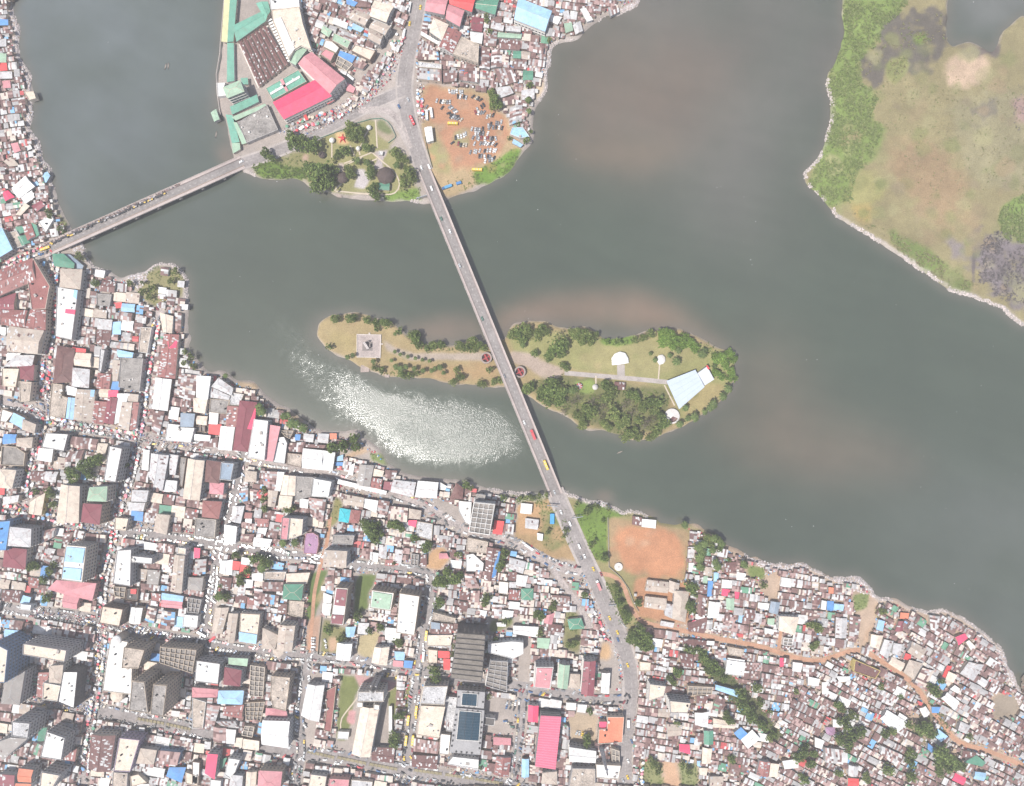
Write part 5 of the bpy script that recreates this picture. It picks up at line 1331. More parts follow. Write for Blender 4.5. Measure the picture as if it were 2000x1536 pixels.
# rows of the covered market: long brown roofs with bright lanes between
lane = MB(); lane.face([(x, y, GZ+.03) for x, y in wpoly('B 312,402 582,228 800,600 498,828')]); struct(lane.build('market_lane', mat('lane_paving', (.68, .63, .58), .9, .4, .2, 2.2)))
for k in range(7):
    t0, t1 = k/7 + .012, (k + .68)/7
    def e(t, b): return ((320+(580-320)*t, 400+(235-400)*t) if not b else (505+(790-505)*t, 812+(592-812)*t))
    q = [zp('B', *e(t0, 0)), zp('B', *e(t1, 0)), zp('B', *e(t1, 1)), zp('B', *e(t0, 1))]
    building(q, 4, 'g', 'rb', 'cream', f'brown market stall roof, {ordw(k) if k else "first"} from the river', (), 'market_stall_row', random.Random(900+k))
row = empty('awning_row', (*at('B', 690, 360), GZ))
for k in range(17):
    t = k/16; x, y = at('B', 580 + 215*t, 135 + 430*t, 4); mb = MB(); mb.box((x-row.location.x, y-row.location.y, 3.6), (4.6, 1.7, .3), .45, bottom=True); mb.build('awning', WHITE, row)
for k in range(0, 17, 4):
    t = k/16; x, y = at('B', 580 + 215*t, 135 + 430*t, 4); mb = MB(); mb.bar((x-row.location.x, y-row.location.y, 0), (x-row.location.x, y-row.location.y, 3.6), .12); mb.build('post', WHITE, row)
tag(row, 'row of small white awnings edging the cream market slab', 'awnings')
# ribbed pink hall
RIB = mat('ribbed_pink_roof', (.74, .20, .28), .5, .15)
h = 16; q = orient(wpoly('P 1185,872 1345,880 1300,1293 1140,1270', h)); c, q = local(q); root = empty('ribbed_hall', (*c, GZ)); wb = MB(); wb.prism(q, -.6, h, 0, cap=False); wb.build('wall', wallm('grey'), root); stampw([(x+c[0], y+c[1]) for x, y in q])
for k in range(21):
    a, b = k/21, (k+1)/21; m_ = (a+b)/2; mb = MB(); A = [bil(q, u, v) for u, v in ((a, 0), (m_, 0), (b, 0), (b, 1), (m_, 1), (a, 1))]
    mb.face([(*A[0], h+.1), (*A[1], h+.9), (*A[4], h+.9), (*A[5], h+.1)][::-1]); mb.face([(*A[1], h+.9), (*A[2], h+.1), (*A[3], h+.1), (*A[4], h+.9)][::-1]); mb.face([(*A[0], h+.1), (*A[2], h+.1), (*A[1], h+.9)]); mb.face([(*A[5], h+.1), (*A[4], h+.9), (*A[3], h+.1)])
    mb.build('roof_rib', RIB, root)
mb = MB()
for f in range(4):
    for s in range(12):
        t = (s+.5)/12
        for u in (0, 1):
            x, y = bil(q, u, t); mb.box((x, y, 1+f*3.8), (.9, 1.5, 2), math.atan2(q[1][1]-q[0][1], q[1][0]-q[0][0]), 0)
stuff(mb.build('windows', GLASS, root)); tag(root, 'long hall with a ribbed bright pink roof', 'building')
# terraced block: nine stepped roof beds
h = 30; q = wpoly('P 530,222 755,240 725,608 480,580', h); c, q = local(q); stampw([(x+c[0], y+c[1]) for x, y in q]); p0 = max(q, key=lambda p: p[1]-p[0]); i = q.index(p0); q = q[i:] + q[:i]
root = empty('terraced_block', (*c, GZ)); wb = MB(); wb.prism(q, -.6, h, 0); wb.build('wall', wallm('dark'), root); TER = mat('terrace_slab', (.20, .175, .15), .9, .5, .2, 1.0)
q2 = [q[0], q[3], q[2], q[1]]
for k in range(9):
    a, b = k/9, (k+.8)/9; pl = ccw([bil(q2, u, v) for u, v in ((.02, a+.01), (.98, a+.01), (.98, b), (.02, b))]); mb = MB(); mb.prism(pl, h+.01, h + .9 + .25*(k % 2), 0); mb.build('terrace_step', TER, root)
mb = MB(); k = 4
for i in range(4):
    a, b = Vector(q[i]), Vector(q[(i+1) % 4]); d = (b-a); L = d.length; d /= L; n = Vector((d.y, -d.x))
    for f in range(7):
        for w in range(int(L/4.5)):
            p = a + d*((w+.5)*4.5) + n*.05; mb.box((p.x, p.y, 2+f*4), (2.6, .2, 2.2), math.atan2(d.y, d.x))
stuff(mb.build('windows', GLASS, root)); tag(root, 'big dark grey block with nine planted terrace steps on its roof', 'building')
# government offices with blue glass roofs
def glassblock(outer, inner, h, nu, nv, label):
    c, o = local(wpoly(outer, h)); stampw([(x+c[0], y+c[1]) for x, y in o]); root = empty('office_block', (*c, GZ)); wb = MB(); wb.prism(o, -.6, h, 0); wb.build('wall', mat('office_stone', (.34, .33, .33), .9, .3), root)
    g = [(x-c[0], y-c[1]) for x, y in wpoly(inner, h)]; q = orient(g); GL = mat('roof_glass', RC['gl'], .12, .25, .1, .8, spec=.5); mb = MB(); o2 = inset(q, -.5); mb.ring(o2, inset(q, .05), h+.01, h+1.1); mb.build('glazing_kerb', TRIM, root)
    for a in range(nu):
        for b in range(nv):
            u0, u1, v0, v1 = (a+.03)/nu, (a+.97)/nu, (b+.02)/nv, (b+.98)/nv; mb = MB(); z = lambda v: h + .5 + .9*(1-abs(2*v-1)); P4 = [(*bil(q, u, v), z(v)) for u, v in ((u0, v0), (u1, v0), (u1, v1), (u0, v1))]; mb.face(P4)
            mb.face([(P4[0][0], P4[0][1], P4[0][2]-.2), (P4[1][0], P4[1][1], P4[1][2]-.2), P4[1], P4[0]]); mb.build('glass_pane', GL, root)
    mb = MB()
    for i in range(len(o)):
        a, b = Vector(o[i]), Vector(o[(i+1) % len(o)]); d = b-a; L = d.length; d /= L; n = Vector((d.y, -d.x))
        for f in range(int(h/4)):
            for w in range(int(L/4)): p = a + d*((w+.5)*4) + n*.05; mb.box((p.x, p.y, 1.2+f*4), (2.2, .2, 2.2), math.atan2(d.y, d.x))
    stuff(mb.build('windows', GLASS, root))
    mb = MB(); q3 = inset(o, 1.4)
    for i in range(len(q3)):
        a, b = q3[i], q3[(i+1) % len(q3)]; L = dist(a, b)
        for w in range(1, int(L/5)): t = w*5/L; mb.box((a[0]+(b[0]-a[0])*t, a[1]+(b[1]-a[1])*t, h+.02), (1.5, 1.5, .7), .1)
    stuff(mb.build('roof_vents', BLACK, root)); return tag(root, label, 'building')
glassblock('P 522,812 745,832 712,1180 470,1160', 'P 550,832 716,846 700,1066 528,1054', 14, 10, 3, 'grey government building with a large dark blue glass roof')
glassblock('P 532,672 750,690 740,818 532,800', 'P 574,694 688,702 683,796 566,786', 13, 3, 4, 'pale grey office wing with a smaller square dark glass roof')
# lattice mast
bx, by = W(1172, 1456); k = (DC-0)/DC; root = empty('lattice_mast', (bx, by, GZ)); STEEL = mat('galvanised_steel', (.52, .53, .54), .5, .2, metal=.3); Hm = 52
corner = lambda i, z: (math.cos(i*2.094+.3)*(2.8*(1-z/Hm)+.35), math.sin(i*2.094+.3)*(2.8*(1-z/Hm)+.35), z)
for i in range(3): mb = MB(); mb.bar(corner(i, -.3), corner(i, Hm), .4); mb.build('leg', STEEL, root)
mb = MB()
for z in range(0, Hm-3, 3):
    for i in range(3): mb.bar(corner(i, z), corner((i+1) % 3, z+3), .2); mb.bar(corner((i+1) % 3, z), corner(i, z+3), .2); mb.bar(corner(i, z), corner((i+1) % 3, z), .18)
stuff(mb.build('bracing', STEEL, root))
for z, a in ((44, .5), (47, 2.5), (40, 4.4)): mb = MB(); mb.lathe((math.cos(a)*1.3, math.sin(a)*1.3, z), [(0, 0), (.9, .2), (.9, .5), (0, .3)], 10); mb.build('dish_antenna', WHITE, root)
tag(root, 'tall grey lattice telecom mast beside the main road', 'mast')
# island: ring towers
def ringtower(s, x, y, label):
    c = at(s, x, y, 3); root = empty('ring_tower', (*c, GZ)); ST = mat('rough_stone', (.33, .27, .24), .95, .4, .3, 1.6, bump=.3); RED = mat('red_floor', (.30, .03, .035), .7, .25)
    mb = MB(); mb.lathe((0, 0, -.3), [(5.7, 0), (5.6, 5.3), (4.1, 5.3), (4.0, .4)], 36); mb.build('ring_wall', ST, root)
    mb = MB(); mb.lathe((0, 0, 0), [(4.05, 1.2), (0, 1.2)], 28); mb.build('floor', RED, root)
    for i in range(4): a = i*math.pi/2 + .5; mb = MB(); mb.box((math.cos(a)*1.95, math.sin(a)*1.95, 4.2), (3.9, .75, .6), a, bottom=True); mb.build('beam', mat('red_beam', (.36, .07, .07), .7, .2), root)
    mb = MB(); mb.lathe((0, 0, .5), [(.9, 0), (.9, 4.6), (0, 4.6)], 12); mb.build('hub', mat('red_beam', (.36, .07, .07), .7, .2), root)
    for i in range(4): a = i*math.pi/2 + 1.28; mb = MB(); mb.box((math.cos(a)*2.6, math.sin(a)*2.6, 1.21), (1.3, 1.9, .4), a); mb.build('dark_block', BLACK, root)  # black block on the floor between neighbouring beams
    tag(root, label, 'ring tower')
ringtower('G', 1665, 521, 'round stone ring tower with red cross floor, left of the bridge'); ringtower('H', 221, 548, 'round stone ring tower with red cross floor, right of the bridge')
# monument plaza
c, o = local(wpoly('G 462,300 690,305 684,522 462,516')); root = empty('monument_plaza', (*c, GZ)); SL = mat('weathered_slab', (.42, .355, .33), .95, .45, .25, 1.2)
mb = MB(); mb.prism(o, -.3, .5, 0); mb.build('plinth', SL, root); mb = MB(); mb.ring(inset(o, -.02), inset(o, .8), .51, 1.2); mb.build('border_wall', mat('pale_stone', (.55, .49, .45), .9, .25), root)
G0 = lambda x, y: (at('G', x, y)[0]-c[0], at('G', x, y)[1]-c[1])
pl = ccw([G0(*p) for p in ((515, 375), (605, 372), (605, 455), (515, 455))]); mb = MB(); mb.prism(pl, .5, 1.1, 0); mb.build('platform', mat('platform_grey', (.22, .195, .185), .95, .3), root)
a, b = Vector(G0(538, 380)), Vector(G0(575, 440)); d = (b-a).normalized(); n = Vector((-d.y, d.x))
mb = MB(); w = .9; P3 = lambda p, s, z: ((p+n*s).x, (p+n*s).y, z)
for s0, s1 in ((-1.6, 1.6),):
    v = [P3(a, s0, 1.1), P3(a, s1, 1.1), P3(b, s1, 1.1), P3(b, s0, 1.1), P3(a, s0*.7, 7), P3(a, s1*.7, 7), P3(b, s1*.7, 4.2), P3(b, s0*.7, 4.2)]
    for f in ((0, 1, 5, 4), (1, 2, 6, 5), (2, 3, 7, 6), (3, 0, 4, 7), (4, 5, 6, 7)): mb.face([v[i] for i in f])
mb.build('sloping_monument', mat('monument_stone', (.50, .45, .43), .9, .3), root)
for p, sz in (((590, 410), (1.2, 3.0)), ((572, 368), (3, 1))): x, y = G0(*p); mb = MB(); mb.box((x, y, 1.1), (sz[0], sz[1], 3.2), 0); mb.build('pillar', mat('platform_grey', (.22, .195, .185), .95, .3), root)
for p, sz in (((580, 297), (1.6, 2.2)), ((690, 393), (3, 1.3))): x, y = G0(*p); mb = MB(); mb.box((x, y, -.1), (sz[0], sz[1], .9), 0); mb.build('steps', mat('pale_stone', (.55, .49, .45), .9, .25), root)
tag(root, "square stone plaza with a sloping monument at the island's left end", 'monument')
# canopy, stage and rotunda
SKY = mat('pale_blue_sheet', (.47, .53, .62), .5, .12); SHELL = mat('white_membrane', (.80, .79, .77), .5, .08)
h = 7; c, o = local(wpoly('H 1366,618 1592,530 1664,664 1466,838', h)); root = empty('amphitheatre', (*c, GZ)); mb = MB(); z = [h, h+1.5, h+1.5, h]; mb.prism(o, h, h+.35, 0); mb.build('canopy', SKY, root)
for k, p in enumerate(inset(o, 1.2)): mb = MB(); mb.lathe((p[0], p[1], -.2), [(.3, 0), (.3, h+.1)], 8); mb.build('column', STEEL, root)
for t in (.2, .4, .6, .8): mb = MB(); q = orient(o); a, b = bil(q, 0.01, t), bil(q, .99, t); mb.bar((*a, h+.42), (*b, h+.42), .09); mb.build('sheet_seam', mat('seam', (.36, .43, .52), .5, .1), root)
pl = [(x-c[0], y-c[1]) for x, y in wpoly('H 1612,556 1684,504 1740,606 1668,652', 9)]; mb = MB(); mb.prism(ccw(pl), -.3, 9, 0); mb.build('stage_house', mat('stage_white', (.55, .57, .60), .6, .12), root)
pl = [(x-c[0], y-c[1]) for x, y in wpoly('H 1676,500 1686,494 1704,520 1694,530', 9.5)]; mb = MB(); mb.prism(ccw(pl), 8.5, 10, 0); mb.build('red_fascia', mat('red_paint', (.6, .05, .06), .5, .1), root)
tag(root, 'large angular pale blue canopy with white stage house on the island', 'amphitheatre'); stampw(wpoly('H 1366,618 1592,530 1740,606 1466,838'))
def shell(name, s, rim, apex, ha, hr, m, label, cat, legs=True):
    pl = wpoly(s + ' ' + rim, hr); ap = at(s, *apex, ha); c, o = local(pl); a = (ap[0]-c[0], ap[1]-c[1]); root = empty(name, (*c, GZ)); mb = MB(); n = len(o); R = 4
    for k in range(R):
        f0, f1 = k/R, (k+1)/R
        for i in range(n):
            j = (i+1) % n; pt = lambda q, f: (a[0]+(q[0]-a[0])*f, a[1]+(q[1]-a[1])*f, ha - (ha-hr)*f*f)
            if k == 0: mb.face([pt(o[i], f1), pt(o[j], f1), (a[0], a[1], ha)])
            else: mb.face([pt(o[i], f0), pt(o[i], f1), pt(o[j], f1), pt(o[j], f0)])
    for i in range(n): j = (i+1) % n; mb.face([(*o[i], hr-.3), (*o[j], hr-.3), (*o[j], hr), (*o[i], hr)])
    mb.build('roof_shell', m, root)
    if legs:
        for i in range(0, n, max(1, n//6)): mb = MB(); mb.bar((o[i][0]*.93, o[i][1]*.93, -.2), (o[i][0]*.93, o[i][1]*.93, hr+.05), .15); mb.build('post', WHITE, root)
    return tag(root, label, cat)
shell('bandstand', 'H', '942,495 938,440 962,405 1003,388 1045,400 1068,440 1072,478 1010,488', (1006, 440), 6.5, 4.2, SHELL, 'white domed bandstand shell above the island path', 'bandstand')
shell('fan_shelter', 'H', '1296,470 1290,438 1308,416 1336,412 1356,432 1358,462 1342,484 1312,492', (1326, 452), 4.6, 3.2, mat('fan_white', (.66, .63, .60), .7, .15), 'small white fan-shaped shelter near the palms', 'shelter')
def circ(x, y, r, n=12, sq=1.0): return ' '.join(f'{x+r*math.cos(2*math.pi*i/n):.1f},{y+r*sq*math.sin(2*math.pi*i/n):.1f}' for i in range(n))
def kiosk(s, x, y, r, m, label, h=3.4, n=12, hub=None): 
    o = shell('round_kiosk', s, circ(x, y, r, n), (x, y), h+1.6, h-.6, m, label, 'kiosk'); mb = MB(); mb.lathe((0, 0, h+1.4), [(.5, 0), (.35, .7), (0, .8)], 8); mb.build('finial', hub or m, o); return o
kiosk('H', 810, 666, 23, mat('thatch_grey', (.60, .57, .55), .9, .25), 'round pale grey kiosk right of the red and white one')
o = kiosk('H', 686, 658, 25, mat('kiosk_white', (.74, .70, .69), .7, .15), 'round red and white kiosk below the island path')
mb = MB()
for i in range(12):
    if i % 2: continue
    a0, a1 = 2*math.pi*i/12, 2*math.pi*(i+1)/12; ring = lambda a, r: (math.cos(a)*r, math.sin(a)*r, 5.08 - (2.2)*(r/3.1)**2)
    for r0, r1 in ((.4, 1.6), (1.6, 2.4), (2.4, 3.05)): mb.face([ring(a0, r0), ring(a0, r1), ring(a1, r1), ring(a1, r0)])
mb.build('red_segments', mat('red_paint', (.6, .05, .06), .5, .1), o)
for x, y, r in ((905, 322, 24), (1218, 214, 22), (1128, 391, 20)): kiosk('F', x, y, r, SHELL, {905: 'white octagonal park kiosk at the left end of a path', 1218: 'white octagonal park kiosk nearest the big junction', 1128: 'white octagonal park kiosk in the middle of the park'}[x], 3.6, 8)
BRN = mat('brown_shingle', (.10, .075, .068), .9, .3, .3, 1.2)
shell('pavilion', 'F', circ(1360, 622, 76, 8), (1360, 622), 9, 4.5, BRN, 'large octagonal dark brown park pavilion', 'pavilion'); shell('pavilion', 'F', circ(1350, 680, 28, 8), (1350, 680), 5, 3.5, mat('brown_porch', (.22, .15, .12), .9, .3), 'small brown porch roof beside the octagonal pavilion', 'pavilion')
shell('pavilion', 'F', circ(820, 446, 30, 10), (820, 446), 5, 3, BRN, 'small round dark brown hut under the park trees', 'hut'); shell('pavilion', 'F', circ(990, 638, 50, 10), (990, 638), 7, 4, BRN, 'round dark brown park hut half hidden by a tree', 'hut')
# rotunda with an open wedge of beams
c = at('H', 1411, 893, 4); root = empty('rotunda', (*c, GZ)); N_ = 36; R0 = 7.4; w0, w1 = -2.35, -.35; mb = MB(); bm = []
for i in range(N_):
    a0, a1 = 2*math.pi*i/N_ - math.pi, 2*math.pi*(i+1)/N_ - math.pi
    rs = ((0, 2.0), (2.0, 5.6), (5.6, R0)) if not (w0 < (a0+a1)/2 < w1) else ((5.9, R0),)
    zz = lambda r: 6.6 - 2.8*(r/R0)
    for r0, r1 in rs: mb.face([(math.cos(a)*r, math.sin(a)*r, zz(r)) for a, r in ((a0, r0), (a0, r1), (a1, r1), (a1, r0))] if r0 else [(0, 0, zz(0)), (math.cos(a0)*r1, math.sin(a0)*r1, zz(r1)), (math.cos(a1)*r1, math.sin(a1)*r1, zz(r1))])
mb.build('roof_shell', mat('rotunda_thatch', (.68, .64, .61), .8, .25), root)
for i in range(7): a = w0 + (w1-w0)*(i+.5)/7; mb = MB(); mb.bar((math.cos(a)*1.5, math.sin(a)*1.5, 5.6), (math.cos(a)*6.2, math.sin(a)*6.2, 3.9), .18); mb.build('beam', mat('rust_beam', (.26, .11, .11), .7, .2), root)
mb = MB(); mb.lathe((0, 0, 0), [(5.8, .12), (0, .12)], 24); mb.build('floor', mat('rotunda_floor', (.33, .24, .24), .9, .2), root); mb = MB(); mb.lathe((0, 0, -.2), [(6.6, 0), (6.6, 3.9), (6.3, 3.9), (6.3, 0)], 30); mb.build('wall', WHITE, root); tag(root, 'round white rotunda with an open wedge of dark beams', 'rotunda'); stampw(wpoly('H ' + circ(1411, 893, 62)))
# jetties, walls, fences
JET = mat('weathered_planks', (.42, .34, .30), .95, .35, .3, 2)
for s, lab in (('G 498,588 575,590 578,650 495,655', "plank jetty below the monument plaza"), ('G 722,650 765,655 762,705 720,700', "small plank jetty at the island's lower shore"), ('F 945,770 985,772 990,808 948,805', 'small plank jetty below the park')):
    c, o = local(wpoly(s)); root = empty('jetty', (*c, 0)); q = orient(o); n = 9
    for k in range(n): pl = ccw([bil(q, u, v) for u, v in ((k/n+.004, 0), ((k+.9)/n, 0), ((k+.9)/n, 1), (k/n+.004, 1))]); mb = MB(); mb.prism(pl, 1.6, 1.8 + .05*(k % 2), 0); mb.build('plank', JET, root)
    for p in inset(o, .4): mb = MB(); mb.bar((*p, -2), (*p, 2.3), .16); mb.build('post', JET, root)
    tag(root, lab, 'jetty')
def wallrun(name, s, h, t, m, label, cat, seg=9.0, part='panel', posts=True):
    p = [Vector(W(*q)) for q in pts(s)]; root = empty(name, (*p[0], GZ))
    for a, b in zip(p, p[1:]):
        L = (b-a).length; n = max(1, int(L/seg))
        for k in range(n):
            u = a + (b-a)*((k+.5)/n) - p[0]; ang = math.atan2((b-a).y, (b-a).x); mb = MB(); mb.box((u.x, u.y, -.3), (L/n - .35, t, h+.3), ang); mb.build(part, m, root)
            if posts: w = a + (b-a)*(k/n) - p[0]; mb = MB(); mb.box((w.x, w.y, -.3), (.3, t+.12, h+.5), ang); mb.build('post', CONC, root)
    return tag(root, label, cat)
wallrun('park_fence', 'F 730,335 830,300 1000,236 1120,180 1245,145 1330,140 1375,165 1410,205 1448,290 1440,310 1385,350', 1.9, .25, mat('green_fence_paint', (.16, .30, .23), .7, .2), 'green fence curving round the park by the junction', 'fence')
wallrun('boundary_wall', 'Q 990,395 995,560 1000,815 1100,905 1165,1000 1210,1120 1255,1200', 2.0, .3, CONC, 'grey block wall along the left side of the football pitch', 'wall')
wallrun('boundary_wall', 'Q 1690,540 1672,700 1650,860', 1.8, .3, mat('red_wall', (.42, .2, .16), .9, .3), 'low reddish wall along the right side of the football pitch', 'wall'); wallrun('boundary_wall', 'C 345,1030 365,1130 400,1260', 2, .35, mat('mossy_wall', (.2, .2, .13), .9, .3), 'mossy wall between the car park and the road', 'wall')
wallrun('boundary_wall', 'B 188,-40 150,400 145,500 112,700 118,880 150,1080', 1.3, .4, mat('pale_stone', (.55, .49, .45), .9, .25), 'pale river wall along the market bank', 'wall', 12)
wallrun('boundary_wall', 'O 1700,745 1760,770 1850,830 1880,860', 1.2, .3, WHITE, 'short curving white wall beside the lower road', 'wall', 6); wallrun('churchyard_wall', 'N 1360,490 1330,700 1300,900 1280,1100', 1.6, .3, CONC, 'wall between the brick court and the church lawn', 'wall', 7)
wallrun('boundary_wall', 'L 1195,980 1170,1200 1160,1330 1330,1345', 2.0, .3, mat('mossy_wall', (.2, .2, .13), .9, .3), 'dark wall round the garden below the maroon-roofed block', 'wall', 7)
# billboards and gantries
def billboard(s, x, y, ang, label, h=8):
    c = at(s, x, y, h); root = empty('billboard', (*c, GZ), ang)
    for k in (-3.6, 0, 3.6): mb = MB(); mb.bar((k, 0, -.3), (k, 0, h), .18); mb.build('post', STEEL, root)
    for k in range(4): mb = MB(); mb.box((-4.05+2.7*k, 0, h-3.4), (2.55, .35, 3.4), 0, bottom=True); mb.build('panel', mat('billboard_back', (.45, .47, .5), .6, .2), root)
    for k in (-3.6, 0, 3.6): mb = MB(); mb.bar((k, 0, h-.5), (k, 2.6, h-3), .12); mb.build('strut', STEEL, root)
    tag(root, label, 'billboard')
billboard('Q', 735, 398, .15, 'billboard frame just right of the bridge over the green slope'); billboard('Q', 520, 302, -.1, 'billboard frame just left of the bridge at the shore'); billboard('Q', 1048, 1145, .12, 'billboard frame beside the main road by the dark trees')
billboard('Q', 1122, 1310, -.8, 'billboard frame by the main road above the roadside bushes'); billboard('F', 1665, 800, .3, "billboard frame beside the main bridge's north end")
# playground and water tanks
c = at('F', 998, 310); root = empty('play_frame', (*c, GZ)); RP = mat('red_paint', (.6, .05, .06), .5, .1)
for a in range(5): t = a*1.257+.3; mb = MB(); mb.bar((0, 0, 2.2), (math.cos(t)*4.5, math.sin(t)*4.5, .2), .45); mb.build('slide', RP, root)
mb = MB(); mb.box((0, 0, -.1), (3, 3, 2.4), .3); mb.build('tower', RP, root); tag(root, 'red climbing frame on the sandy playground', 'play frame')
c = at('Q', 1080, 815); root = empty('water_tank', (*c, GZ)); mb = MB(); mb.lathe((0, 0, -.1), [(4, 0), (4, 2.2), (0, 2.8)], 20); mb.build('drum', mat('tank_pale', (.62, .58, .54), .8, .2), root); mb = MB(); mb.lathe((0, 0, 2.6), [(.6, 0), (.6, .5), (0, .5)], 10); mb.build('hatch', CONC, root); tag(root, 'low round pale tank in the corner of the football pitch', 'tank')
for s, x, y, r, hh, cr_, lab in (('M', 1095, 690, 58, 10, 'cr', 'round cream drum building with domed roof at the crossroads'), ('M', 1095, 165, 40, 15, 'wh', 'small white domed drum on the white L-shaped building')):
    c = at(s, x, y, hh); r /= 9.6; root = empty('drum_building', (*c, GZ)); mb = MB(); mb.lathe((0, 0, -.5), [(r, 0), (r, hh+.5)], 24); mb.build('wall', wallm('cream'), root); mb = MB(); mb.lathe((0, 0, hh), [(r+.3, 0), (r*.95, .9), (r*.6, 1.9), (r*.25, 2.5), (0, 2.6)], 24); mb.build('dome', roofm(cr_), root); tag(root, lab, 'building')
# church tower cross
c = at('N', 1672, 625, 26); root = empty('church_tower', (*c, GZ)); mb = MB(); mb.box((0, 0, -.3), (6, 6, 26.3), -.12); mb.build('wall', wallm('grey'), root)
for f in range(5):
    for a in range(4): t = a*math.pi/2 - .12; mb = MB(); mb.box((math.cos(t)*3.0, math.sin(t)*3.0, 4+f*4.2), (.3, 1.6, 2.4), t); mb.build('window', GLASS, root)
mb = MB(); mb.lathe((0, 0, 26), [(4.2, 0), (1.2, 3.4), (0, 5)], 4); mb.build('spire', roofm('dg'), root); mb = MB(); mb.box((0, 0, 30.8), (.3, .3, 3), 0); mb.box((0, 0, 32.4), (1.6, .28, .3), 0, bottom=True); mb.build('cross', WHITE, root); tag(root, 'square grey church tower with a cross, at the head of the nave', 'tower')
# planters down the middle of the avenue
PL = mat('planter_frame', (.42, .36, .2), .8, .3)
AV = [(1063, 1208, 'N', 1312, 1265), (1340, 1262, 'N', 1610, 1320), (1640, 1325, 'N', 1900, 1375), (1290, 900, 'M', 1540, 945), (1560, 950, 'M', 1790, 1000), (195, 1295, 'P', 410, 1325), (440, 1330, 'P', 655, 1360), (675, 1365, 'P', 885, 1400), (200, 790, 'M', 490, 825)]
for i, (x0, y0, s, x1, y1) in enumerate(AV):
    a, b = Vector(at(s, x0, y0)), Vector(at(s, x1, y1)); d = b-a; L = d.length; root = empty('median_planter', (*a, GZ)); d /= L; ang = math.atan2(d.y, d.x); n = Vector((-d.y, d.x)); k = 7
    for j in range(k): p = d*((j+.5)*L/k); mb = MB(); mb.box((p.x, p.y, 0), (L/k-.5, 2.6, .6), ang); mb.build('bed', mat('planter_soil', (.28, .24, .15), .95, .4), root)
    for j in range(k+1): p = d*(j*L/k); mb = MB(); mb.bar((p.x+n.x*1.7, p.y+n.y*1.7, 0), (p.x+n.x*1.7, p.y+n.y*1.7, 2.2), .12); mb.bar((p.x-n.x*1.7, p.y-n.y*1.7, 0), (p.x-n.x*1.7, p.y-n.y*1.7, 2.2), .12); mb.bar((p.x+n.x*1.7, p.y+n.y*1.7, 2.2), (p.x-n.x*1.7, p.y-n.y*1.7, 2.2), .14); mb.build('hoop', PL, root)
    m = (a+b)/2; place(root, 'yellowish hooped median planter', 'planter', *W2(m.x, m.y), 'planters down the middle of the avenue')
# ------------------------------------------------------------------ dense housing between the surveyed buildings
for s in ('Q 780,210 1010,260 1200,395 1000,400 995,820 870,780 800,600 700,330', 'Q 1000,390 1690,500 1650,930 1250,910 1000,815', 'Q 1230,900 1690,960 1680,1310 1250,1270', 'Q 960,940 1150,990 1215,1300 1090,1310',
          'Q 200,240 560,180 700,560 770,780 560,790 420,720 210,560', 'C 310,640 820,690 930,830 1000,960 1100,1110 1000,1290 480,1490 380,1300 320,900', 'F 0,420 420,380 700,300 1250,120 1450,280 1650,560 1680,860 300,660',
          'B 100,-20 600,-20 905,-20 1010,480 1330,740 1350,860 1300,960 640,1260 250,1500 100,1100', 'B 1350,860 1880,300 1760,230 1560,560 1330,730', 'R 230,1310 740,1330 760,1536 210,1536', 'L 1080,560 1250,540 1180,1000 1160,1340 1040,1340',
          'L 1500,570 1720,590 1640,760 1630,1000 1480,1010', 'L 1180,980 1430,1060 1520,1120 1330,1350 1150,1320', 'L 1530,1160 1740,1130 1660,1390 1520,1330', 'N 1370,490 1900,500 1870,1160 1640,1280 1470,1240 1320,1140', 'N 1000,480 1200,480 1120,1140 1000,1150',
          'P 530,610 740,640 730,690 520,660', 'P 770,100 1000,100 1000,180 770,230', 'P 760,720 1000,760 960,1010 740,1000', 'P 1400,830 1640,860 1610,1110 1420,1100', 'P 1660,290 1740,300 1800,640 1720,720 1640,440', 'P 1000,80 1000,700 1090,680 1110,300', 'O 850,840 1000,800 1050,930 960,1030 820,1000',
          'O 880,340 1250,480 1220,640 1000,600', 'E 1190,780 1460,640 1500,650 1490,900 1480,1040 1390,1040', 'E 1500,640 1660,680 1740,800 1650,900 1560,860 1490,800', 'J 1330,820 1560,720 1830,930 1680,880 1480,840', 'J 1300,1200 1390,1240 1340,1470 1230,1500', 'T 230,180 420,220 350,560 275,560', 'S 770,510 930,510 930,620 780,610', 'P 1380,60 1530,60 1480,420 1350,330',
          'S 860,720 900,640 1040,560 1080,640 1040,860 1000,830', 'R 760,430 1000,500 1330,860 1500,1100 1440,1150 1180,860 900,600', 'T 600,1050 790,1060 770,1200 660,1180', 'T 790,1270 950,1290 960,1410 850,1430', 'T 1200,900 1380,930 1370,1060 1200,1080', 'H 0,0 2000,0 2000,1160 0,1160'): stamp(pts(s))
SH = MB(); PACK = []
def occupied(q):
    for i in range(4):
        for j in range(4):
            x, y = bil(q, .08 + .28*i, .08 + .28*j); xi, yi = int(x), int(y)
            if not (0 <= xi < 2000 and 0 <= yi < 1536):
                if not (-30 < xi < 2030 and -30 < yi < 1566): return True
                continue
            if occ[yi, xi]: return True
    return False
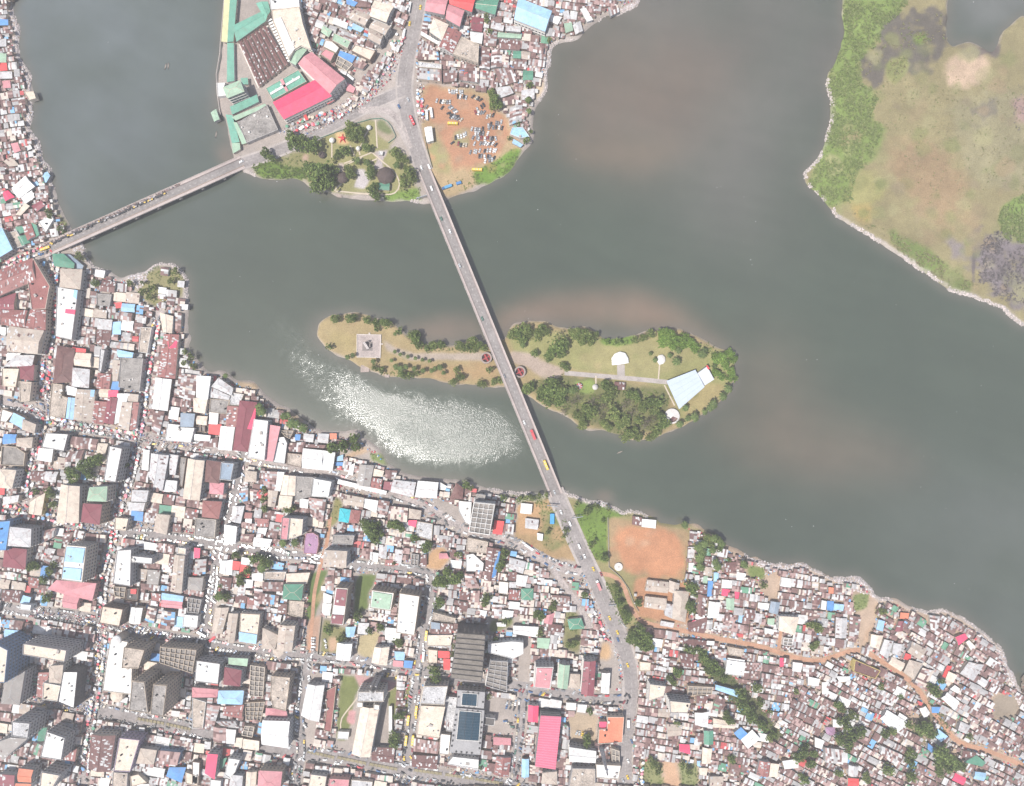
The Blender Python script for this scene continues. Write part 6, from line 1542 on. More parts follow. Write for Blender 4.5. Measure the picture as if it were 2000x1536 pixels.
def pack(poly, ang, dmin, dmax, wmin, wmax, pal, seed, fill=.97, gap=1.2, rows=2):
    r = random.Random(seed); a = math.radians(ang); ux, uy = math.cos(a), math.sin(a); vx, vy = -uy, ux; P = np.array(poly)
    cx, cy = P.mean(0); U_ = (P - (cx, cy)) @ np.array([ux, uy]); V_ = (P - (cx, cy)) @ np.array([vx, vy]); msk = fillpoly(poly, (1536, 2000), 1.0)
    for pas in range(rows):
        v = V_.min(); sc = 1 if pas == 0 else .62 if pas == 1 else .45
        while v < V_.max():
            d = r.uniform(dmin, dmax)*sc; u = U_.min() + r.uniform(0, 8)
            while u < U_.max():
                w = r.uniform(wmin, wmax)*sc; jv = r.uniform(-1.2, 1.2); da = math.radians(r.gauss(0, 2.2)); c, s = math.cos(da), math.sin(da); dd = d*r.uniform(.75, 1.05)
                mx, my = cx + ux*(u+w/2) + vx*(v+d/2+jv), cy + uy*(u+w/2) + vy*(v+d/2+jv)
                if not (-20 < mx < 2020 and -20 < my < 1556) or not msk[min(1535, max(0, int(my))), min(1999, max(0, int(mx)))] : u += 5; continue
                q = []
                for sx, sy in ((-1, -1), (1, -1), (1, 1), (-1, 1)):
                    x, y = sx*w/2, sy*dd/2; x, y = x*c - y*s, x*s + y*c; q.append((mx + ux*x + vx*y, my + uy*x + vy*y))
                if occupied(q) or r.random() > fill: u += 2.5 if pas else 3.5; continue
                PACK.append((q, r.uniform(2.6, 4.2) + (1.5 if r.random() < .12 else 0), r.choice(pal), w*dd, r.random())); stamp(inset_px(q, gap)); u += w + gap + (r.uniform(1, 4) if r.random() < .15 else 0)
            v += d + gap*.8
def inset_px(q, g):
    cx = sum(p[0] for p in q)/4; cy = sum(p[1] for p in q)/4; return [(x + (x-cx)/max(1, math.hypot(x-cx, y-cy))*g*.7, y + (y-cy)/max(1, math.hypot(x-cx, y-cy))*g*.7) for x, y in q]
PS = ['rb']*26 + ['wh']*9 + ['lg']*11 + ['rr']*9 + ['pk']*3 + ['tn']*4 + ['cr']*3 + ['lb', 'bl', 'gn', 'ln', 'rd', 'hp']
PC = ['rb']*16 + ['wh']*12 + ['lg']*14 + ['cr']*8 + ['tn']*9 + ['rr']*7 + ['pk']*2 + ['lb', 'lb', 'gn', 'bl', 'rd']
pack([(1240, 1010), (1400, 1040), (1560, 1090), (1700, 1130), (1700, 1275), (1600, 1290), (1400, 1250), (1240, 1215)], 8, 7.5, 18, 8, 23, PS, 1, rows=3)
pack([(1235, 1220), (1400, 1250), (1560, 1290), (1600, 1300), (1520, 1410), (1420, 1560), (1215, 1560)], 9, 8, 19, 9, 24, PS, 2, .93, 1.9, rows=3)
pack([(1690, 1140), (1880, 1190), (2020, 1350), (2020, 1500), (1860, 1440), (1740, 1300), (1690, 1275)], 30, 8, 18, 9, 23, PS, 3, rows=3)
pack([(1600, 1290), (1690, 1275), (1790, 1350), (1860, 1450), (2030, 1510), (2030, 1560), (1420, 1560), (1520, 1410)], 27, 8, 18, 9, 23, PS, 4, .92, 2.0, rows=3)
pack([(-20, 500), (240, 520), (380, 580), (380, 690), (540, 770), (660, 830), (660, 930), (330, 866), (80, 815), (-20, 785)], 7, 13, 23, 12, 27, PC, 5, rows=3)
pack([(-20, 790), (330, 870), (660, 935), (640, 1095), (300, 1045), (-20, 990)], 9, 13, 23, 12, 27, PC, 6, rows=3); pack([(660, 870), (780, 910), (960, 950), (1060, 965), (1080, 1090), (930, 1040), (800, 980), (660, 930)], 9, 11, 18, 11, 20, PC, 7, rows=3)
pack([(640, 960), (1000, 1060), (1150, 1160), (1200, 1350), (820, 1310), (600, 1270)], 7, 10, 18, 10, 19, PC, 8, rows=3); pack([(-20, 990), (640, 1095), (600, 1280), (390, 1250), (200, 1220), (-20, 1185)], 9, 13, 23, 12, 27, PC, 9, rows=3)
pack([(-20, 1185), (200, 1225), (600, 1290), (600, 1560), (-20, 1560)], 9, 13, 23, 12, 27, PC, 10, rows=3); pack([(600, 1290), (1010, 1340), (1220, 1370), (1215, 1560), (600, 1560)], 7, 13, 23, 12, 27, PC, 11, rows=3)
pack([(815, -20), (1250, -20), (1080, 90), (1070, 200), (1030, 280), (960, 230), (930, 170), (815, 160)], 7, 9, 17, 9, 18, PS, 12, rows=3); pack([(570, -20), (812, -20), (790, 70), (700, 200), (610, 100)], 22, 9, 16, 10, 18, PC, 13, rows=3)
pack([(-20, -20), (30, -20), (60, 150), (80, 300), (110, 400), (135, 450), (70, 490), (-20, 530)], -8, 8, 15, 8, 17, PS, 14, rows=3)
PACK.sort(key=lambda t: -t[3]); NB = 190; rnd6 = random.Random(66)
for i, (q, h, rc, ar, rr) in enumerate(PACK):
    if i < NB: building_ = building(q, h, 'k' if rc in ('rb', 'rr', 'pk', 'lg') else 'g' if rr < .5 else 's', rc, None, None, (), None, rnd6); building_['group'] = 'tin-roofed houses in the dense quarters'
    else:
        P = orient(ccw([WA(x, y, h) for x, y in q])); L = dist(P[0], P[1]); Wd = dist(P[1], P[2])
        sheets([tuple(p) for p in P], GZ + h, min(1.6, Wd*.13) if rr < .7 else .5, PIDX.get(rc, 0), .42 if rc in ('rb', 'rr', 'pk', 'tn') else .16, SH, 'g' if rr < .7 else 's', rnd6, (1.5, 2.2))
        n = len(SH.v); k = rnd6.choice((9, 10, 11))
        for j in range(4): a, b = P[j], P[(j+1) % 4]; SH.face([(*a, GZ-.3), (*b, GZ-.3), (*b, GZ+h-.05), (*a, GZ+h-.05)], k)
stuff(SH.build('shanty_houses', PATCH + [wallm('tan'), wallm('brown'), wallm('cream')])); print('packed', len(PACK), 'faces', len(SH.f))
# ------------------------------------------------------------------ trees, palms and undergrowth
def leafmat(name, c, amt=.55):
    m = mat(name, c, .75, amt, .35, 1.1, spec=.15, rnd=.16)
    if 'lit' not in m: # leaves let some light through
        N, L = m.node_tree.nodes, m.node_tree.links; b = N['Principled BSDF']; t = N.new('ShaderNodeBsdfTranslucent'); x = N.new('ShaderNodeMixShader'); x.inputs[0].default_value = .38
        L.new(b.inputs['Base Color'].links[0].from_socket, t.inputs['Color']); L.new(b.outputs[0], x.inputs[1]); L.new(t.outputs[0], x.inputs[2]); L.new(x.outputs[0], N['Material Output'].inputs['Surface']); m['lit'] = 1
    return m
LF = {'dark': [leafmat('leaf_dark', (.15, .215, .06)), leafmat('leaf_deep', (.31, .39, .125))], 'mid': [leafmat('leaf_mid', (.19, .25, .075)), leafmat('leaf_olive', (.35, .40, .14))],
      'bright': [leafmat('leaf_bright', (.20, .32, .065)), leafmat('leaf_fresh', (.30, .42, .10))], 'dry': [leafmat('twig_grey', (.27, .22, .17)), leafmat('leaf_sparse', (.19, .21, .10))]}
BARK = mat('bark', (.14, .11, .085), .95, .4)
def crown_mesh(name, seed, nclump, per, leaf, mats):
    r = random.Random(seed); v = []; f = []; mi = []
    lobes = [(r.uniform(-.55, .55), r.uniform(-.55, .55), r.uniform(.5, .95), r.uniform(.34, .55)) for _ in range(8)] + [(0, 0, .95, .5)]
    for c in range(nclump):
        L = r.choice(lobes); th, ph = r.uniform(0, 6.283), math.acos(r.uniform(-.35, 1)); rad = L[3]*r.uniform(.75, 1.05)
        cx, cy, cz = L[0] + rad*math.sin(ph)*math.cos(th), L[1] + rad*math.sin(ph)*math.sin(th), L[2] + .75*rad*math.cos(ph); m = 1 if r.random() < .4 else 0
        for _ in range(per):
            p = Vector((cx + r.gauss(0, .05), cy + r.gauss(0, .05), cz + r.gauss(0, .04))); n = Vector((r.gauss(0, .42), r.gauss(0, .42), r.uniform(.4, 1))).normalized(); t = n.orthogonal().normalized(); b = n.cross(t); a = r.uniform(0, 6.28)
            t, b = t*math.cos(a) + b*math.sin(a), b*math.cos(a) - t*math.sin(a); s = leaf*r.uniform(.7, 1.35); k = len(v)
            v += [tuple(p - t*s), tuple(p + b*s*.55 + n*s*.1), tuple(p + t*s), tuple(p - b*s*.55 + n*s*.1)]; f.append((k, k+1, k+2, k+3)); mi.append(m)
    me = bpy.data.meshes.new(name); me.from_pydata(v, [], f); [me.materials.append(x) for x in mats]; me.polygons.foreach_set('material_index', mi); return me
def trunk_mesh(seed):
    r = random.Random(seed); mb = MB(); mb.lathe((0, 0, -.05), [(.075, 0), (.05, .35), (.04, .6)], 7)
    for k in range(4): a = k*1.57 + r.uniform(-.4, .4); mb.bar((0, 0, .42), (math.cos(a)*.42, math.sin(a)*.42, .85), .022)
    me = bpy.data.meshes.new('trunk'); me.from_pydata(mb.v, [], mb.f); me.materials.append(BARK); return me
TRUNK = [trunk_mesh(k) for k in range(3)]; CROWN = {}
for kd in LF:
    for big in (0, 1): CROWN[kd, big] = [crown_mesh('crown', 100+k+10*big, *((46, 6, .15) if not big else (120, 7, .092)), LF[kd]) if kd != 'dry' else crown_mesh('crown', 130+k, 60, 4, .06 + .03*(1-big), LF[kd]) for k in range(4)]
def palm_mesh(seed):
    r = random.Random(seed); v = []; f = []; mi = []
    for k in range(15):
        a = k*6.283/15*1.0 + r.uniform(-.2, .2); el = r.uniform(.1, .9); d = Vector((math.cos(a), math.sin(a), 0)); s = Vector((-d.y, d.x, 0)); L = r.uniform(.8, 1.08); pr = None
        for i in range(6):
            t = i/5; p = d*L*t*(1-.12*t*el) + Vector((0, 0, 1.9 + .42*el*t*(1.4-1.7*t) - .3*t*t)); w = (.02, .13, .16, .14, .10, .01)[i]; q = (p - s*w - Vector((0, 0, w*.45)), p, p + s*w - Vector((0, 0, w*.45)))
            n = len(v); v += [tuple(x) for x in q]
            if i: f += [(n-3, n-2, n+1, n), (n-2, n-1, n+2, n+1)]; mi += [k % 2, k % 2]
    me = bpy.data.meshes.new('crown'); me.from_pydata(v, [], f); [me.materials.append(x) for x in PALMM]; me.polygons.foreach_set('material_index', mi); return me
PALMM = [leafmat('palm_frond', (0.127, 0.186, 0.059)), leafmat('palm_frond_pale', (0.205, 0.265, 0.092))]
PALM = [palm_mesh(k) for k in range(4)]; pm = MB(); pm.lathe((0, 0, -.1), [(.07, 0), (.045, .9), (.04, 1.95)], 7); PTR = bpy.data.meshes.new('trunk'); PTR.from_pydata(pm.v, [], pm.f); PTR.materials.append(BARK)
rt = random.Random(17)
TWORD = {'dark': 'dark green leafy tree', 'mid': 'olive green leafy tree', 'bright': 'bright green leafy tree', 'dry': 'bare greyish tree'}
def tree(px, py, rpx, kd):
    R = rpx*U*1.1; hs = R*rt.uniform(1.15, 1.45) + 2.0; x, y = WA(px, py, hs*.8); name = {'palm': 'palm_tree', 'dry': 'bare_tree'}.get(kd, 'broadleaf_tree' if R >= 4.5 else 'small_tree')
    root = empty(name, (x, y, GZ), rt.uniform(0, 6.28))
    if kd == 'palm':
        R = max(R, 2.6); hs = R*1.05 + 1.0; root.scale = (R, R, hs)
        a, b = bpy.data.objects.new('trunk', PTR), bpy.data.objects.new('crown', rt.choice(PALM)); ph = 'small palm tree' if R < 4 else 'palm tree'
    else:
        root.scale = (R, R*rt.uniform(.85, 1.1), hs); big = int(R > 4.6)
        a, b = bpy.data.objects.new('trunk', rt.choice(TRUNK)), bpy.data.objects.new('crown', rt.choice(CROWN[kd, big])); ph = ('large ' if R > 7 else 'small ' if R < 4 else '') + TWORD[kd]
    for o in (a, b): o.parent = root; col.objects.link(o)
    if R > 5.5 and rt.random() < .5 and kd not in ('palm', 'dry'):
        pass
    place(root, ph, 'palm' if kd == 'palm' else 'tree', px, py, {'palm': 'palms on the island and shore', 'dry': 'bare trees in the thicket'}.get(kd, 'leafy trees of the town and island'))
TREES = '''
J d 1290,730,60 1400,725,75 1490,650,55 1500,735,55 640,390,45
J m 655,1140,40 650,1225,40 660,1320,45 860,1325,45 915,1320,40
J p 850,450,45 880,440,40 920,515,55 960,520,50 1030,560,50 620,360,45 640,400,55 300,70,30
I d 790,1290,85 860,1260,75 700,1370,80 920,1240,65 650,1350,50 840,1370,55 1180,1290,30
I m 1790,270,40 1730,330,30 1740,230,30 1810,360,35
K m 490,130,55 500,225,45 455,90,40
K d 335,90,38 300,800,55 340,780,45 470,830,50 420,930,50 430,1090,58 510,780,40
L d 1680,190,90 1640,120,60 1700,260,60 1850,110,55 1900,130,50 550,440,55 700,480,55 500,560,50 640,440,45 220,790,45 250,690,30 1260,1110,60 1530,980,50 1650,1120,40 1740,1090,45 1900,1210,40 1870,480,20
L m 650,490,55 430,650,50 390,400,45 300,790,50 1370,1180,45 430,600,45
L p 950,280,45 840,285,45 250,780,50 640,520,50
E d 890,830,42 560,320,30 600,350,30
E m 740,570,40 770,600,30 450,160,35 470,200,30 1220,830,35 1340,830,25 1640,720,40 1600,820,35 1430,880,40 1340,900,40 1400,960,35
O d 310,660,85 260,600,55 380,600,50 550,610,55 600,620,50 720,720,50 830,820,55 860,790,45 950,1130,65 1080,1110,65 1030,1050,60 1000,1150,55 1140,1070,45 960,1310,60 930,1360,40 1390,1280,55 1375,1340,45 1560,880,55 1530,960,50 1200,230,45 1540,350,40 1850,1440,45 1560,1500,30
O m 490,600,45 1130,880,40 1510,1010,45 920,1150,45 1250,250,30 1780,350,35 1700,360,30
P d 350,530,55 370,590,45 60,870,40 50,1030,50 40,1090,45 1190,90,42 1570,840,35 1550,1060,45 1545,1100,35 940,125,25 1900,260,55 1970,320,50 830,275,25 100,860,35 20,1060,40
P m 80,310,35 1180,210,28 1440,310,40 1410,320,35 1850,110,50 1840,80,40 720,1280,20 510,330,25 500,390,25 520,260,20 780,720,25
Q d 830,330,45 960,740,42 945,420,22 1160,1240,50 1140,1200,40 1090,1130,45 1260,1360,65 1330,1440,65 1250,1450,55 420,1220,45 400,1240,30 800,1060,38 1690,1000,55 1690,1150,55 1740,990,40 1250,1120,38 130,790,0
Q m 730,280,35 800,360,30 1060,1000,40 1080,1050,40 410,1380,35 520,1160,42 540,1120,30 1200,1380,45 630,510,30 480,520,30 620,560,25 400,215,30 350,235,25 470,210,25 900,300,30 990,320,25 850,640,30 880,600,25
Q p 1640,450,35 1750,650,40 1770,720,45
S d 480,260,45 510,340,45 250,740,45 270,770,40 235,870,50 240,930,40 350,1340,55 400,1410,50 250,1300,40 310,1290,40 1380,1260,42 920,690,38 390,1480,45 460,1500,45
S m 390,240,50 430,300,45 1440,1100,40 1340,1060,40 590,450,25
S p 310,330,45 330,300,40 360,300,45 340,370,45 320,430,45 310,500,40 330,520,40 460,470,45 480,510,45 430,350,45 520,300,40 300,440,40 720,480,40 740,500,35 440,240,45 500,270,40 180,130,30
R d 800,400,55 840,440,50 900,460,60 930,510,50 980,570,50 860,520,55 1130,720,60 1150,810,75 1210,880,65 1230,940,55 1000,920,60 1040,950,45 1300,980,50 560,530,55 500,570,40 520,600,40 1050,1290,45 1690,1230,65 1640,1290,55 1740,1330,55 1690,1480,55 1720,1180,40 200,240,55 270,260,65 300,290,50 640,310,40 1770,1240,45 1340,1020,45 1420,1080,40
R m 1280,650,50 1300,790,45 1390,1110,40 1390,870,30 1790,270,45 1830,120,50 1780,100,40 1620,690,30 360,1340,50 400,1400,40 600,1350,40 660,1400,40 320,1300,35 560,975,30 150,220,50
T d 800,890,45 770,860,35 730,1110,50 760,1170,50 700,1150,45 850,1310,65 900,1350,55 870,1400,60 930,1390,45 640,1310,40 630,1380,45 640,1470,45 280,1160,50 230,1190,50 180,1110,55 190,1250,50 150,1210,45 480,1420,45 450,1180,35 120,970,35 130,1440,35 980,1400,40 820,1440,40 560,920,20
T m 240,1050,40 150,1000,35 620,1110,35 420,850,25 320,1480,40 1030,1200,25 830,810,30 500,1150,35 440,330,30 130,190,0
C d 865,770,55 905,790,40 870,740,40 1130,645,28 1050,930,22 985,1035,20 1110,1055,28 1140,990,18
C m 840,700,35 805,130,30 815,160,22 830,235,28 1280,300,22 1130,760,25
C p 1125,840,25 1120,755,28
F d 600,340,80 660,330,70 560,300,60 720,380,70 770,350,60 340,440,55 390,480,45 800,600,110 850,680,85 770,700,80 880,560,70 740,620,70 700,540,50 1010,410,55 960,430,40 1230,610,45 1240,560,40 1250,740,55 1280,790,48 1190,380,42 1220,390,35 1270,700,40 1110,500,35 900,640,50
F m 1060,210,55 1130,260,65 1080,310,55 1040,260,45 1150,310,40 1060,600,50 1040,560,40 1440,430,55 1470,470,45 1525,480,40 1560,600,60 1580,650,50 1520,690,48 1500,640,35 930,470,28 1190,510,35 1160,230,35 1540,560,40
F p 1460,545,35 1130,500,30 1210,520,28 1310,770,0
G d 410,165,55 440,140,40 560,165,45 640,190,45 740,205,55 700,190,40 860,265,38 1000,340,60 1030,390,50 1000,300,45 1240,390,45 1600,410,50 880,680,45 910,690,35 650,240,35 1120,430,40 210,415,35 690,640,38
G m 250,150,48 280,160,30 960,310,45 1180,410,50 1420,400,55 1540,360,60 1500,420,55 1560,430,45 1640,430,40 1460,430,45 620,615,30 640,620,25 940,690,38 980,690,30 1030,660,35 1360,750,45 1430,700,40 1400,690,30 1610,755,42 1650,770,30 1740,735,40 1790,730,35 1700,630,38 1390,630,35
G p 380,515,30 430,495,25 620,555,30 830,605,35 870,620,35 920,605,30 1000,620,30 1080,640,30 1160,640,28 1190,620,25 1240,610,35 1270,660,25 820,465,18 870,490,16 940,510,18 1010,525,18 1075,540,16 1140,550,18 790,545,16 820,300,20 380,520,0
H d 200,240,55 240,290,45 520,360,70 560,330,55 470,400,50 550,395,45 450,430,42 340,405,38 560,500,40 585,520,30 290,670,50 270,690,45 480,640,70 460,700,75 530,720,65 380,740,55 430,770,60 520,780,55 400,690,45 890,640,50 1000,310,32 1240,780,50 1300,790,45 1340,950,55 1330,900,50 1080,720,45 1130,750,50 760,880,45
H m 160,260,42 250,210,55 290,230,45 400,210,60 370,250,50 430,240,40 650,260,55 620,230,40 740,270,65 700,310,50 780,300,45 810,260,35 930,700,60 900,760,55 740,830,60 800,860,55 700,900,55 720,960,45 660,890,40 950,880,65 1050,920,60 1000,960,50 880,940,45 1200,800,50 1180,840,45 1260,850,50 1300,1000,50 1280,1040,40 1080,1040,60 1140,1060,45 1040,1070,40 1230,1060,35 1120,1010,40 1190,280,40 1240,250,42 1120,290,30 920,980,35 1150,920,45
H b 1380,260,70 1350,300,55 1440,300,65 1500,280,50 1410,350,45 1560,330,55 1600,350,45 1580,380,40 1340,240,45 1790,440,60 1760,430,45 1850,400,48 1880,450,42 1820,500,50 1870,560,45 1760,560,42 1900,600,28 1850,600,30 1500,330,45 1800,580,35 900,310,28 750,790,0 940,310,0
H y 560,850,42 630,780,50 680,750,45 780,790,45 860,820,50 840,760,40 1110,860,50 1240,930,55 1180,960,50 1060,780,45 1020,820,45 540,240,35 870,900,40 1290,900,35
H p 245,340,28 630,690,38 655,680,30 1240,405,18 1275,455,24 1390,420,26 1440,465,40 1455,380,32 1640,410,42 1655,385,30 1840,680,40 1800,740,38 1725,800,42 1700,830,35 1660,860,28 1580,900,42 1530,910,28 1465,955,35 1510,830,32 1740,500,25 1330,740,18
'''
KD = {'d': 'dark', 'm': 'mid', 'b': 'bright', 'y': 'dry', 'p': 'palm'}
for line in TREES.strip().split('\n'):
    t = line.split()
    for q in t[2:]:
        x, y, r = map(float, q.split(','))
        if r > 0: tree(*zp(t[0], x, y), r/ZO[t[0]][2], KD[t[1]])
# undergrowth: leaf tufts over thickets and banks
def tufts(name, regs, mats, seed, k=5):
    r = np.random.default_rng(seed); allp = []
    for poly, dens, size, hh, raw in regs:
        P = np.array(pts(poly)); m = fillpoly(P.tolist()); m &= (height > .7) if not raw else True; area = m.sum(); n = int(area*dens)
        if not n: continue
        ii = np.argwhere(m); q = ii[r.integers(0, len(ii), n)] + r.random((n, 2)); keep = fb[np.clip(q[:, 0].astype(int), 0, RH-1), np.clip(q[:, 1].astype(int), 0, RW-1)] > r.random(n)*.75 + .1
        q = q[keep]; X = (q[:, 1]*2 - 1000)*U; Y = (768 - q[:, 0]*2)*U; allp.append(np.stack([X, Y, np.full(len(X), size), np.full(len(X), hh), samp(height, X, Y)], 1))
    A = np.concatenate(allp); n = len(A); A = np.repeat(A, k, 0); N = len(A); a = r.random(N)*6.283; s = A[:, 2]*r.uniform(.6, 1.4, N); d = np.stack([np.cos(a), np.sin(a)], 1); o = r.normal(0, .4, (N, 2))*A[:, 2:3]
    b = np.stack([A[:, 0]+o[:, 0], A[:, 1]+o[:, 1], A[:, 4] + A[:, 3]*r.random(N)], 1); tip = b.copy(); tip[:, :2] += d*s[:, None]; tip[:, 2] += s*r.uniform(0, .7, N); sd = np.stack([-d[:, 1], d[:, 0], np.zeros(N)], 1)*(s*.38)[:, None]; mid = (b+tip)/2 + np.array([0, 0, .12])*s[:, None]
    v = np.stack([b, mid + sd, tip, mid - sd], 1).reshape(-1, 3); f = np.arange(4*N).reshape(-1, 4); fast(name, v, f, mats, np.repeat(r.integers(0, len(mats), n), k), 'stuff')
fb = fbm(9, 120, 3)*1.5 - .25
tufts('marsh_thicket', [('D 355,0 660,0 600,80 540,120 520,200 430,280 440,400 520,430 480,560 540,600 480,760 420,800 390,940 300,970 250,930 190,850 250,740 300,560 282,380', .7, 1.25, 1.0, 0), ('D 1100,970 1210,900 1210,1140 1110,1120 1080,1030', .7, 1.3, 1.2, 0), ('D 350,60 400,10 440,30 420,100 365,110', .8, 1.2, 1, 1)], [leafmat('thicket_green', (.27, .34, .11)), leafmat('thicket_olive', (.31, .35, .14)), leafmat('thicket_dark', (.22, .28, .09))], 1)
tufts('marsh_grass', [('D 500,380 830,330 1200,430 1200,900 1000,900 820,700 700,640 560,640 500,500', .05, .8, .1, 0), ('D 560,1080 700,1130 850,1250 980,1340 900,1370 740,1270 600,1170', .5, 1.0, .7, 0), ('D 400,1000 560,1080 620,1180 480,1090', .15, .9, .5, 0), ('D 560,640 830,660 1000,1000 740,960', .035, .8, .1, 0), ('D 660,150 750,150 740,220 690,210', .6, .9, .6, 0), ('D 560,290 660,260 660,330 560,390', .3, .9, .6, 0), ('D 640,90 840,60 840,180 700,240 560,230 450,380 430,330', .05, 1.1, .5, 0)], [leafmat('grass_olive', (.27, .26, .12)), leafmat('grass_tan', (.33, .29, .16)), leafmat('grass_green', (.23, .27, .10))], 2)
tufts('dry_scrub', [('D 1000,1130 1080,1080 1210,1130 1210,1420 1120,1420 980,1330', .5, 1.0, .6, 0), ('D 1150,400 1210,400 1210,620 1150,600', .1, .8, .4, 0)], [leafmat('scrub_grey', (.24, .21, .21)), leafmat('scrub_dark', (.18, .16, .16))], 3)
tufts('bank_undergrowth', [('F 220,540 420,500 560,560 700,560 700,650 300,640', .6, 1.0, .8, 0), ('F 480,420 640,400 680,560 430,560', .12, .8, .4, 0), ('F 1340,780 1660,720 1660,850 1330,840', .35, .7, .4, 0), ('C 700,1280 860,1220 1000,1110 1080,1120 980,1300 840,1370 720,1390', .4, .7, .4, 0), ('C 420,1380 700,1270 720,1400 480,1490', .08, .7, .4, 0), ('Q 780,230 1000,270 1180,380 990,400 980,800 880,760 800,600 700,320', .22, .8, .5, 0), ('Q 400,320 640,320 690,620 480,690 400,620', .2, .7, .4, 0), ('Q 80,190 480,190 500,320 240,290', .3, .8, .5, 0), ('Q 960,950 1120,990 1200,1300 1090,1310', .35, .9, .6, 0), ('H 850,280 1130,260 1120,330 880,340', .4, .8, .6, 0), ('H 130,200 700,240 820,320 640,330 160,300', .25, .9, .6, 0), ('H 250,640 560,560 640,700 900,640 1420,720 1370,1000 1000,1040 600,900', .2, 1.0, .8, 0), ('H 1660,280 1900,390 1920,600 1860,640 1740,560 1640,420', .3, .9, .6, 0), ('H 1860,640 1870,700 1700,850 1480,980 1440,960 1640,840', .12, .8, .5, 0), ('G 600,610 980,660 980,700 760,710', .3, .8, .5, 0), ('G 930,260 1640,400 1680,470 1100,460 940,360', .2, .8, .6, 0),
   ('E 1200,800 1390,720 1460,660 1650,690 1740,800 1700,940 1500,1050 1390,1040 1300,930', .3, .7, .4, 0), ('E 410,120 520,140 640,300 520,370 440,240', .3, .7, .4, 0), ('J 1640,800 1760,800 1810,920 1680,880', .4, .7, .4, 0), ('J 300,60 440,100 400,180 340,150', .3, .8, .4, 0), ('J 1320,1200 1390,1240 1340,1450 1230,1536 1230,1440', .12, .7, .3, 0), ('J 720,440 1080,480 1100,560 900,540', .15, .7, .4, 0), ('R 230,1300 430,1310 440,1536 220,1536', .25, .8, .4, 0), ('R 560,1310 740,1320 760,1536 600,1536', .25, .8, .4, 0), ('R 760,380 1000,450 1400,860 1560,1200 1200,1000 900,620', .3, .9, .6, 0), ('T 780,860 990,930 830,1420 560,1440 620,1200', .22, .9, .6, 0),
   ('S 770,510 930,510 930,620 780,610', .35, .6, .3, 0), ('S 1640,620 1760,680 1720,800 1620,740', .3, .6, .3, 0), ('T 230,230 350,180 330,300 240,340', .35, .6, .3, 0), ('T 390,290 470,280 470,350 400,380', .5, .7, .4, 0), ('T 860,360 960,400 940,470 870,420', .3, .7, .3, 0), ('T 1260,800 1330,830 1330,900 1270,880', .4, .7, .4, 0), ('A 170,1200 330,1220 380,1330 220,1330', .3, .8, .5, 0), ('P 490,230 530,230 510,560 470,470', .5, .8, .6, 0), ('P 1380,0 1500,100 1480,400 1360,330', .18, .8, .4, 0), ('P 530,250 740,280 720,600 490,570', .0, .6, .3, 0), ('L 300,390 720,440 740,540 560,520 420,600 330,480', .2, .9, .6, 0), ('C 1230,260 1330,250 1300,330 1240,330', .4, .7, .4, 0)], [leafmat('bank_green', (.17, .25, .05)), leafmat('bank_olive', (.16, .195, .06)), leafmat('bank_dark', (.10, .14, .045))], 4)
# ------------------------------------------------------------------ vehicles
def carmesh(paint, L=4.5, Wd=1.85, H=1.5, kind='car'):
    mb = MB(); w = Wd/2
    prof = [(-L/2, .35), (-L/2+.05, .85), (-L/2+1.1, .95), (-L/2+1.75, H), (L/2-1.0, H), (L/2-.35, .98), (L/2, .9), (L/2, .35)] if kind == 'car' else [(-L/2, .4), (-L/2+.02, 1.1), (-L/2+.35, H), (L/2, H), (L/2, .4)]
    n = len(prof)
    for s in (-1, 1):
        for x, z in prof: mb.v.append((x, s*w*(1 if z < 1 else .86), z))
    mb.f.append(tuple(range(n))); mb.f.append(tuple(reversed(range(n, 2*n)))); mb.m += [0, 0]
    for i in range(n): j = (i+1) % n; mb.f.append((i, n+i, n+j, j)); mb.m.append(0)
    me = bpy.data.meshes.new('body'); me.from_pydata(mb.v, [], mb.f); me.materials.append(paint); return me
def glassmesh(L, Wd, H, kind):
    mb = MB(); w = Wd/2*.88; e = .025
    if kind == 'car':
        for x0, z0, x1, z1 in ((-L/2+1.15, .98, -L/2+1.72, H-.04), (L/2-.38, 1.0, L/2-.97, H-.04)): dx, dz = (z1-z0), -(x1-x0); s = -1 if x0 < 0 else 1; k = math.hypot(dx, dz); nx, nz = s*abs(dx)/k*e, abs(dz)/k*e; mb.face([(x0+nx, -w, z0+nz), (x0+nx, w, z0+nz), (x1+nx, w*.97, z1+nz), (x1+nx, -w*.97, z1+nz)])
        for s in (-1, 1): mb.face([(-L/2+1.3, s*(w+.07), 1.02), (L/2-.5, s*(w+.07), 1.02), (L/2-1.0, s*(w+.03), H-.08), (-L/2+1.8, s*(w+.03), H-.08)])
    else:
        mb.face([(-L/2+.03, -w, 1.15), (-L/2+.03, w, 1.15), (-L/2+.33, w, H-.1), (-L/2+.33, -w, H-.1)])
        for s in (-1, 1): mb.face([(-L/2+.6, s*(Wd/2+.02)*1.0, H*.55), (L/2-.4, s*(Wd/2+.02), H*.55), (L/2-.4, s*(Wd/2*.93), H*.85), (-L/2+.6, s*(Wd/2*.93), H*.85)])
    me = bpy.data.meshes.new('windows'); me.from_pydata(mb.v, [], mb.f); me.materials.append(GLASS); return me
def wheelmesh():
    mb = MB(); n = 10
    for y in (-.11, .11):
        for i in range(n): a = 6.283*i/n; mb.v.append((.34*math.cos(a), y, .34*math.sin(a)))
    for i in range(n): j = (i+1) % n; mb.f.append((i, j, n+j, n+i)); mb.m.append(0)
    mb.f += [tuple(range(n)), tuple(reversed(range(n, 2*n)))]; mb.m += [0, 0]; me = bpy.data.meshes.new('wheel'); me.from_pydata(mb.v, [], mb.f); me.materials.append(BLACK); return me
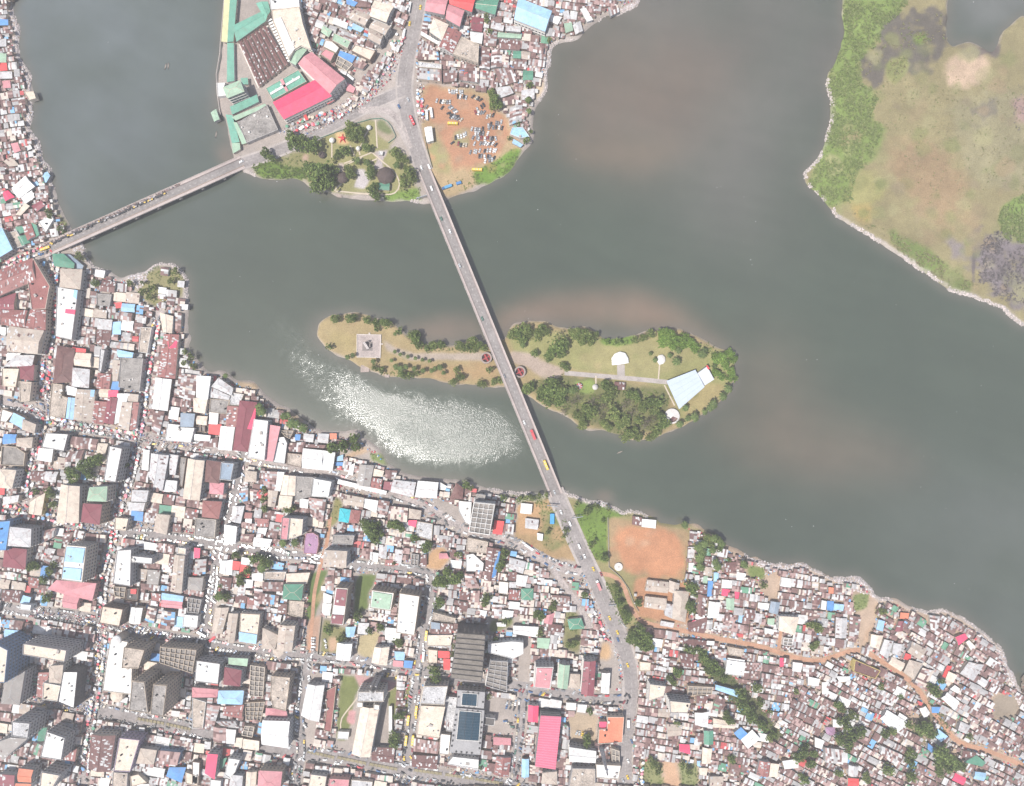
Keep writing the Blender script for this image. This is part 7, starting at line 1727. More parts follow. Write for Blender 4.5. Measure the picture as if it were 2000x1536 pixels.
PAINTS = {'white': (.74, .74, .73), 'silver': (.45, .46, .47), 'grey': (.2, .2, .21), 'black': (.03, .03, .035), 'blue': (.05, .12, .26), 'dark red': (.24, .04, .05), 'yellow': (.78, .53, .06), 'beige': (.5, .44, .35), 'green': (.07, .16, .12), 'red': (.6, .06, .07)}
PM = {k: mat('car_paint_' + k.replace(' ', '_'), v, .3, .06, spec=.5) for k, v in PAINTS.items()}
BODY = {}; WHEEL = wheelmesh(); DIM = {'car': (4.5, 1.85, 1.5), 'van': (5.2, 2.0, 2.1), 'bus': (10, 2.6, 3.0)}; GLS = {k: glassmesh(*DIM[k], k) for k in DIM}
def vehicle(px, py, hd, colr, kind='car', z=GZ+.08, label=None, group=None, cat=None, simple=False, xy=None):
    L, Wd, H = DIM[kind]; key = (colr, kind)
    if key not in BODY: BODY[key] = carmesh(PM[colr], L, Wd, H, kind)
    x, y = xy or WA(px, py, 1); root = empty({'car': 'car', 'van': 'minivan', 'bus': 'bus'}[kind], (x, y, z), hd)
    parts = [('body', BODY[key], (0, 0, 0)), ('windows', GLS[kind], (0, 0, 0))]
    if not simple: parts += [('wheel', WHEEL, (sx*L*.3, sy*(Wd/2-.1), .34)) for sx in (-1, 1) for sy in (-1, 1)]
    for nm, me, lo in parts: o = bpy.data.objects.new(nm, me); o.location = lo; o.parent = root; col.objects.link(o)
    if kind == 'bus':
        key = ('hatch', colr)
        if key not in BODY: mb = MB(); [mb.box((q, 0, 3.0), (1.2, 1.0, .18)) for q in (-2.8, 0, 2.8)]; me = bpy.data.meshes.new('roof_hatches'); me.from_pydata(mb.v, [], mb.f); me.materials.append(PM['silver']); BODY[key] = me
        o = bpy.data.objects.new('roof_hatches', BODY[key]); o.parent = root; col.objects.link(o); stuff(o)
    if label: tag(root, label, cat or kind, group)
    return root
rv = random.Random(5); MIX = ['white']*4 + ['silver']*5 + ['grey']*3 + ['black']*4 + ['blue']*2 + ['dark red']*2 + ['beige', 'green', 'yellow']
NCAR = [0]; REST = MB(); CPOS = []
def carrow(s, x0, y0, x1, y1, n, rel, where, pal=MIX, kind='car', jit=1.4):
    """n cars along a line; rel is the heading against the line in degrees"""
    a, b = Vector(W(*zp(s, x0, y0))), Vector(W(*zp(s, x1, y1))); d = b-a; ang = math.atan2(d.y, d.x); lst = []; n = max(1, min(n, int(d.length/(5.8 if rel < 25 else 2.5)))); jit = jit if rel > 25 else .4
    for i in range(n):
        if rv.random() < .06: continue
        p = a + d*((i+.5)/n); lst.append((p.x + rv.uniform(-jit, jit)*.5, p.y + rv.uniform(-jit, jit)*.5, ang + math.radians(rel) + rv.gauss(0, .14) + (math.pi if rv.random() < .3 else 0), rv.choice(pal)))
    cnt = {}
    for x, y, h, c in lst: cnt[c] = cnt.get(c, 0) + 1
    seen = {}
    CPOS.extend((x, y) for x, y, h, c in lst)
    for x, y, h, c in lst:
        k = seen.get(c, 0); seen[c] = k+1; NCAR[0] += 1
        if NCAR[0] > 320:
            L, Wd, H = DIM[kind]; REST.box((x, y, GZ+.3), (L, Wd, .7), h, list(PM).index(c)); REST.box((x, y, GZ+1.0), (L*.5, Wd*.86, .6), h, len(PM), .999); continue
        w = f'{c} {"car" if kind == "car" else kind} {where}'; 
        if cnt[c] > 1: w = f'{"first" if k == 0 else ordw(k)} {w}' 
        vehicle(0, 0, h, c, kind, GZ+.08, w, 'vehicles parked in rows', simple=NCAR[0] > 170, xy=(x, y))
HD = math.atan2(-(958-335), 1083-829)
for px, py, c, kd, lab in ((823, 328, 'white', 'car', 'white car entering the bridge beside another at its north end'), (838, 326, 'white', 'van', 'white minivan leaving the bridge at its north end'), (843, 369, 'white', 'van', 'white minivan alone near the north end of the long bridge'), (862, 428, 'green', 'car', 'dark green car on the upper part of the long bridge'), (879, 453, 'white', 'car', 'white car on the long bridge below a green one'),
        (898, 520, 'silver', 'car', 'silver car midway over the upper channel bridge'), (942, 623, 'green', 'car', 'dark teal car on the bridge just above the island'), (985, 735, 'grey', 'car', 'grey car on the bridge over the island'), (1024, 826, 'white', 'car', 'white car just above the red truck on the bridge'), (1066, 908, 'yellow', 'bus', 'yellow bus near the south end of the long bridge'), (1083, 962, 'silver', 'car', 'silver car below the yellow bus at the bridge end'),
        (1096, 1001, 'white', 'car', 'white car coming off the south end of the bridge'), (1113, 1023, 'white', 'van', 'white minivan by the bridge expansion joint'), (1131, 1067, 'white', 'van', 'large white minivan on the main road beside the green slope'), (1135, 1090, 'grey', 'car', 'grey car beside a white one before the red truck'), (1142, 1087, 'white', 'car', 'white car beside a grey one before the red truck'), (1159, 1112, 'yellow', 'car', 'yellow taxi at the start of the dirt road'),
        (1174, 1122, 'dark red', 'car', 'dark red car turning into the dirt road'), (1191, 1208, 'yellow', 'car', 'upper yellow taxi of a pair on the main road'), (1206, 1236, 'yellow', 'car', 'lower yellow taxi of a pair on the main road'), (1207, 1250, 'blue', 'car', 'dark blue car just below two yellow taxis'), (1212, 1305, 'white', 'car', 'white car level with a yellow taxi on the main road'), (1226, 1300, 'yellow', 'car', 'yellow taxi level with a white car on the main road'),
        (1229, 1361, 'black', 'car', 'black car at the lower road junction'), (1234, 1449, 'blue', 'car', 'blue car on the main road by the orange roof'), (1246, 1444, 'blue', 'car', 'dark blue car at the right edge of the main road'), (1227, 1487, 'white', 'car', 'white car on the main road near the mast'), (1226, 1519, 'yellow', 'car', 'yellow taxi on the main road at the bottom edge'), (1217, 1525, 'silver', 'car', 'silver car beside a yellow taxi at the bottom edge'),
        (779, 208, 'blue', 'car', 'dark blue car at the centre of the northern junction'), (797, 195, 'silver', 'car', 'silver car at the northern junction'), (800, 46, 'yellow', 'car', 'yellow taxi near the top on the northern road'), (821, 14, 'yellow', 'car', 'yellow taxi at the top edge of the northern road'), (800, 16, 'white', 'bus', 'white bus parked at the top of the northern road'), (789, 68, 'white', 'bus', 'long white bus parked beside the umbrella market'), (805, 236, 'red', 'bus', 'red and white bus approaching the long bridge'),
        (471, 316, 'white', 'car', 'white car at the right end of the shorter bridge')):
    t = 0; onb = 335 < py < 955
    z = GZ + .09; hd = HD if py > 240 and px > 815 else (math.radians(80) if py < 150 else math.radians(-65))
    if px < 500: hd = math.radians(24)
    if onb and px > 800:
        P_, a_, d_, L_, n_ = MBP; t = ((Vector((px, py))-a_).dot(d_))/L_; off = (Vector((px, py))-a_).dot(n_); x, y, zz = P_(t, off, .02); o0 = Vector((*W(*a_), 0)); vehicle(px, py, HD, c, kd, zz, lab, None, 'taxi' if 'taxi' in lab else None, xy=(x+o0.x, y+o0.y))
    else: vehicle(px, py, hd, c, kd, z, lab, None, 'taxi' if 'taxi' in lab else None)
for s, x, y, hd, lab in (('C', 555, 930, 3.1, 'yellow bus in the middle of the orange car park'), ('C', 738, 1276, 3.1, 'yellow bus at the bottom of the orange car park'), ('P', 290, 245, 1.45, 'yellow bus by the street above the white-edged crossing'), ('P', 212, 830, 1.45, 'yellow bus on the right side of the church street'), ('P', 150, 905, 1.45, 'yellow bus on the left side of the church street, upper'), ('P', 185, 1060, 1.45, 'yellow bus on the right side of the church street, lower'), ('P', 133, 1062, 1.45, 'yellow bus on the left side of the church street, lower'), ('E', 428, 510, .35, 'yellow bus at the left end of the shorter bridge')):
    vehicle(*zp(s, x, y), hd, 'yellow', 'bus', GZ+.09, lab, None)
for s, x, y, hd, lab in (('C', 360, 868, 1.6, 'white bus at the left side of the orange car park'), ('C', 395, 852, 1.7, 'white bus beside another at the left of the car park'), ('Q', 318, 648, -.6, 'white bus on the curving lower road'), ('P', 268, 410, 1.5, 'white bus on the street beside the red roofs'), ('B', 1360, 725, -.7, 'white bus behind the dusky pink market'), ('N', 70, 105, -.5, 'white bus at the street corner by the tan roof')): vehicle(*zp(s, x, y), hd, 'white', 'bus', GZ+.09, lab, None)
# trucks
def truck(px, py, hd, cab, box, label, lift=None):
    if lift: x, y, z = lift
    else: x, y = WA(px, py, 1.5); z = GZ+.09
    root = empty('truck', (x, y, z), hd); mb = MB(); mb.box((-3.9, 0, .5), (2.2, 2.4, 2.2), 0, 0, 1.0, True); mb.build('cab', PM[cab], root); mb = MB(); mb.box((1.4, 0, .8), (7.6, 2.55, 2.3), 0, 0, 1.0, True); mb.build('cargo_box', mat('tarpaulin_' + box, {'red': (.55, .09, .1), 'pink': (.6, .25, .25), 'white': (.72, .71, .7), 'blue': (.1, .3, .5)}[box], .7, .2), root)
    mb = MB(); mb.box((0, 0, .4), (9.4, 1.1, .38), 0, bottom=True); mb.build('chassis', BLACK, root)
    for sx in (-3.7, 1.8, 3.6):
        for sy in (-1, 1): o = bpy.data.objects.new('wheel', WHEEL); o.location = (sx, sy*1.1, .46); o.scale = (1.35, 1.6, 1.35); o.parent = root; col.objects.link(o)
    mb = MB(); mb.box((-5.02, 0, 1.7), (.05, 2.1, .8)); mb.build('windscreen', GLASS, root); tag(root, label, 'truck')
P_, a_, d_, L_, n_ = MBP; t = ((Vector((1041, 849))-a_).dot(d_))/L_; x, y, z = P_(t, (Vector((1041, 849))-a_).dot(n_), .02); truck(0, 0, HD, 'red', 'red', 'red tarpaulin truck on the lower half of the long bridge', (x + W(*a_)[0], y + W(*a_)[1], z))
truck(1169, 1143, HD, 'white', 'pink', 'pale red truck on the main road at the dirt road turning'); truck(1227, 1416, 1.55, 'grey', 'white', 'white box truck on the main road by the orange roof'); truck(*zp('C', 510, 1405), .35, 'blue', 'blue', 'blue truck on the bank beside the long bridge'); truck(*zp('N', 160, 160), .7, 'black', 'red', 'dark red truck at the street corner by the tan roof')
c = at('C', 600, 1378); root = empty('shipping_container', (*c, GZ), .3); mb = MB(); mb.box((0, 0, 0), (5, 2.5, 2.6), 0); mb.build('shell', mat('container_blue', (.07, .2, .42), .6, .25), root); mb = MB(); mb.box((2.52, 0, .1), (.06, 2.3, 2.3), 0); mb.build('door', PM['blue'], root); tag(root, 'short blue container on the grassy bank', 'container')
c = at('Q', 516, 405); root = empty('shipping_container', (*c, GZ), 1.55); mb = MB(); mb.box((0, 0, 0), (10, 4, 2.8), 0); mb.build('shell', mat('container_bright_blue', (.06, .3, .62), .6, .2), root); mb = MB(); mb.box((5.02, 0, .1), (.06, 3.6, 2.5), 0); mb.build('door', PM['blue'], root); tag(root, 'bright blue container left of the bridge end', 'container')
CP = 'in the car park'
LOT = ['white']*4 + ['silver']*5 + ['black']*5 + ['grey']*5 + ['beige']*2 + ['dark red']
for args in (('C', 515, 690, 640, 690, 8, 90, 'in the top row of the orange car park'), ('C', 580, 722, 665, 735, 8, 90, 'in the second row of the orange car park'), ('C', 685, 720, 775, 755, 8, 60, 'in the right top row of the car park'), ('C', 430, 762, 545, 775, 9, 75, 'in the left short row of the car park'), ('C', 455, 800, 490, 815, 3, 80, 'in the small left group of the car park'),
  ('C', 520, 800, 590, 850, 8, 70, 'in the upper diagonal row of the car park'), ('C', 510, 850, 600, 880, 8, 40, 'in the middle diagonal row of the car park'), ('C', 530, 880, 630, 905, 8, 55, 'above the yellow bus in the car park'), ('C', 710, 850, 800, 780, 7, 80, 'in the dark diagonal row right of centre'), ('C', 720, 855, 800, 840, 6, 50, 'below the dark diagonal row right of centre'), ('C', 800, 880, 870, 870, 6, 60, 'at the right edge row of the car park'),
  ('C', 815, 945, 930, 920, 9, 70, 'in the right long row of the car park'), ('C', 820, 962, 935, 958, 9, 70, 'in the lower right long row of the car park'), ('C', 345, 805, 385, 825, 3, 90, 'near the white buses in the car park'), ('C', 545, 1065, 570, 1090, 2, 90, 'at the far left of the wrecks'), ('C', 565, 1040, 665, 1000, 8, 75, 'in the upper wreck row of the car park'), ('C', 590, 1080, 670, 1095, 6, 85, 'in the lower wreck row of the car park'),
  ('C', 690, 975, 790, 975, 8, 80, 'in the first row of the wreck yard'), ('C', 690, 1010, 850, 1000, 11, 75, 'in the second row of the wreck yard'), ('C', 700, 1040, 890, 1040, 12, 80, 'in the third row of the wreck yard'), ('C', 710, 1075, 890, 1085, 11, 60, 'in the fourth row of the wreck yard'), ('C', 680, 1140, 890, 1130, 11, 70, 'in the fifth row of the wreck yard'), ('C', 740, 1175, 870, 1180, 8, 85, 'in the sixth row of the wreck yard'), ('C', 790, 1215, 880, 1185, 4, 60, 'in the last row of the wreck yard'),
  ('N', 1025, 30, 1022, 285, 9, 90, 'nose-in beside the tan hip-roofed offices'), ('N', 1110, 130, 1110, 270, 5, 90, 'nose-in on the dirt lane side'), ('N', 200, 245, 620, 320, 13, 60, 'angled in the row above the white roof'), ('N', 640, 320, 960, 395, 9, 60, 'angled in the row above the peach block'), ('N', 1195, 430, 1320, 440, 5, 70, 'parked above the brick court'), ('N', 1385, 455, 1450, 460, 4, 60, 'parked above the church lawn'), ('N', 1655, 490, 1830, 495, 7, 70, 'parked above the church towers'),
  ('N', 985, 480, 985, 590, 6, 60, 'angled right of the peach block'), ('N', 965, 790, 960, 1010, 8, 60, 'angled right of the large white roof'), ('N', 1060, 540, 1090, 500, 3, 60, 'parked left of the brick court'), ('N', 1040, 930, 1030, 1040, 5, 60, 'parked below the white annex'), ('P', 530, 625, 715, 655, 11, 85, 'nose-in below the dark terraced block'), ('P', 915, 770, 1000, 780, 4, 80, 'in the small lot right of the glass roof'), ('P', 910, 800, 985, 815, 4, 80, 'in the small lot, second row'), ('P', 900, 900, 975, 960, 6, 40, 'in the small lot, lower row'),
  ('P', 1015, 780, 972, 1330, 14, 0, 'parked along the left kerb of the narrow street'), ('P', 1058, 790, 1040, 1090, 9, 0, 'parked along the right kerb of the narrow street'), ('P', 238, 240, 210, 440, 6, 0, 'parked beside the yellow bus street'), ('P', 240, 660, 195, 1000, 8, 0, 'parked along the church street'), ('P', 1460, 1000, 1560, 1020, 6, 80, 'in the yard below two small white roofs'), ('P', 40, 570, 130, 575, 4, 70, 'parked at the crossing left of the tree'),
  ('K', 1255, 455, 1450, 465, 6, 0, 'parked below the grey unfinished house'), ('K', 1560, 490, 1920, 530, 11, 0, 'parked along the upper kerb of the second street'), ('K', 1250, 520, 1370, 530, 5, 80, 'nose-in above the white L-shaped block'), ('K', 1385, 540, 1570, 555, 8, 20, 'parked above the white balcony block'), ('K', 1575, 780, 1570, 960, 7, 90, 'nose-in left of the long tan block'), ('K', 1800, 590, 1920, 600, 5, 0, 'parked along the lower kerb of the second street'),
  ('L', 400, 325, 590, 335, 7, 0, 'parked along the upper kerb, left part'), ('L', 390, 365, 580, 400, 6, 15, 'parked along the lower kerb, left part'), ('L', 0, 240, 210, 262, 7, 0, 'parked below the stained grey roof'), ('L', 0, 315, 90, 320, 4, 0, 'parked above the hot-pink roof'), ('L', 800, 375, 900, 388, 6, 80, 'parked left of the purple vaulted roof'), ('L', 680, 420, 1180, 440, 8, 0, 'parked along the kerb below the purple roof'), ('L', 190, 490, 150, 960, 14, 0, 'parked along the left street kerb'), ('L', 730, 970, 730, 1070, 4, 80, 'in the yard beside the tan offices'), ('L', 820, 970, 815, 1060, 3, 90, 'in the yard right of the tan offices'), ('L', 1220, 1180, 1240, 1290, 4, 10, 'on the grass below the maroon-roofed block'),
  ('K', 1150, 1390, 1550, 1440, 16, 65, 'angled below the yellowish roof'), ('K', 1560, 1440, 1890, 1500, 12, 65, 'angled at the street corner row'), ('K', 330, 1270, 900, 1340, 20, 70, 'in the crowded row below the pink hall'), ('M', 1020, 80, 965, 560, 14, 70, 'nose-in left of the white L-shaped roof'), ('M', 20, 800, 160, 815, 6, 70, 'in the avenue row at the left edge'), ('M', 400, 850, 560, 875, 7, 60, 'in the avenue row left of the crossing'), ('M', 1390, 1010, 1560, 1035, 8, 70, 'below the avenue planters'), ('M', 1600, 1060, 1840, 1110, 10, 70, 'below the avenue planters, right part'), ('I', 660, 960, 1280, 1050, 24, 5, 'parked along the main market street'), ('J', 70, 800, 280, 815, 8, 0, 'parked in the shade by the river street'), ('J', 650, 905, 940, 945, 11, 0, 'parked below the white waterfront roofs'), ('N', 1080, 1170, 1200, 1180, 4, 0, 'by the red umbrella at the avenue'), ('N', 1000, 1340, 960, 1500, 7, 60, 'parked below the avenue crossing'), ('N', 890, 1320, 920, 1500, 7, 60, 'right of the pink hip roof'), ('P', 20, 1340, 180, 1400, 8, 70, 'at the bottom edge by the church street'), ('Q', 430, 720, 700, 815, 6, 10, 'on the lower road near the bridge')):
    carrow(*args, **({'pal': LOT} if args[0] == 'C' else {}))
KERB = ['black']*6 + ['grey']*5 + ['white']*4 + ['silver']*4 + ['dark red']*2 + ['blue']*2 + ['yellow', 'red', 'beige']
cells = {}
for x, y in CPOS: cells.setdefault((int(x//4), int(y//4)), []).append((x, y))
for nm, p in ROADS:                  # the unbroken kerbside files of vehicles, past those told apart above
    if nm not in ('street', 'avenue'): continue
    for side in (-1, 1):
        for off, dens in ((7.0, .72), (3.4, .28)) if nm == 'street' else ((11.5, .7), (7.5, .3)):
            l = offs(p, side*off); acc = 0.0
            for a, b in zip(l, l[1:]):
                d = b-a; L = d.length
                while acc < L:
                    q = a + d*(acc/L); acc += rv.uniform(6.2, 9.5) if off < 5 else rv.uniform(5.2, 8)
                    X, Y = W(q.x, q.y)
                    if rv.random() > dens or not (-510 < X < 510 and -395 < Y < 395): continue
                    key = (int(X//4), int(Y//4))
                    if any(dist((X, Y), z) < 3.0 for i in (-1, 0, 1) for j in (-1, 0, 1) for z in cells.get((key[0]+i, key[1]+j), ())): continue
                    cells.setdefault(key, []).append((X, Y)); c = rv.choice(KERB); ang = math.atan2(-d.y, d.x) + (rv.choice((.9, 1.1, 1.2)) if off > 6 and rv.random() < .5 else rv.gauss(0, .1)); k = list(PM).index(c)
                    REST.box((X, Y, GZ+.3), (4.2, 1.75, .65), ang, k); REST.box((X, Y, GZ+.95), (2.5, 1.55, .5), ang, len(PM)); REST.box((X, Y, GZ+1.45), (2.0, 1.45, .06), ang, k)
                acc -= L
if REST.f: stuff(REST.build('parked_cars', list(PM.values()) + [GLASS]))
# three-wheelers queueing on the shorter bridge
tb = MB(); tb.box((0, 0, .25), (2.5, 1.3, .6), 0, bottom=True); TBM = bpy.data.meshes.new('body'); TBM.from_pydata(tb.v, [], tb.f); TBM.materials.append(mat('kehkeh_body', (.10, .10, .11), .6, .2)); tb = MB(); tb.box((-.1, 0, 1.55), (1.9, 1.35, .12), 0, bottom=True); [tb.bar((x, y, .8), (x, y, 1.6), .05) for x in (-.9, .7) for y in (-.6, .6)]; TRM = {}
for nm, c in (('black', (.05, .05, .055)), ('yellow', (.6, .42, .1)), ('grey', (.4, .38, .38))): me = bpy.data.meshes.new('canopy'); me.from_pydata(tb.v, [], tb.f); me.materials.append(mat('kehkeh_roof_' + nm, c, .7, .2)); TRM[nm] = me
P_, a_, d_, L_, n_ = WBP; o0 = W(*a_); cntc = {}
for k in range(64):
    t = .38 + .58*(k/64) + rv.uniform(-.003, .003); off = rv.choice((4.6, 7.2)); off = off if P_(t, 5)[1] > P_(t, -5)[1] else -off; x, y, z = P_(t, off, .02); nm = rv.choices(('black', 'yellow', 'grey'), (6, 2, 2))[0]; root = empty('three_wheeler', (x+o0[0], y+o0[1], z), math.radians(24 + rv.gauss(0, 5)))
    for q, me in (('body', TBM), ('canopy', TRM[nm])): o = bpy.data.objects.new(q, me); o.parent = root; col.objects.link(o)
    for sx, sy in ((-.95, 0), (.8, .5), (.8, -.5)): o = bpy.data.objects.new('wheel', WHEEL); o.scale = (.7, .7, .7); o.location = (sx, sy, .24); o.parent = root; col.objects.link(o)
    i = cntc.get(nm, 0); cntc[nm] = i+1; tag(root, f'{nm} three-wheeler queueing on the shorter bridge, {"first" if i == 0 else ordw(i)} from the right', 'three-wheeler', 'three-wheelers queueing on the shorter bridge')
# ------------------------------------------------------------------ market umbrellas
UC = {'white': (.74, .73, .72), 'red': (.6, .1, .12), 'pink': (.62, .25, .3), 'blue': (.2, .36, .58), 'grey': (.38, .38, .39), 'cream': (.62, .53, .43), 'green': (.14, .32, .22)}; UM = {}
for nm, c in UC.items():
    mb = MB(); n = 8
    for i in range(n): a, b = 6.283*i/n, 6.283*(i+1)/n; mb.face([(0, 0, 2.75), (math.cos(a)*1.35, math.sin(a)*1.35, 2.15), (math.cos(b)*1.35, math.sin(b)*1.35, 2.15)])
    me = bpy.data.meshes.new('canopy'); me.from_pydata(mb.v, [], mb.f); me.materials.append(mat('umbrella_' + nm, c, .7, .15)); UM[nm] = me
mb = MB(); mb.bar((0, 0, 0), (0, 0, 2.7), .05); POLE = bpy.data.meshes.new('pole'); POLE.from_pydata(mb.v, [], mb.f); POLE.materials.append(WHITE)
NU = [0]; UREST = {k: [] for k in UC}
def umbrellas(poly_line, width, n, where, pal, seed):
    r = random.Random(seed); p = smooth(poly_line, 6); L = [0]
    for a, b in zip(p, p[1:]): L.append(L[-1] + (b-a).length)
    its = []
    for _ in range(n):
        s = r.uniform(0, L[-1]); i = max(0, min(len(p)-2, next(k for k in range(len(L)-1, -1, -1) if L[k] <= s))); d = (p[i+1]-p[i]).normalized(); q = p[i] + d*(s-L[i]); nn = Vector((-d.y, d.x)); off = r.choice((-1, 1))*width*(.5 + .5*r.random()) if width > 4 else r.uniform(-width, width)
        q = q + nn*off; its.append((s, q.x, q.y, r.choice(pal)))
    its.sort(); cnt = {}
    for s, x, y, c in its:
        i = cnt.get(c, 0); cnt[c] = i+1; NU[0] += 1; X, Y = WA(x, y, 2.5); sc = r.uniform(.8, 1.35)
        if NU[0] > 300: UREST[c].append((X, Y, sc)); continue
        root = empty('market_umbrella', (X, Y, GZ+.05), r.uniform(0, 3)); root.scale = (sc, sc, 1)
        for nm, me in (('canopy', UM[c]), ('pole', POLE)): o = bpy.data.objects.new(nm, me); o.parent = root; col.objects.link(o)
        tag(root, f'{c} market umbrella {where}, {"first" if i == 0 else ordw(i)} from its upper end', 'umbrella', 'market umbrellas along the trading streets')
UP = ['white']*6 + ['red']*2 + ['pink']*2 + ['blue'] + ['grey']*2 + ['cream']*3 + ['green']
umbrellas([zp('B', *q) for q in ((1840, 330), (1760, 470), (1700, 600), (1560, 760), (1420, 900))], 9, 74, 'beside the curving northern road', UP, 1); umbrellas([zp('B', *q) for q in ((1400, 960), (1250, 1060), (1000, 1130), (780, 1220))], 9, 56, 'in front of the hot-pink hall', UP, 2)
umbrellas([(103, 560), (98, 651), (90, 702), (87, 765)], 8, 80, 'on the left market street', ['white']*5 + ['red']*4 + ['pink']*3 + ['cream']*2 + ['blue'], 3); umbrellas([(5, 520), (50, 500), (82, 488)], 6, 34, 'left of the shorter bridge', UP, 4); umbrellas([(110, 515), (104, 540), (108, 570)], 6, 20, 'beside the green hip roof', UP, 41); umbrellas([(90, 815), (77, 848), (62, 911), (54, 970)], 6, 60, 'on the far left lower street', UP, 5)
umbrellas([(306, 630), (287, 723), (277, 807), (269, 848)], 6, 90, 'on the second market street', UP, 6); umbrellas([(265, 890), (256, 932), (240, 971), (225, 1023), (215, 1090), (204, 1127), (199, 1190)], 6, 110, 'on the second street lower part', UP, 7); umbrellas([(200, 1247), (192, 1320), (183, 1382), (176, 1424), (165, 1508)], 7, 90, 'on the second street at the bottom', UP, 8); umbrellas([(90, 818), (146, 832), (208, 843), (271, 853)], 6, 70, 'on the cross street', UP, 9); umbrellas([(0, 992), (52, 1000), (104, 1013), (167, 1023)], 7, 50, 'on the far left cross street', UP, 10)
umbrellas([(818, 170), (822, 230)], 5, 24, 'by the car park entrance', UP, 11); umbrellas([(1245, 1440), (1250, 1500), (1248, 1536)], 7, 36, 'right of the main road', UP, 12); umbrellas([(1150, 1185), (1170, 1225), (1180, 1250)], 6, 24, 'left of the main road', UP, 13); umbrellas([(470, 312), (380, 350), (280, 392), (180, 437)], 0, 1, 'x', UP, 14)
v = []; f = []; mi = []
for ci, (c, lst) in enumerate(UREST.items()):
    for X, Y, sc in lst:
        k = len(v); v.append((X, Y, GZ+2.75)); v += [(X + math.cos(6.283*i/8)*1.35*sc, Y + math.sin(6.283*i/8)*1.35*sc, GZ+2.15) for i in range(8)]; f += [(k, k+1+i, k+1+(i+1) % 8) for i in range(8)]; mi += [ci]*8
fast('market_umbrellas', v, f, [m_.materials[0] for m_ in UM.values()], mi, 'stuff')
# ------------------------------------------------------------------ small stuff: stones, junk, crowds, goods
def scatter(name, X, Y, Z, size, mats, seed, flat=.6, elong=1.0):
    r = np.random.default_rng(seed); n = len(X); a = r.random(n)*6.283; w = size*r.uniform(.5, 1.5, n); l = w*r.uniform(1, 1+elong, n); h = w*flat*r.uniform(.5, 1.3, n); c, s = np.cos(a), np.sin(a); v = []
    for zz, k in ((-.15, 1), (1, .72)):
        for sx, sy in ((-1, -1), (1, -1), (1, 1), (-1, 1)): x = sx*w/2*k*r.uniform(.8, 1.15, n); y = sy*l/2*k*r.uniform(.8, 1.15, n); v.append(np.stack([X + x*c - y*s, Y + x*s + y*c, Z + h*zz], 1))
    v = np.stack(v, 1).reshape(-1, 3); b = (np.arange(n)*8)[:, None]; f = np.concatenate([b + np.array(q) for q in ((4, 5, 6, 7), (0, 1, 5, 4), (1, 2, 6, 5), (2, 3, 7, 6), (3, 0, 4, 7))]); fast(name, v, f, mats, np.tile(r.integers(0, len(mats), n), 5), 'stuff')
def pick(mask, n, seed):
    r = np.random.default_rng(seed); ii = np.argwhere(mask); q = ii[r.integers(0, len(ii), n)] + r.random((n, 2)); X = (q[:, 1]*2 - 1000)*U; Y = (768 - q[:, 0]*2)*U; return X, Y
shore = (height > -.5) & (blur(landm, 2, 1) < .90); st = shore & (fbm(18, 130) > .42) & blur(stony, 4, 1).astype(bool)
X, Y = pick(st, 8000, 1); scatter('shore_stones', X, Y, samp(height, X, Y), .75, [mat('pale_rock', (.48, .43, .40), .95, .3), mat('grey_rock', (.36, .33, .31), .95, .3), mat('pinkish_litter', (.60, .52, .50), .9, .3)], 1)
junk = np.zeros((RH, RW), bool)
for pl in ('S 780,440 930,470 1040,500 1180,500 1330,480 1330,570 1050,560 900,520', 'S 1560,610 1700,630 1830,605 1920,690 1900,760 1640,660', 'T 30,90 290,95 380,190 370,230 250,190', 'T 960,430 1090,470 1290,650 1409,930 1380,980 1220,700 1000,480', 'E 1190,770 1390,710 1380,800 1300,900', 'E 640,470 770,460 780,540 690,540', 'Q 880,240 1050,290 1010,330 900,280', 'C 1240,380 1300,370 1290,560 1240,600 1240,480', 'C 1700,120 1900,60 1940,40 1960,0 1840,60', 'A 60,0 140,220 130,430 220,600 240,860 290,1100 400,1420 340,1300 250,1100 180,850 160,600 90,430'): junk |= fillpoly(pts(pl))
X, Y = pick(junk & (height > .2), 9000, 2); scatter('shore_litter', X, Y, samp(height, X, Y), .8, [mat('litter_white', (.66, .63, .63), .9, .3), mat('litter_grey', (.42, .39, .39), .9, .3), mat('litter_pink', (.5, .42, .42), .9, .3), mat('litter_tan', (.4, .32, .26), .9, .3)], 2, .5)
built = np.zeros((RH, RW), bool)
for pl in ([(-10, 490), (240, 545), (370, 600), (380, 690), (660, 850), (1060, 965), (1150, 1120), (1215, 1250), (1215, 1536), (-10, 1536)], [(1240, 1230), (1340, 1030), (1700, 1140), (1990, 1350), (2000, 1536), (1230, 1536)], [(815, 0), (1240, 0), (1080, 80), (1060, 170), (815, 160)], [(580, 0), (800, 0), (780, 100), (700, 200), (640, 100)], [(0, 0), (30, 0), (70, 250), (130, 440), (0, 520)]): built |= fillpoly(pl)
free = ~occ.reshape(RH, 2, RW, 2).any((1, 3)); X, Y = pick(built & free & (height > 1.5), 11000, 3)
scatter('yard_junk', X, Y, np.full(len(X), GZ), 1.1, [PATCH[0], PATCH[2], PATCH[3], PATCH[4], mat('junk_dark', (.06, .055, .06), .9, .3), mat('tarp_blue', (.15, .33, .55), .7, .2), mat('tarp_red', (.5, .1, .12), .7, .2), mat('junk_tan', (.4, .31, .23), .9, .3)], 3, .7, 1.2)
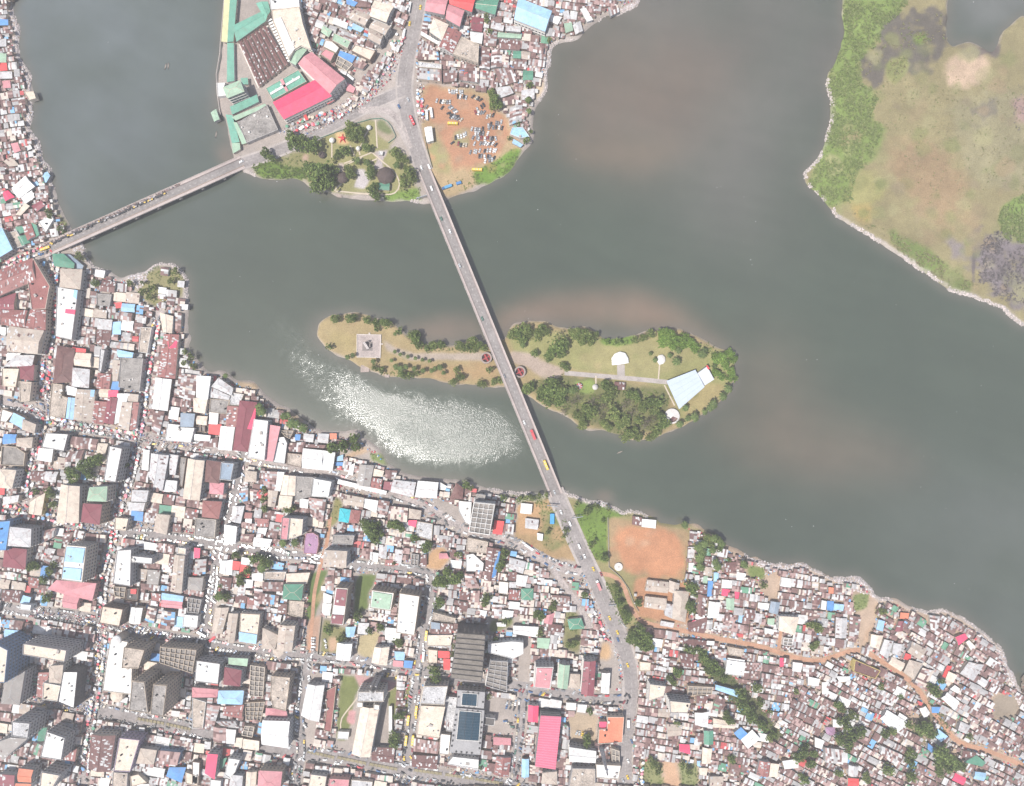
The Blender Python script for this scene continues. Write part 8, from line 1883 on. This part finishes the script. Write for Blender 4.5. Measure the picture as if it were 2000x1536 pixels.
# people, from far above: bodies with a head each
def crowd(name, X, Y, Z, seed, mats):
    r = np.random.default_rng(seed); n = len(X); V = []; F = []; M = []
    R6 = [(0.0, .16), (.85, .24), (1.4, .2), (1.45, .09), (1.6, .12), (1.75, .02)]; k = 6; base = np.array([[rr*math.cos(1.0472*i), rr*.7*math.sin(1.0472*i), z] for z, rr in R6 for i in range(k)]); fc = np.array([(q*k+i, q*k+(i+1) % k, (q+1)*k+(i+1) % k, (q+1)*k+i) for q in range(len(R6)-1) for i in range(k)])
    a = r.random(n)*6.283; c, s = np.cos(a)[:, None], np.sin(a)[:, None]; v = np.stack([X[:, None] + base[:, 0]*c - base[:, 1]*s, Y[:, None] + base[:, 0]*s + base[:, 1]*c, Z[:, None] + base[:, 2]*np.ones((n, 1))], -1).reshape(-1, 3); f = (fc[None] + (np.arange(n)*len(base))[:, None, None]).reshape(-1, 4); mm = r.integers(0, len(mats)-1, n); mi = np.repeat(mm[:, None], len(fc), 1); mi[:, 3*k:] = len(mats)-1; fast(name, v, f, mats, mi.ravel(), 'stuff')
cm = np.zeros((RH, RW), bool)
def alongmask(p, w):
    p = smooth(p); l, q = offs(p, -w), offs(p, w)
    for i in range(len(p)-1):
        m = [l[i], q[i], q[i+1], l[i+1]]; cm.__ior__(fillpoly([tuple(x) for x in m]))
for p in ([(5, 520), (84, 488)], [(112, 490), (102, 588), (90, 702), (90, 813), (62, 911), (50, 980)], [(306, 625), (277, 807), (265, 890), (225, 1023), (199, 1190), (183, 1382), (165, 1508)], [(42, 794), (146, 832), (271, 855), (400, 874)], [(0, 992), (104, 1013), (219, 1033)], [(62, 1196), (187, 1212), (320, 1242)], [(1243, 1400), (1250, 1540)], [(820, 165), (824, 240)], [(0, 1348), (187, 1387)], [(1148, 1180), (1180, 1250)]): alongmask(p, 7)
cm |= fillpoly(pts('B 640,1240 960,1160 1300,960 1640,700 1830,380 1890,420 1740,760 1500,1000 900,1300'))
X, Y = pick(cm & (height > 1.8), 4200, 9); CL = [mat('cloth_white', (.66, .65, .64), .8, .1), mat('cloth_dark', (.05, .05, .06), .8, .1), mat('cloth_red', (.45, .08, .09), .8, .1), mat('cloth_blue', (.1, .17, .35), .8, .1), mat('cloth_tan', (.42, .33, .24), .8, .1), mat('skin_and_hair', (.05, .035, .03), .7, .1)]
crowd('street_crowd', X, Y, np.full(len(X), GZ+.05), 9, CL)
X, Y = pick(cm & (height > 1.8), 2600, 10); scatter('market_goods', X, Y, np.full(len(X), GZ+.05), 1.0, [CL[0], CL[2], CL[3], CL[4], mat('goods_dark', (.05, .05, .055), .8, .2), PATCH[4]], 10, .7, 1.0)
P_, a_, d_, L_, n_ = WBP; q = [P_(rv.uniform(.3, .99), (9.5 + rv.uniform(-1.5, 1.8))*(1 if P_(.5, 5)[1] > P_(.5, -5)[1] else -1), .2) for _ in range(420)]; q = np.array(q) + np.array([o0[0], o0[1], 0]); crowd('bridge_crowd', q[:, 0], q[:, 1], q[:, 2], 11, CL)
# canoes
def canoe(s, x, y, a, label):
    c = W(*zp(s, x, y)); root = empty('canoe', (*c, 0), a); mb = MB(); n = 7
    for i in range(n): t = i/(n-1)*2-1; w = .55*(1-t*t)**.6 + .02; X_ = t*3.2; z = .45 + .3*t*t; mb.v += [(X_, -w, z), (X_, -w*.6, -.1), (X_, w*.6, -.1), (X_, w, z), (X_, w*.8, z-.02), (X_, 0, .08), (X_, -w*.8, z-.02)]
    for i in range(n-1):
        for k in range(7): j = (k+1) % 7; mb.f.append((i*7+k, i*7+j, (i+1)*7+j, (i+1)*7+k)); mb.m.append(0)
    mb.build('hull', mat('canoe_wood', (.33, .28, .24), .8, .3), root)
    for t in (-1, .9): mb = MB(); mb.box((t, 0, .35), (.25, .8, .06), 0, bottom=True); mb.build('thwart', mat('canoe_wood', (.33, .28, .24), .8, .3), root)
    tag(root, label, 'canoe')
canoe('A', 1235, 495, 1.3, 'left canoe of the pair in the top left channel'); canoe('A', 1255, 490, 1.5, 'right canoe of the pair in the top left channel'); canoe('A', 1615, 1005, 1.4, 'lone canoe off the small beach by the market'); canoe('X', 1211, 884, .4, 'lone canoe below the wooded part of the island')
X, Y = pick(~landm & (fbm(90, 140) > .52), 70, 12); scatter('floating_litter', X, Y, np.zeros(len(X)), .35, [CL[0]], 12, .3)
finish_labels()
